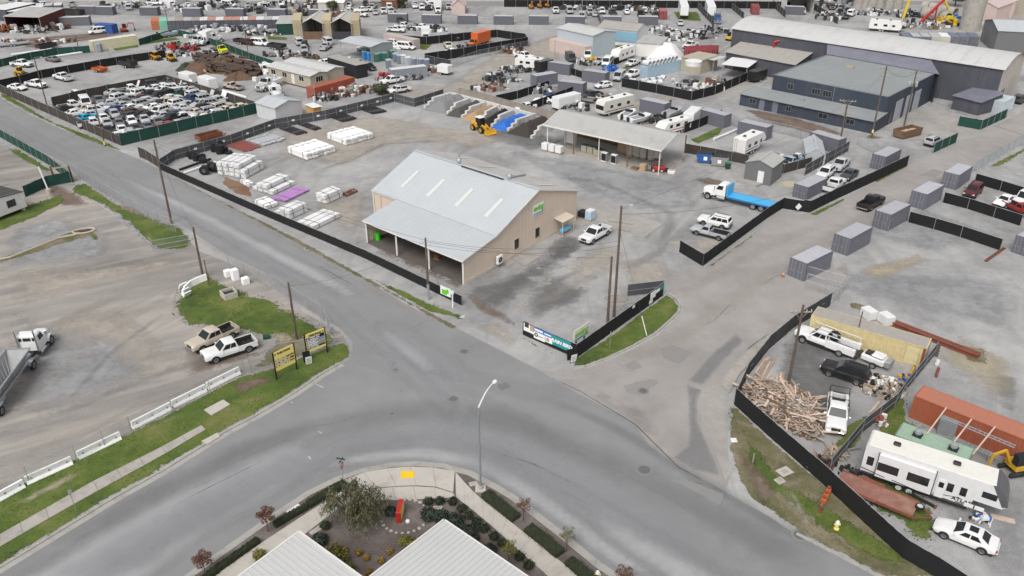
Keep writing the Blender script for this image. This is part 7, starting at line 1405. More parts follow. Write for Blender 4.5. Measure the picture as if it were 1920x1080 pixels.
pm('gable_pale',(.46,.42,.38),.7,.06,.5,grime=(.36,.33,.3));pm('roof_grey_pale',(.5,.5,.49),.7,.06,.3,grime=(.33,.33,.32),gs=.3,gamt=.5);pm('roof_tan',(.35,.33,.3),.8,.06,.3,grime=(.26,.24,.22));pm('slate_trim',(.2,.21,.22),.6,.06,1);pm('door_grey',(.36,.38,.41),.6,.05,1)
pm('mobile_tan',(.4,.36,.28),.7,.05,.8);pm('blackbox',(.025,.027,.03),.6,.1,1);pm('white_metal',(.55,.56,.57),.5,.08,.6,grime=(.4,.4,.39));pm('booth',(.5,.28,.1),.7,.1,1);pm('fabric',(.5,.47,.42),.8,.06,.6,grime=(.38,.35,.31));pm('maroon_wall',(.1,.03,.03),.8,.1,1)
pm('pale_blue',(.42,.47,.5),.6,.05,.8);pm('pink_wall',(.55,.44,.4),.7,.06,.8,grime=(.45,.36,.32));pm('pink_roof',(.52,.43,.4),.7,.06,.8);pm('mural_blue',(.22,.4,.52),.7,.1,.6);pm('tan_panel',(.36,.32,.26),.8,.1,.4,grime=(.25,.23,.2),streak=True);pm('red_roof',(.3,.08,.06),.8,.15,1);pm('gantry_yellow',(.7,.52,.03),.5,.08,1);pm('galv_white',(.62,.63,.64),.5,.08,2)
# ================================================================= blue grey works on the right
LA_,WW=63.0,16.0;A=Vector((102.1,171.5,0));uu=Vector((-.732,.681,0));vv=Vector((.681,.732,0));fr=Frame(A,A+uu*LA_,A+vv*WW);HW=8.1;k=thing('long_warehouse','long slate warehouse with a pale curved metal roof','building',A)
arc=lambda b:HW+1.9*math.sin(math.pi*max(0,min(1,b/WW))) ** .8
wall(k,fr,(LA_,0),(0,0),0,HW,'slate_wall',.6,.05);wall(k,fr,(0,0),(0,WW),0,lambda t:arc(t*WW) -.05,'gable_pale',.6,.03);wall(k,fr,(0,WW),(LA_,WW),0,HW,'slate_wall',.6,.05);wall(k,fr,(LA_,WW),(LA_,0),0,lambda t:arc((1 -t)*WW) -.05,'slate_wall',.6,.05)
nb=10
for i in range(21):
    a0,a1=-.4+i*(LA_+.8)/21+.02,-.4+(i+1)*(LA_+.8)/21 -.02;vs=[fr(a,-.4+j*(WW+.8)/nb,arc(-.4+j*(WW+.8)/nb)+dz) for dz in (0,.06) for a in (a0,a1) for j in range(nb+1)];m=nb+1
    fs=[(q*2*m+j,q*2*m+j+1,q*2*m+m+j+1,q*2*m+m+j) for q in (0,1) for j in range(nb)];c=fr(a0,0,0);obj('roof_panel',MB().add([v -c for v in vs],fs),'roof_grey_pale',k,loc=c)
door(k,fr,(0,0),(0,WW),10,5.5,5,'gable_pale',ribs=6);door(k,fr,(0,0),(0,WW),4.2,2.5,3.2,'window_dark');obj('red_duct',MB().tube([fr(51,-.5,3.5),fr(51,-.5,6.6),fr(50,.1,7.0)],.3,8),'red_paint',k)
# low lean to on its left part
q0,q1=W(1491,121,4),W(1362,97,4);f2=Frame(Vector((q0.x,q0.y,0)),Vector((q1.x,q1.y,0)),Vector((q0.x,q0.y,0))+vv*9.5);k2=thing('lean_to_wing','low slate wing with tan grey roof against the long warehouse','building',f2.A)
wall(k2,f2,(f2.la,0),(0,0),0,4,'slate_wall',.6,.05);wall(k2,f2,(f2.la,9.5),(f2.la,0),0,lambda t:4+1.6*(1 -t),'slate_wall',.6,.05);wall(k2,f2,(0,0),(0,9.5),0,lambda t:4+1.6*t,'slate_wall',.6,.05);roof_slope(k2,f2,-.3,f2.la+.4,-.4,9.5,lambda a,b:4+1.6*b/9.5,'roof_tan',2,'a',.06,.02)
# blue grey block with front annex
B0,B1,B2=Vector((55.7,175.3,0)),Vector((73.06,157.76,0)),Vector((73.5,194.2,0));fb=Frame(B0,B1,B2);HB=6.15;kb=thing('blue_grey_block','blue grey flat roofed works block with roller doors','building',B0)
LBx=fb.lb
for p,q in (((0,0),(fb.la,0)),((fb.la,0),(fb.la,LBx)),((fb.la,LBx),(0,LBx)),((0,LBx),(0,0))):wall(kb,fb,p,q,0,HB,'blue_grey',0)
roof_slope(kb,fb,.1,fb.la -.1,.1,LBx -.1,lambda a,b:HB -.12,'flat_roof',6.2,'a',.06,0)
for p,q in (((0,.1),(fb.la,.1)),((fb.la -.1,0),(fb.la -.1,LBx)),((.1,0),(.1,LBx))):obj('parapet',MB().bar(fb(*p,HB+.04),fb(*q,HB+.04),.2,.12),'slate_trim',kb)
for t,w_ in ((4.2,1.2),(10.0,1.7),(12.4,1.7)):window(kb,fb,(0,0),(fb.la,0),t,3.9,w_,1.1,1 if w_<1.5 else 2,'slate_trim')
for t,w_ in ((7.0,3.6),(12.2,3.2),(17.0,3.4)):door(kb,fb,(fb.la,0),(fb.la,LBx),t,w_,4.2,'door_grey',ribs=8,name='roller_door')
door(kb,fb,(fb.la,0),(fb.la,LBx),3.2,1.4,2.4,'window_dark');obj('roof_hatch',MB().box(-.8,.8,-.5,.5,0,.3),'cardboard',kb,loc=fb(9,18,HB -.05),rot=(0,0,-.78));obj('roof_pipe',MB().bar(fb(12.5,.5,HB+.25),fb(fb.la -1,.5,HB+.25),.12),'galv',kb);obj('roof_antenna',MB().bar(fb(fb.la -2,2,HB),fb(fb.la -2,2,HB+2),.06),'galv',kb);obj('downpipe',MB().bar(fb(13.8,-.1,2.8),fb(13.8,-.1,HB),.1),'slate_trim',kb)
C0,C1=W(1386,197),W(1634,251);fa=Frame(C0,C1,C0+vv*5.4,True);ka=thing('front_annex','low blue grey annex with flat roof in front of the works block','building',C0)
for p,q in (((0,0),(fa.la,0)),((fa.la,0),(fa.la,5.4)),((0,5.4),(0,0))):wall(ka,fa,p,q,0,(lambda p,q:lambda t:2.5+.5*(p[1]+(q[1] -p[1])*t)/5.4)(p,q),'blue_grey',0)
roof_slope(ka,fa,-.35,fa.la+.35,-.45,5.4,lambda a,b:2.5+.5*b/5.4,'flat_roof',6,'a',.12,0)
for t,w_,m in ((3.0,1.4,'window_dark'),(11.2,1.0,'window_dark'),(18.6,1.8,'window_dark'),(24.2,1.6,'window_dark')):window(ka,fa,(0,0),(fa.la,0),t,1.0,w_,.9,1,'slate_trim')
for t in (5.2,8.2):door(ka,fa,(0,0),(fa.la,0),t,1.2,2.2,'lilac_roof')
obj('roof_hatch',MB().box(-.8,.8,-.4,.4,0,.25),'flat_roof',ka,loc=fa(12,3,2.85),rot=(0,0,-.78));obj('seam',MB().bar(fa(14.2,-.4,2.66),fa(14.2,5.3,3.14),.1,.05),'roof_pale',ka)
# sloping link roof between block and warehouse
s0=[W(1550,101,HB),W(1762,141,HB),A+uu*22+Vector((0,0,HW -.4)),A+uu*44+Vector((0,0,HW -.4))];q=[Vector((73.4,194.5,HB+.02)),Vector((91.0,175.4,HB+.02)),fr(14.5,-.1,HW -.3)+A,fr(38,-.1,HW -.3)+A]
kl=thing('link_roof','lilac grey sloping link roof against the long warehouse','roof',(q[0].x,q[0].y,0));obj('roof_sheet',slab(MB(),[v -Vector((q[0].x,q[0].y,0)) for v in q],.08),'lilac_roof',kl);obj('end_wall',MB().quad(*[v -Vector((q[0].x,q[0].y,0)) for v in (Vector((q[1].x,q[1].y,0)),q[1],q[2],Vector((q[2].x,q[2].y,0)))]),'slate_wall',kl)
gable('slate_lean_shed','slate lean to shed with a single pitched roof beside the warehouse',(1783,204),(1832,217),(1803,190),2.8,.8,'slate_wall','lilac_roof','mono','shed',pw=2)
def rolloff(px,py,dx,dy,label,mat='plank_dark'):
    k=thing('roll_off_bin',label,'skip',W(px,py),ang(px,py,dx,dy))
    for s in (-1,1):obj('side',MB().extr([(-2.6,.2),(2.6,.2),(2.9,1.6),(-2.9,1.6)],'y',*sorted((s*1.1,s*1.18))),mat,k);obj('end',MB().box(*sorted((s*2.6,s*2.7)),-1.1,1.1,.2,1.55),mat,k)
    obj('floor',MB().box(-2.6,2.6,-1.1,1.1,.2,.3),mat,k);o=obj('rubble',mound(None,.6,'cardboard','r','','',1,.3,.3,parent=k,world=[Vector((-2.5,-1,0)),Vector((2.5,-1,0)),Vector((2.5,1,0)),Vector((-2.5,1,0))]).data,'cardboard',k,loc=(0,0,.7));return k
rolloff(1700,255,-40,10,'brown roll off bin full of rubble by the two poles');[bpy.data.objects.remove(o) for o in list(COL.objects) if o.name.split('.')[0]=='r']
vehicle('suv','silver',1751,264,26,-12,label='silver suv parked by the green screened fence')
fence([(1749,288),(1792,268)],2,'screen_green','green screened fence beside the silver suv');fence([(1795,236),(1838,244),(1885,222)],2,'screen_green','green screened gate fence by the slate lean to')
container(1866,212,24,-12,'pale blue white container against the green gate fence',L=6.06,col=(.5,.56,.6));vehicle('suv','dark grey',1914,186,26,-10,label='dark suv at the pale gable door');junk(1898,190,2,1.5,1.0,'rusty scrap by the pale gable wall',('rust','black_steel','white'),60)
# ================================================================= containers of the mid and far yards
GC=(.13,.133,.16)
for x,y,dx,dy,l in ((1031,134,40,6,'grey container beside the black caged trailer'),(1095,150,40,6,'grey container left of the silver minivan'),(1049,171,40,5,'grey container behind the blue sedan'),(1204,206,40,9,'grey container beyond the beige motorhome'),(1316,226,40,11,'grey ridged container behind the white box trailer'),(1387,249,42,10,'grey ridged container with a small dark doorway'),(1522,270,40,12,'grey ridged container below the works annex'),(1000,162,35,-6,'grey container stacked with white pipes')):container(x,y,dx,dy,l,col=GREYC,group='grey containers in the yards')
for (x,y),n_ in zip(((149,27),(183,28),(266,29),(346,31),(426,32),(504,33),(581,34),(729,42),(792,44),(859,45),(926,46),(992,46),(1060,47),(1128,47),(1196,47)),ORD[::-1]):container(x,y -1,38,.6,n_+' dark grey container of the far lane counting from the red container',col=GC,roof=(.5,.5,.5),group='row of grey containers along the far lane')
def crow(n,p0,p1,dx,dy,cols,roofs,label,group,L=6.06):
    for i in range(n):
        t=(i+.5)/n;x,y=p0[0]+(p1[0] -p0[0])*t,p0[1]+(p1[1] -p0[1])*t;container(x,y,dx,dy,label(i) if callable(label) else label,L,2.59,cols[i % len(cols)],group,roofs[i % len(roofs)],Wd=2.44)
OR,MI,TN,WHT,PK=(.5,.14,.05),(.2,.5,.38),(.33,.27,.22),(.6,.6,.58),(.45,.22,.17)
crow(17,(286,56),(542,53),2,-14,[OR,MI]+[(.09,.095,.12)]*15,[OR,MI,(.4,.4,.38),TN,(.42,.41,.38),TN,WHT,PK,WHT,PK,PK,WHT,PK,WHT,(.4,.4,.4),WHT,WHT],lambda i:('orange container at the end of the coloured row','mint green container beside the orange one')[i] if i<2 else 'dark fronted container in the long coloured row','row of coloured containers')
crow(7,(0,29),(120,25),4,-14,[(.12,.125,.15)],[WHT,(.45,.45,.45)],'slate container in the row by the open farm shed','slate containers by the farm shed')
crow(8,(1690,87),(1832,87),-14,-16,[GC,GC,GC,(.5,.48,.42),(.5,.48,.42),GC,GC,GC],[(.13,.16,.2),(.4,.41,.42),(.4,.41,.42),(.42,.42,.43),(.7,.7,.7),(.14,.17,.22),(.14,.17,.22),(.14,.17,.22)],lambda i:'cream container with a green door in the row behind the warehouse' if i in (3,4) else 'slate container in the row behind the warehouse','containers behind the warehouse')
container(173,95,88,-13,'long cream container with a grey toilet beside it',12.19,col=(.62,.58,.42),roof=(.66,.64,.55));container(186,60,40,3,'blue container with a white notice in the far yard',col=(.03,.09,.3));container(583,186,89,-25,'long rust orange container beside the mobile office',12.19,col=(.38,.09,.05));container(782,92,-61,-13,'long faded pink container behind the metal roofed shed',12.19,col=(.52,.44,.41));container(732,150,60,-7,'long grey container with a white roof by the red generator',9.0,col=(.25,.27,.3),roof=(.6,.6,.6));container(1206,145,66,-15,'long pale blue container stacked with culvert pipe',12.19,col=(.36,.48,.56));container(1243,37,-5,-16,'dark red container in the far grass lot',col=(.25,.05,.05),roof=(.38,.13,.12));container(1416,28,-6,-12,'dark red container near the highway fence',col=(.25,.05,.05))
container(92,49,60,-2,'long slate container with a white roof beside the farm shed',12.19,col=(.16,.17,.19),roof=WHT);container(1470,26,42,2,'grey container beyond the long pale roof',col=GC,roof=(.5,.5,.5));
for i in range(6):container(1290+i*9,110 -i*.4,3,-10,'maroon steel bin in the packed row by the lean to wing',6.06,2.0,(.22,.02,.03),'maroon bins')
# ================================================================= fences of the far yards
for px,h,m,l in (([(0,173),(37,190),(75,207),(110,222),(150,240),(195,260),(228,274)],2.0,'screen_brown','brown slatted fence between the road and the wrecking yard'),([(228,274),(300,257),(370,240),(430,226),(486,212)],2.3,'screen_green','dark green screened fence of the wrecking yard'),([(100,200),(165,184),(240,169),(313,156)],2.0,'screen_brown','dark fence behind the wrecked cars'),([(313,156),(360,170),(420,188),(486,210)],2.0,'screen_brown','dark fence between the wrecked cars and the white trailers'),
                    ([(0,167),(40,158),(80,147),(130,138),(190,127),(250,117),(312,108)],2.0,'screen_black','black screened fence behind the white pickups'),([(-20,131),(60,112),(110,103),(170,99)],1.9,'screen_green','green screened fence left of the cream container'),([(262,86),(285,78),(330,66),(372,76),(420,92),(480,116),(530,132)],1.8,'screen_green','green screened fence above the mulch heap'),
                    ([(745,80),(800,84),(870,76),(932,70),(985,78),(990,88)],2.2,'screen_black','black screened fence behind the orange box truck'),([(797,118),(870,107),(940,94),(990,86)],2.4,'screen_black','black screened fence in front of the orange box truck'),([(797,118),(815,122),(845,128)],2.0,'screen_grey','grey fence by the white cargo trailer'),
                    ([(1165,163),(1230,175),(1296,189),(1340,178),(1400,152)],2.1,'screen_black','black screened fence around the culvert yard'),([(930,195),(970,186),(1030,166)],1.9,'screen_black','black screened fence by the white camper shells'),([(860,178),(930,196),(985,212),(1040,225)],1.7,'plank_grey','weathered timber fence behind the block bays'),([(995,207),(1040,190),(1100,167)],1.8,'screen_black','black fence beside the white sedan and blue sedan'),([(1064,138),(1094,148)],1.7,'screen_black','black gate between two grey containers'),
                    ([(1282,250),(1310,240),(1352,222)],1.9,'screen_black','black screened fence beyond the open shed'),([(1240,212),(1258,203)],1.9,'screen_black','short black fence by the grey container'),([(945,13),(1100,14),(1250,15),(1400,16),(1480,17)],2.4,'screen_black','long black fence along the highway'),([(1112,14),(1126,47)],2.0,'screen_grey','slanting grey fence beside the far white pickup'),([(1306,15),(1338,50)],2.2,'screen_grey','slanting grey fence beside the blue road tractor'),([(1368,14),(1394,36)],2.0,'screen_grey','slanting grey fence by the far red container'),([(1150,124),(1182,110)],1.8,'screen_black','black fence beside the travel trailer'),([(1448,12),(1472,34)],2.2,'screen_grey','slanting grey fence left of the open truck shed'),([(1525,18),(1570,46)],2.0,'screen_grey','slanting grey fence right of the open truck shed')):
    fence(px,h,m,l,gap=4,group='far yard fences',wave=.06)
for px,l in (([(216,27),(265,29)],'chain link fence filling a gap between dark far lane containers'),([(304,30),(345,31)],'chain link fence filling a gap between dark far lane containers'),([(386,31),(426,32)],'chain link fence filling a gap between dark far lane containers'),([(766,42),(792,44)],'chain link fence filling a gap between dark far lane containers'),([(830,44),(859,45)],'chain link fence filling a gap between dark far lane containers'),([(896,45),(926,46)],'chain link fence filling a gap between dark far lane containers'),([(1029,47),(1060,47)],'chain link fence filling a gap between dark far lane containers'),([(845,128),(900,108),(990,90)],'chain link fence along the yard lane'),([(1396,236),(1470,252),(1530,268)],'chain link fence below the works annex'),([(1352,225),(1385,240)],'chain link fence beside the small grass patch')):chain_fence(px,2.0,l,mat='chainlink_far',group='far chain link fences')
# ================================================================= buildings of the far yards
def hut(label,A,B,C,h,rise,wm,rm,ridge='u',name='storage_shed',cat='shed',**kw):return gable(name,label,A,B,C,h,rise,wm,rm,ridge,cat,pw=2.5,over=.25,**kw)
def back(A,B,C):return W(*A)+(W(*C) -W(*B))
o,f,z,sd=gable('mobile_office','tan double wide mobile office with white ridged roof',(505,149),(584,169),back((505,149),(584,169),(614,160)),3.2,.5,'mobile_tan','white_roof','u','building',pitch=.4,pw=2.5,base=.3)
for t in (2.2,6.5,12.8):window(o,f,*sd['front'],f.la*t/16,1.6,1.6,1.1,1)
window(o,f,*sd['right'],f.lb*.5,1.5,2.0,1.2,2);door(o,f,*sd['front'],f.la*.6,1.0,2.2,'white',.5)
o,f,z,sd=gable('mobile_office','rear half of the tan mobile office under a second white roof',back((505,149),(584,169),(614,160)),(614,160),back((530,141),(614,160),(645,150)),3.2,.5,'mobile_tan','white_roof','u','building',pitch=.4,pw=2.5,base=.3)
hut('black site office box with a tan roof beyond the mobile office',(616,131),(670,148),back((616,131),(670,148),(687,143)),3.2,.1,'blackbox','roof_tan','flat','site_office','building');hut('small white metal shed by the grey fence',(519,229),(568,215),(488,217),2.9,.8,'white_metal','roof_pale','v','metal_shed');hut('open metal roofed shed by the portable toilets',(640,106),(697,118),back((640,106),(697,118),(727,106)),4.0,.5,'galv','roof_pale','u','open_shed',open_=('front','left'))
hut('small tan booth with white canopy by the grey fence',(590,224),(604,221),(585,216),2.4,.1,'booth','white','flat','booth')
for (x0,x1),l in (((568,608),'dark mouthed fabric shelter between two tan containers'),((622,661),'second fabric shelter with a pale arched cover')):hut(l,(x0,74),(x1,74),(x0+4,58),4.4,1.5,'fabric','fabric','v','fabric_shelter','shelter',open_=('front',))
for x in (560,615,668):container(x,73,2,-16,'ridged tan container supporting a fabric shelter',12.19,2.59,(.45,.38,.24),'tan containers under the shelters');container(x,73,2,-16,'ridged tan container supporting a fabric shelter',12.19,2.59,(.45,.38,.24),'tan containers under the shelters',h0=2.6)
for x0,x1,c in ((569,607,'plank_dark'),(623,660,'screen_grey')):tag(obj('shelter_curtain',MB().box(0,(W(x1,73.5) -W(x0,73.5)).length,-.03,.03,.05,2.2),c,loc=W(x0,74.0)),'dark curtain across the mouth of a fabric shelter','curtain','shelter curtains')
hut('dark green shed with pale roof among the pipe racks',(521,66),(560,65),(525,52),3.2,.3,'screen_green','roof_grey','mono','green_shed');hut('open farm shed with a grey roof and dark red back wall',(14,58),(80,60),(26,44),4.2,.6,'maroon_wall','roof_grey','mono','farm_shed',open_=('front',));hut('small slate store with white roof by the slate row',(20,40),(58,40),(22,30),3,.2,'slate_wall','white','flat');hut('low slate building with a white roof at the yard edge',(-20,38),(16,40),(-20,26),3.5,.2,'slate_wall','white','flat')
o,f,z,sd=hut('pale pink and blue two tone workshop with grey roof',(1044,92),(1110,108),back((1044,92),(1110,108),(1142,97)),5.6,.7,'pale_blue','roof_grey_pale','u','workshop','building');obj('pink_front',MB().bar(f(-.5,-1.2,1.5),f(f.la -.3,-1.2,1.5),2.2,3.0),'pink_wall',o)
hut('white workshop with a tan roof and a blue mural',(1120,80),(1192,88),back((1120,80),(1192,88),(1225,78)),4.2,1.2,'white','roof_tan','u','workshop','building');tag(obj('blue_mural',MB().box(-5.5,5.5,-.04,.04,0,2.6),'mural_blue',loc=W(1158,84,0)+Vector((0,-.4,1.2)),rot=(0,0,ang(1120,80,72,8))),'pale blue mural panel on the white workshop','mural');hut('low grey roofed store beside the white wrapped boat',(1192,104),(1236,108),(1205,92),3.4,.3,'white_trim','roof_grey','mono');hut('beige block building with a round white tank on top',(1276,133),(1312,140),(1290,120),3.4,.1,'mobile_tan','mobile_tan','flat','block_store')
k=thing('round_tank','round white ribbed tank on the beige block building','tank',W(1300,122,3.6));obj('shell',MB().tube([(0,0,0),(0,0,1.0)],1.9,24).mesh('t',1),'white',k);obj('lid',MB().tube([(0,0,1.0),(0,0,1.15)],[2.0,1.6],24),'white',k)
hut('grey canopy on thin posts by the beige block building',(1312,133),(1336,138),(1322,125),3.2,.2,'galv','roof_grey_pale','flat','canopy','canopy',open_=('front','left','right','back'));hut('white canopy roof in the culvert yard',(1352,146),(1398,152),(1368,132),3.2,.2,'galv','white','flat','canopy','canopy',open_=('front','left','right','back'))
hut('open truck shed with white roof near the highway',(1472,25),(1524,26),(1478,12),4.5,1.2,'white_trim','white','v','truck_shed',open_=('front',));hut('grey metal building with a pale roof behind the warehouse',(1862,97),(1960,102),(1850,76),5.5,1.6,'shed_grey','roof_pale','u','metal_building','building');hut('pink rounded metal building near the silo',(1815,40),(1862,46),(1822,22),5.0,1.5,'pink_wall','pink_roof','v','metal_building','building');hut('white flat roofed building behind the pink one',(1850,32),(1896,34),(1850,18),4.5,.2,'pink_wall','white','flat','flat_building','building');hut('tall ribbed tan silo building by the highway',(1876,28),(1980,30),(1876,8),14,.5,'tan_panel','roof_grey','flat','silo_building','building',pitch=1.2)
hut('red roofed hut among the far cars',(716,16),(745,17),(718,8),2.6,.8,'plank_dark','red_roof','u','red_hut');hut('white peaked tent in the far lots',(597,18),(645,19),(604,8),2.4,1.6,'fabric','white','u','tent','tent');hut('pale pink peaked tent in the far lots',(847,26),(872,26),(850,18),2.6,1.8,'pink_wall','pink_wall','v','tent','tent');hut('white office box in the upper left yard',(300,8),(330,9),(302,2),3,.1,'white','white','flat','office_box','building')
for px,py,r,h,l in ((1817,56,2.9,9.5,'tall grey concrete tank behind the container row'),(1608,14,1.6,7,'pale grey silo among the concrete works'),(1620,14,1.6,7,'pale grey silo among the concrete works'),(1634,15,1.6,7,'pale grey silo among the concrete works'),(1648,15,1.6,7,'pale grey silo among the concrete works'),(1680,17,1.8,6,'pale grey silo among the concrete works'),(1665,22,1.4,4,'pale grey silo among the concrete works')):k=thing('silo',l,'silo',W(px,py),0,'concrete works silos');obj('shell',MB().tube([(0,0,0),(0,0,h)],r,20).mesh('s',1),'concrete_old',k);obj('cap',MB().tube([(0,0,h),(0,0,h+.3)],[r*1.03,r*.9],20),'white',k)
k=thing('yellow_gantry','tall yellow steel gantry in the concrete works','gantry',W(1692,38));obj('mast',MB().bar((0,0,0),(1.2,0,11),.6),'gantry_yellow',k);obj('boom',MB().bar((1.0,0,9),(6,1,8.6),.4),'gantry_yellow',k);k=thing('red_conveyor','red inclined conveyor in the concrete works','conveyor',W(1722,48));obj('belt_frame',MB().bar((0,0,.5),(8,4,7),.7,.5),'red_paint',k);obj('leg',MB().bar((6,3,0),(6,3,5.2),.3),'red_paint',k);obj('chute',MB().bar((8,4,7),(10.5,4.5,4),.5),'gantry_yellow',k)
for i in range(9):
    k=thing('concrete_pipe','large grey concrete pipe ring in the works yard','concrete pipe',W(1735+(i % 5)*12,22+12*(i // 5)+(i % 5)*3),rnd.random(),'concrete pipe rings');obj('ring',cached('cpipe',lambda:MB().ring(1.4,1.7,-1.1,1.1,18,0,1.7).mesh('r',.6)),'concrete_old',k)
for i,(x,y,c) in enumerate(((706,116,0),(713,114,0),(721,114,0),(738,106,2),(729,128,1),(742,116,1),(749,119,1),(756,119,2),(765,123,2),(777,125,1),(789,126,1),(800,127,1),(685,112,3),(694,114,3),(735,110,0),(747,106,2))):
    cl=[(.05,.16,.13),(.22,.25,.3),(.5,.52,.55),(.05,.25,.6)][c];k=thing('portable_toilet',('dark green','slate grey','pale grey','bright blue')[c]+' portable toilet by the metal roofed shed','toilet',W(x,y),ang(x,y,30,12),'portable toilets');obj('cabin',cached('pt1',lambda:MB().box(-.55,.55,-.55,.55,.05,2.0,.04).mesh('c')),'paint',k,cl);obj('roof',cached('pt2',lambda:MB().extr([(-.6,2.0),(.6,2.0),(.4,2.3),(-.4,2.3)],'y',-.6,.6).mesh('r')),'paint',k,tuple(min(.7,q*1.4+.1) for q in cl));obj('door',cached('pt3',lambda:MB().box(-.4,.4,-.58,-.55,.12,1.9).mesh('d')),'paint',k,tuple(q*.8 for q in cl))
k=thing('portable_toilet','single grey portable toilet beside the cream container','toilet',W(188,97));obj('cabin',CACHE['pt1'],'paint',k,(.22,.25,.3));obj('roof',CACHE['pt2'],'paint',k,(.35,.38,.42))

# ================================================================= wrecking yard cars
Wk='car lying in the crowded wrecking yard'
DIR={'a':(-40,8),'b':(40,-8),'c':(14,26),'d':(-14,-26)}
WR='''465,815,sedan,black,a,1;545,790,truck,white,b;640,770,van,white,c;740,745,truck2,grey,c;570,840,sedan,white,b;650,875,sedan,bright blue,b;740,820,suv,white,b;810,770,sedan,silver,a;885,810,sedan,blue,b;805,660,sedan,dark grey,a;865,685,sedan,silver,b;905,725,suv,white,b;955,752,sedan,grey,b;985,668,truck,white,b,1;1065,690,suv,white,b;1075,770,suv,silver,b;1140,692,sedan,black,b;1165,625,suv,dark grey,b;1185,720,suv,black,a;1240,640,sedan,white,b;1262,606,sedan,grey,a;1310,655,suv,white,b,1;1270,700,truck,black,a;1345,692,sedan,green,b;1390,642,sedan,white,b,1;1425,672,sedan,silver,a;1470,702,suv,white,b;1440,742,truck,blue,a;1262,768,suv,tan,c;1345,768,suv,white,b;1390,802,sedan,light grey,b;1000,838,suv,brown,b;1140,800,sedan,white,a;1190,832,suv,white,a;1095,862,sedan,black,a;1325,847,sedan,dark grey,b;1485,832,sedan,tan,b;1595,858,suv,white,a;1665,797,suv,cream,b;1605,767,suv,silver,b;1550,732,suv,light grey,b,1;1645,747,suv,white,b,1;700,920,truck,white,b;778,882,sedan,white,c;803,917,sedan,silver,c;895,917,sedan,grey,c;988,902,hatch,white,c;1085,890,sedan,silver,c;1190,908,sedan,grey,c;1295,885,truck,black,a;1352,918,sedan,silver,b;1465,892,truck2,white,a;915,968,sedan,white,c;1015,957,sedan,dark grey,c;1110,943,sedan,grey,c;1192,960,sedan,red,a;1248,938,sedan,red,a;890,1018,sedan,white,c;985,1012,suv,silver,c;1065,992,sedan,light grey,b;812,972,sedan,black,c;1705,824,truck2,cream,a;1790,800,sedan,cream,a;1540,795,hatch,black,b;1250,815,hatch,silver,b;930,690,hatch,grey,b;1050,735,sedan,maroon,a;1390,860,sedan,white,b;1120,745,hatch,light grey,b;1210,770,hatch,black,a;860,850,hatch,silver,c;950,865,hatch,dark grey,a;1420,905,hatch,grey,b;1500,770,hatch,silver,a;700,850,hatch,light grey,b'''
for r in WR.split(';'):
    v=r.split(',');dx,dy=DIR[v[4]];x,y=int(v[0])/4,int(v[1])/4
    vehicle(v[2],v[3],x,y,dx+rnd.uniform(-6,6),dy+rnd.uniform(-4,4),'in the crowded wrecking yard',group='wrecked cars in the fenced yard',hood=len(v)>5,wreck=True,h=.75,nowheels=rnd.random()<.12)
wyp=[W(*q) for q in ((100,206),(313,160),(482,211),(232,268))];occ=[o.location.copy() for o in COL.objects if o.get('group')=='wrecked cars in the fenced yard'];rw=random.Random(21);cnt=0
for t in range(4000):
    x,y=rw.uniform(95,485),rw.uniform(158,268);p=W(x,y)
    if cnt >= 34 or not inside(p,wyp) or min((p -q).length for q in occ)<2.75 or min((p -(a+(b -a)*max(0,min(1,(p -a).dot(b -a)/(b -a).length_squared)))).length for a,b in zip(wyp,wyp[1:]+wyp[:1]))<1.9:continue
    occ.append(p);cnt += 1;dx,dy=DIR[rw.choice('abab' if y<215 else 'abcc')];vehicle(rw.choice(('sedan','sedan','hatch','suv')),rw.choice(('white','white','silver','light grey','grey','black','tan')),x,y,dx,dy,'in the crowded wrecking yard',group='wrecked cars in the fenced yard',wreck=True,h=0)
for x0,x1,y0,y1,n,wh in ((4,140,6,18,8,'in the far lot left of the highway'),(190,470,4,20,16,'in the crowded far lot behind the grey containers'),(480,590,6,24,7,'in the far lot by the yellow tank'),(640,830,6,26,12,'in the far lot around the red roofed hut'),(1050,1240,22,34,9,'in the far lot below the highway fence'),(1540,1600,24,40,5,'in the parts yard behind the long warehouse'),(545,640,82,96,4,'in the yard above the mobile office'),(1060,1140,100,126,3,'by the pink workshop')):
    pl=[]
    for t in range(600):
        x,y=rw.uniform(x0,x1),rw.uniform(y0,y1);p=W(x,y)
        if len(pl) >= n:break
        if any((p -q).length<5 for q in pl):continue
        pl.append(p);vehicle(rw.choice(('truck','van','suv','sedan','truck2')),rw.choice(('white','white','light grey','dark grey','silver','black')),x,y,rw.uniform(-20,20),rw.choice((-12,12)),wh,group='vehicles '+wh,h=0)
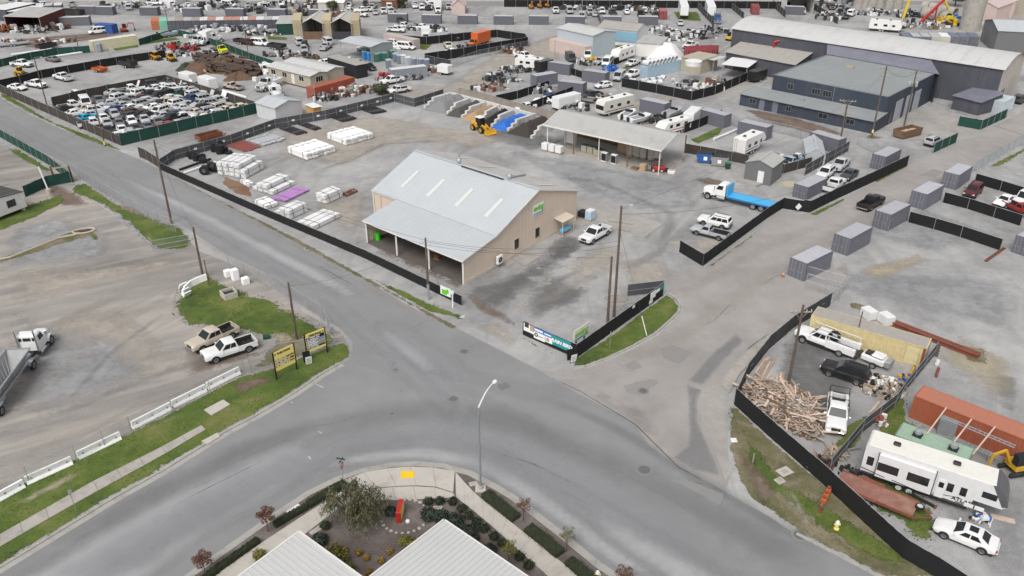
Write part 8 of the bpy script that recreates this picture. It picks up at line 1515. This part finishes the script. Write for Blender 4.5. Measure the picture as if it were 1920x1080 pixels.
# cars of the other yards: px, py, kind, colour, heading, label
CARS='''41,119,truck,white,40,3,white pickup below the green fence on the left|98,109,sedan,grey,-30,-6,grey sedan beside the green fence|32,162,sedan,white,30,4,white sedan inside the black fence corner|68,157,truck,white,34,6,white pickup beside the leaning pole|118,144,truck,white,-34,-8,white pickup by the red flags|146,175,truck2,white,-30,6,old white pickup tucked behind the wrecking yard fence|437,161,truck2,tan,-32,-6,tan pickup in front of the mulch heap|183,58,van,white,-20,2,small white van beside the blue container|743,55,truck,white,30,2,white service truck by the fabric shelters|757,48,truck,white,30,3,white service truck behind another one|791,51,truck,white,30,2,white service truck by the ladder frame|748,167,truck2,white,-34,6,white pickup beside the junk heap|704,22,sedan,silver,4,20,silver sedan in the far lots|719,20,truck,white,8,18,white pickup in the far lots|691,16,sedan,tan,20,6,tan sedan in the far lots|777,10,sedan,white,10,12,white sedan by the blue cover in the far lots|791,13,suv,white,4,16,white suv in the far lots|805,13,suv,light grey,4,16,pale grey suv in the far lots|841,12,truck,light grey,4,16,pale pickup by the far white trailer|655,21,truck,white,30,2,white flatbed pickup behind the grey containers|676,26,truck,white,28,4,white pickup behind the grey containers|680,18,truck,white,-26,2,second white pickup behind the grey containers|237,9,truck,white,26,2,white pickup at the far end of the lots|291,5,truck,white,26,1,white pickup by the far office box|430,8,van,white,26,2,white van in the far left lots|500,12,van,white,20,10,white van by the yellow tank|588,6,van,white,20,8,white bus shaped van in the far lots|1042,19,truck,white,3,14,white truck in the far row by the orange loaders|1129,20,suv,white,5,14,white suv by the slanting grey fence|1276,42,sedan,light grey,3,14,pale sedan in front of the white semi trailer|1106,22,truck,silver,6,12,silver truck parts among the far trailers|1037,177,sedan,blue,-26,-6,blue sedan by the black fence|1020,186,sedan,white,-28,-2,white sedan beside the blue sedan|986,198,sedan,white,-26,4,white sedan behind the block bays|1131,158,hatch,white,-28,4,white compact with a black roof in the lane|1161,143,van,silver,-18,14,silver minivan beside the grey container|1187,138,truck,white,-26,10,white pickup beside the silver minivan|1107,178,truck,dark grey,-34,6,dark pickup behind the white machinery|1125,113,truck2,silver,-24,12,silver pickup loaded with parts by the workshop|1187,117,truck2,white,-22,8,white stake truck beside the travel trailer|983,104,truck,white,26,6,white pickup with a red load by the black fence|1295,84,truck,white,-26,8,white flatbed by the maroon bins|850,94,sedan,white,30,-4,white race car inside the black fence|862,100,sedan,orange,-30,5,orange race car inside the black fence|895,74,sedan,pale blue,-24,2,pale blue sedan behind the orange truck|840,84,truck2,cream,10,14,cream pickup in the orange truck yard|845,70,truck,black,34,2,black flatbed truck by the white refuse truck|762,87,van,white,30,3,white van beside the faded pink container|740,80,suv,white,26,4,white suv by the metal roofed shed|731,86,sedan,white,26,3,white sedan by the metal roofed shed|570,92,suv,silver,8,22,silver suv beside the pallet fence|672,116,sedan,silver,30,8,silver sedan by the site office box|690,124,truck2,black,26,8,black flatbed by the site office box|655,112,sedan,white,28,8,white sedan behind the site office box|612,118,truck,white,-20,-8,white pickup behind the mobile office|488,80,van,white,30,3,white van above the green fence|466,78,suv,maroon,-26,-4,dark red suv beside the white van|750,38,suv,dark grey,16,8,dark suv by the far containers|1504,20,truck,white,6,10,white pickup inside the open truck shed|1575,22,truck,black,-4,16,black truck facing out beside the far parts racks|1590,20,truck,black,-4,16,second black truck beside the far parts racks|1560,12,truck,brown,4,10,brown flatbed near the concrete works|735,150,truck,white,-30,6,white pickup carrying a blue box'''
for r in CARS.split('|'):
    v=r.split(',');vehicle(v[2],v[3],float(v[0]),float(v[1]),float(v[4]),float(v[5]),label=v[6],h=.8)
# campers, boats, trucks
camper(1153,200,-62,16,'beige motorhome with a dark stripe in the middle yard',9.0,3.2,'flat',(.12,.08,.05),col=(.66,.63,.56),name='motorhome',motor=True);camper(1168,104,-42,15,'white travel trailer with a rounded nose',8.5,3.2,'slope');camper(1262,238,-52,14,'low white toy hauler trailer with a red stripe',7.5,2.6,'slope',(.5,.05,.04));camper(993,121,-40,-4,'white camper trailer by the grey container',7.0,2.9,'flat');camper(1405,272,34,-16,'white fifth wheel camper with black swirls behind the dumpsters',7.5,3.3,'fifth',(.03,.03,.03));camper(1660,51,50,4,'long white camper behind the curved roof warehouse',9,3.2,'slope')
for px,py,dx,dy,l,L,W2 in ((1297,222,-18,16,'tall white box trailer beside the toy hauler',5.5,2.9),(834,130,26,4,'small white cargo trailer by the chain link',3.2,2.3),(353,147,30,8,'white rounded cargo trailer behind the wrecking yard',4.2,2.5),(390,158,30,10,'white cargo trailer with its dark rear door open',5.0,2.8),(1420,142,26,-8,'black enclosed trailer in the culvert yard',5.0,2.6),(1062,192,-40,10,'white equipment box trailer beside the motorhome',6.5,2.8),(1020,125,20,-4,'black caged trailer beside the white camper',4.5,2.8)):
    c=(.02,.02,.02) if 'black' in l else (.75,.75,.74);p=[('box',MB().box(-L/2,L/2,-1.1,1.1,.55,W2,.06),'paint',c),('rear_door',MB().box(-L/2 -.03,-L/2,-1.0,1.0,.65,W2 -.12),'window_dark' if 'open' in l else 'paint',c),('tongue',MB().bar((L/2,-.5,.5),(L/2+1.1,0,.45),.1),'black_steel'),('roof_cap',MB().box(-L/2+.05,L/2 -.05,-1.05,1.05,W2+.002,W2+.05),'paint',tuple(q*.9+.05 for q in c)),('chassis',MB().box(-L/2,L/2,-.9,.9,.42,.55),'black_steel')];o=parts_thing('cargo_trailer',l,'trailer',px,py,dx,dy,p,None,1.2);wheels(o,.34,.22,(-.5,),1.15)
def boat(px,py,dx,dy,label,col=(.75,.75,.74),L=6.5):
    secs=[[(x,-w,1.5),(x,-w*.7,.7),(x,0,z),(x,w*.7,.7),(x,w,1.5),(x,0,1.42)] for x,w,z in ((-L/2,1.1,.55),(0,1.15,.5),(L*.28,.9,.6),(L/2,.05,1.2))]
    o=parts_thing('trailered_boat',label,'boat',px,py,dx,dy,[('hull',MB().loft(secs),'paint',col),('windshield',MB().box(.2,.4,-.8,.8,1.45,1.95),'glass'),('cockpit',MB().box(-2.2,.1,-.75,.75,1.4,1.5),'tarp_grey'),('outboard',MB().box(-L/2 -.5,-L/2,-.25,.25,.8,1.9,.08),'black_plastic'),('trailer_frame',MB().box(-L/2,L/2+1.2,-.5,.5,.35,.5),'galv')],'boats on trailers',.8);wheels(o,.32,.2,(-.8,),.95);return o
boat(1178,216,24,-16,'white open boat on a trailer beside the grey container');boat(1200,224,30,-8,'white runabout boat behind the open shed');boat(1262,212,26,-12,'grey aluminium boat beside the white box trailer',(.4,.41,.42));boat(1290,62,30,-6,'white boat in the crowded boat yard');boat(1262,64,-24,-6,'white covered boat beside the black fence');boat(318,64,34,-5,'white and teal boat by the green fence',(.5,.62,.64))
box_truck(902,80,-44,13,'orange box truck with a white roof inside the black fence',(.55,.13,.02),(.6,.12,.03),6.0,3.8);box_truck(798,70,3,22,'white refuse truck facing out beside the black flatbed',L=5.0);box_truck(390,76,-24,10,'white chipper box truck behind the yellow cab',L=5.0);box_truck(408,94,20,5,'bright yellow truck cab behind the mulch heap',(.6,.62,.02),(.05,.05,.05),3.0,1.4)
semi_trailer(1281,20,-8,-28,'white refrigerated semi trailer in the far grass lot');semi_trailer(1331,20,-12,-32,'white semi trailer with a teal mark coupled to the blue tractor');semi_trailer(820,8,-4,-20,'white semi trailer among the far cars',9)
p=W(1344,43);k=thing('blue_tractor','dark blue road tractor nose out by the slanting fence','truck',p,ang(1344,43,8,20))
for q in tractor_parts((.03,.09,.3)):obj(q[0],q[1].mesh(q[0],.6),q[2],k,q[3] if len(q)>3 else None)
wheels(k,.5,.3,(1.9,-1.8,-3.0),1.0)
def boom_truck(px,py,dx,dy,label):
    k=thing('boom_truck',label,'truck',W(px,py),ang(px,py,dx,dy),'white boom trucks')
    for q in tractor_parts((.72,.72,.71)):
        if q[0] != 'exhaust_stack':obj(q[0],q[1].mesh(q[0],.6),q[2],k,q[3] if len(q)>3 else None)
    obj('service_body',MB().box(-5,-1.1,-1.15,1.15,.9,1.8,.04),'white',k);obj('turret',MB().box(-3.6,-2.6,-.5,.5,1.8,2.6,.05),'white',k);obj('boom',MB().bar((-3.1,0,2.6),(3.4,.2,3.4),.35,.4),'white',k);obj('basket',MB().box(3.2,4.0,-.4,.6,2.8,3.7,.04),'white',k);wheels(k,.48,.28,(1.9,-3.4),1.0);return k
boom_truck(372,86,-34,8,'white boom truck with a raised arm by the green fence');boom_truck(400,80,34,-6,'white boom truck behind the chipper truck');boom_truck(502,142,18,26,'white boom truck parked against the mobile office');boom_truck(520,184,14,24,'white crane truck below the mobile office');boom_truck(500,168,-20,8,'white bucket truck beside the mulch heap')
for a in ((293,112,20,4,'yellow skid steer beside the black fence'),(322,114,16,6,'small yellow stump grinder loader by the mulch heap'),(39,141,20,2,'yellow skid steer behind the white sedan')):skid_steer(*a)
for a in ((234,60,24,-2,'red mini excavator beside the blue container',(.4,.05,.02)),(996,16,8,10,'orange loader in the far row',(.5,.2,.03)),(1012,15,8,10,'orange backhoe in the far row',(.5,.2,.03)),(1026,14,8,10,'orange digger in the far row',(.5,.2,.03)),(8,60,20,4,'orange loader under the farm shed edge',(.5,.12,.03)),(1368,76,14,-4,'small yellow excavator near the maroon bins',(.6,.42,.03))):excavator(*a)
for px,py,dx,dy,l,L,rail,m in ((188,134,30,6,'orange and yellow mower trailer by the black fence',3.5,.3,'orange'),(242,126,34,6,'black dump trailer with tall sides by the leaning ladder',4.5,1.0,'black_steel'),(140,31,34,2,'black stake trailer in the far left yard',7,1.6,'black_steel'),(393,263,32,-8,'rusty dump trailer behind the grey fence',4.6,.7,'rust'),(24,86,40,-4,'long grey flatbed by the pale forklift',8,0,'aluminium'),(88,92,30,-6,'black trailer stacked with tarps behind the green fence',5,.8,'black_steel'),(520,92,30,4,'black trailer with scrap behind the mobile office',5,.8,'black_steel'),(455,82,30,4,'black trailer beside the red suv',5,.6,'black_steel'),(1090,190,30,4,'white car trailer loaded with machinery',6,.3,'galv')):
    o=parts_thing('utility_trailer',l,'trailer',px,py,dx,dy,flat_trailer(L,2.1,.7,m if m in ('rust','aluminium') else 'plank_dark',rail,m),'utility trailers');wheels(o,.34,.22,(-.4,.4),1.2)
# ================================================================= heaps, logs and stock of the far yards
mound([(330,140),(345,125),(400,112),(440,108),(470,125),(480,150),(440,152),(420,140),(395,138),(370,145),(350,138)],1.5,'pile_mulch','mulch_heap','large brown heap of mulch and bark in the tree yard','heap',.4,.6,.7);mound([(328,132),(345,120),(362,122),(358,133),(338,136)],1.2,'foliage_dark','brush_heap','dark green brush heap beside the mulch','heap',.7,.4,.5);mound([(368,138),(385,128),(398,134),(392,140)],1.2,'pile_tan','chip_heap','small tan heap of wood chips','heap',.7,.4,.2);mound([(416,152),(440,136),(464,142),(440,154)],1.2,'pile_mulch','chip_heap','brown heap of wood chips beside the log stack','heap',.7,.4,.3)
rg=random.Random(5)
for i in range(110):
    t=rg.random();x,y=375+t*105+rg.uniform(-6,6),112+t*14+rg.uniform(-2,22);L=rg.uniform(2.0,4.5);r=rg.uniform(.25,.5);k=thing('felled_log','brown felled log in the big log stack','log',W(x,y)+Vector((0,0,rg.uniform(.2,1.9))),rg.gauss(-.4,.35),'felled logs');obj('bark',cached(('log',round(L,1),round(r,1)),lambda:MB().tube([(-L/2,0,0),(0,.05,0),(L/2,0,0)],[r,r*.95,r*.85],9,cap=False).mesh('l',1)),'log_bark',k);obj('cut_end',cached(('cut',round(L,1),round(r,1)),lambda:MB().tube([(-L/2 -.01,0,0),(-L/2+.05,0,0)],r*.96,9).mesh('c')),'plank_dark',k)
wm,mx,rm,bm_=('white','white','galv','bin_grey','black_steel'),('white','galv','black_steel','black_steel','plank_grey','bin_grey','screen_grey'),('rust','plank_dark','plank_grey','bin_grey','black_steel','white'),('white','black_steel','black_steel','galv','tarp_grey','screen_grey')
J='''410,57,7,3,1.6,w,heap of white pipe and fittings above the green fence;455,58,8,3,1.6,w,long heap of white irrigation pipe by the coloured containers;495,64,7,3,1.5,m,heap of white machine parts beside the green shed;375,62,5,2,.8,w,low white heap beside the blue tarp;640,178,4,2.5,1.8,r,junk heap of pallets and rusty parts by the rust container;675,172,4,2.5,1.8,r,junk heap of machines behind the grey fence;705,172,3,2,1.4,r,junk heap beside the white pickup;610,186,3,2,1.4,m,junk heap of white tubs by the rust container;768,148,3,1.5,1.3,m,silver car shells beside the grey container;812,134,3,1.5,1.2,r,rusted car body by the white cargo trailer;30,58,8,3,1.6,r,heap of red machinery under the farm shed;70,60,6,3,1.4,m,dark machinery beside the farm shed;100,54,5,2,1.6,r,rusty steel frames beside the slate container;75,78,12,2,.5,r,long timber stack in the far left yard;318,92,4,2,1.6,q,red chipper machines beside the black fence;345,94,4,2,1.8,q,red and green machines beside the white trucks;335,104,3,2,1.2,b,black trailer parts by the mulch heap;380,104,5,1.5,1.0,b,black axle parts below the yellow truck;1075,205,3,2,1.5,m,white machinery heap beside the motorhome;1130,188,3,2,1.5,m,blue and white machine parts beside the dark pickup;1215,226,4,2,1.4,m,white boat parts behind the open shed;1240,60,5,3,1.6,w,tangle of white boat frames in the boat yard;1310,70,6,3,2.0,m,stacked boat racks in the boat yard;1335,62,5,2,2.4,b,metal rack stack near the long warehouse;1255,75,5,2,1.5,w,white frames behind the wrapped boat;1290,160,3,2,1.2,m,blue pump and pipe heap by the beige block;1010,172,4,2,1.4,m,black and blue clutter beside the grey container;940,150,5,3,2.0,b,black and white caravan wreck behind the timber fence;915,168,4,2,1.4,r,red tractor and boxes behind the timber fence;965,135,4,2,1.6,b,grey tarp covered clutter by the white camper;870,92,4,2,1.2,b,dark car parts inside the black fence;780,55,5,2,1.2,b,black trailers beside the white service trucks;815,58,4,2,1.6,m,grey scrap truck body beside the refuse truck;570,28,6,2,1.4,m,clutter behind the far containers;640,30,6,2,1.0,r,tan boards behind the far containers;60,12,10,3,2.0,m,clutter in the far left lots;230,14,8,3,1.8,m,machine clutter in the far left lots;330,20,9,3,2.0,w,white frames behind the far containers;400,16,8,3,2.2,b,dark trailers in the far left lots;470,20,8,3,2.0,m,grey clutter in the far left lots;540,10,8,3,1.8,m,clutter beside the yellow tank;580,16,5,3,1.6,r,brown clutter in the far lots;740,12,8,3,1.6,m,packed clutter around the red roofed hut;1085,17,8,2,1.6,b,boats and engines along the far fence;1175,18,9,2,1.6,b,dark vehicles along the far fence;1210,19,6,2,1.4,r,rusty parts along the far fence;1225,24,2,2,2,w,white sheet on the dark red container;1545,14,8,4,2.4,m,parts racks in the far right yard;1590,8,10,4,2.6,b,steel racks in the far right yard;1640,26,8,4,2.0,w,white concrete forms in the works yard;1700,48,10,3,1.6,w,long white tables in the works yard;1730,52,8,3,1.8,r,brown clutter behind the container row;1705,30,8,4,2.2,m,machines under the yellow gantry;1760,48,6,3,2.0,b,dark machines below the red conveyor;1790,44,4,3,3.0,s,blue stacked hoses beside the concrete tank;1772,46,3,3,3.4,y,yellow hose coil beside the concrete tank;1555,36,4,3,2.2,m,green and white truck parts by the slanting fence;1450,305,3,2,1.4,m,buckets and clutter by the small ridged container;1462,312,3,1.5,1.2,b,white tanks behind the grey metal shed;1500,300,2,1.5,1,m,barrels beside the fabric shelter;1145,132,2,1.5,1.2,s,blue tarp bundle beside the grey container;1105,120,3,2,1.4,b,dark parts beside the pink workshop;1112,118,2,2,1.8,y,yellow topped tank beside the pink workshop;1215,120,4,2,1.2,m,parts behind the stake truck;960,98,4,2,1.4,r,red boats beside the white pickup;530,104,5,2,1.2,b,black frames behind the mobile office;620,55,3,1,1,w,white boxes by the shelters;560,110,5,2,1.4,r,pallets and timber beside the silver suv;690,96,3,1.5,1.2,m,grey parts under the metal roofed shed;720,150,2,1.5,1.6,q,red generator beside the grey container;330,88,3,2,1,g,green machine beside the red chippers;1345,158,3,2,1.6,r,timber frames stacked in the culvert yard;1320,168,5,2,.8,w,white and red drums along the culvert yard fence'''
JM={'w':wm,'m':mx,'r':rm,'b':bm_,'q':('red_paint','black_steel','galv'),'s':('tarp_blue','bin_blue','galv'),'y':('gantry_yellow','yellow'),'g':('bin_green','black_steel')}
for r in J.split(';'):
    v=r.split(',');far=float(v[1])<60;junk(float(v[0]),float(v[1]),float(v[2]),float(v[3]),float(v[4]),','.join(v[6:]),JM[v[5]],70 if far else 75,sz=(.4,1.8) if far else (.3,1.4),name='yard_clutter',cat='clutter',tidy=True)
mound([(1212,110),(1225,98),(1262,96),(1284,104),(1276,113),(1240,117)],3.2,'white_vinyl','wrapped_boat','huge white shrink wrapped boat in the crowded yard','wrapped boat',1.1,.6,.12)
for i in range(8):
    d_=W(1206,145);a_=ang(1206,145,66,-15);q=d_+Vector((math.cos(a_),math.sin(a_),0))*(1.0+i*1.35);k=thing('culvert_pipe','white ribbed culvert pipe on top of the pale blue container','culvert',(q.x,q.y,2.6),a_+R(90),'culvert pipes on the container');obj('tube',cached('culv',lambda:MB().ring(.58,.64,-1.0,1.0,16,0,.64).mesh('c',.6)),'galv_white',k,rot=(0,0,R(90)))
for i,(x,y) in enumerate(((1182,156),(1190,157),(1203,157),(1213,156),(1222,154),(1234,152),(1244,150),(1236,158),(1262,156),(1320,134),(1216,160),(1228,159))):k=thing('culvert_pipe','short white culvert pipe standing about the culvert yard','culvert',W(x,y),rnd.random()*3,'culvert pipes on the ground');obj('tube',cached('culv2',lambda:MB().ring(.5,.58,-.6,.6,14,0,.58).mesh('c',.6)),'galv_white',k)
for i in range(3):k=thing('timber_trestle','long pale timber trestle laid in the culvert yard','timber frame',W(1322+i*8,162 -i*4),ang(1322,162,50,-22),'timber frames');obj('beam',MB().box(-4,4,-.1,.1,.1,.3),'plank_light',k);obj('beam',MB().box(-4,4,.9,1.1,.1,.3),'plank_light',k)
k=thing('ladder','aluminium ladder leaning on the black fence','ladder',W(214,122),2.8)
for s in (-.22,.22):obj('rail',MB().bar((0,s,0),(1.2,s,4.2),.07),'galv',k)
for px,py,dx,dy,L,l,m in ((440,178,40,12,9,'long white pipe on the ground by the tan pickup','pvc'),(126,104,40,-6,9,'long white pole beside the green fence','pvc'),(60,99,44,-6,10,'long white tube on the dark trailer','pvc'),(1365,252,44,-18,10,'white roof sheets lying on the grass strip','white')):k=thing('long_pipe',l,'pipe',W(px,py),ang(px,py,dx,dy));obj('pipe',MB().tube([(-L/2,0,.25),(L/2,0,.25)],.25,8),m,k);obj('end_cap',MB().tube([(L/2,0,.25),(L/2+.05,0,.25)],.26,8),m,k)
for a in ((146,34,136,2),(148,93,143,66),(317,55,312,22),(466,104,455,28),(452,20,450,2),(592,60,588,18)):utility_pole(a[0],a[1],a[2],a[3],'thin wooden pole among the far left yards',r=.12,group='far wooden poles')
for a in ((745,178,742,135),(924,128,922,98),(1090,46,1092,0),(592,196,590,158),(1040,110,1038,74),(620,118,619,98)):utility_pole(a[0],a[1],a[2],a[3],'grey pole standing in the middle yards',mat='galv',r=.1,group='grey yard poles')
# highway verge, barrier and trees beyond
k=struct(obj('median_barrier',MB().box(-600,600,-.3,.3,0,.85),'concrete',loc=(0,W(960,2).y,0)))
def far_tree(x,y,h,r,label):
    rg=random.Random(int(x));k=thing('broadleaf_tree',label,'tree',(x,y,0),0,'trees beyond the highway');t=MB().tube([(0,0,0),(0,0,h*.6)],[.25,.12],7)
    m=MB()
    for i in range(14):a=i*2.4;c=Vector((math.cos(a)*r*rg.uniform(.2,.7),math.sin(a)*r*rg.uniform(.2,.7),h*rg.uniform(.35,.85)));leafball(m,c,(r*.5,r*.5,r*.45),90,.3,rg);t.tube([(0,0,h*.3),c*.7+Vector((0,0,h*.1)),c],[.1,.06,.03],5)
    obj('trunk',t,'bark',k);obj('crown',m,'foliage_shrub',k)
p=W(1790,12);far_tree(p.x,p.y,6,3,'dark tree by the highway behind the concrete works');p=W(625,20);far_tree(p.x,p.y,3,2,'dark bush beside the white peaked tent');p=W(754,16);far_tree(p.x,p.y,5,2,'dark conifer like tree beside the red roofed hut');p=W(712,178);far_tree(p.x,p.y,2.2,1.6,'green bush growing in the junk by the grey fence')
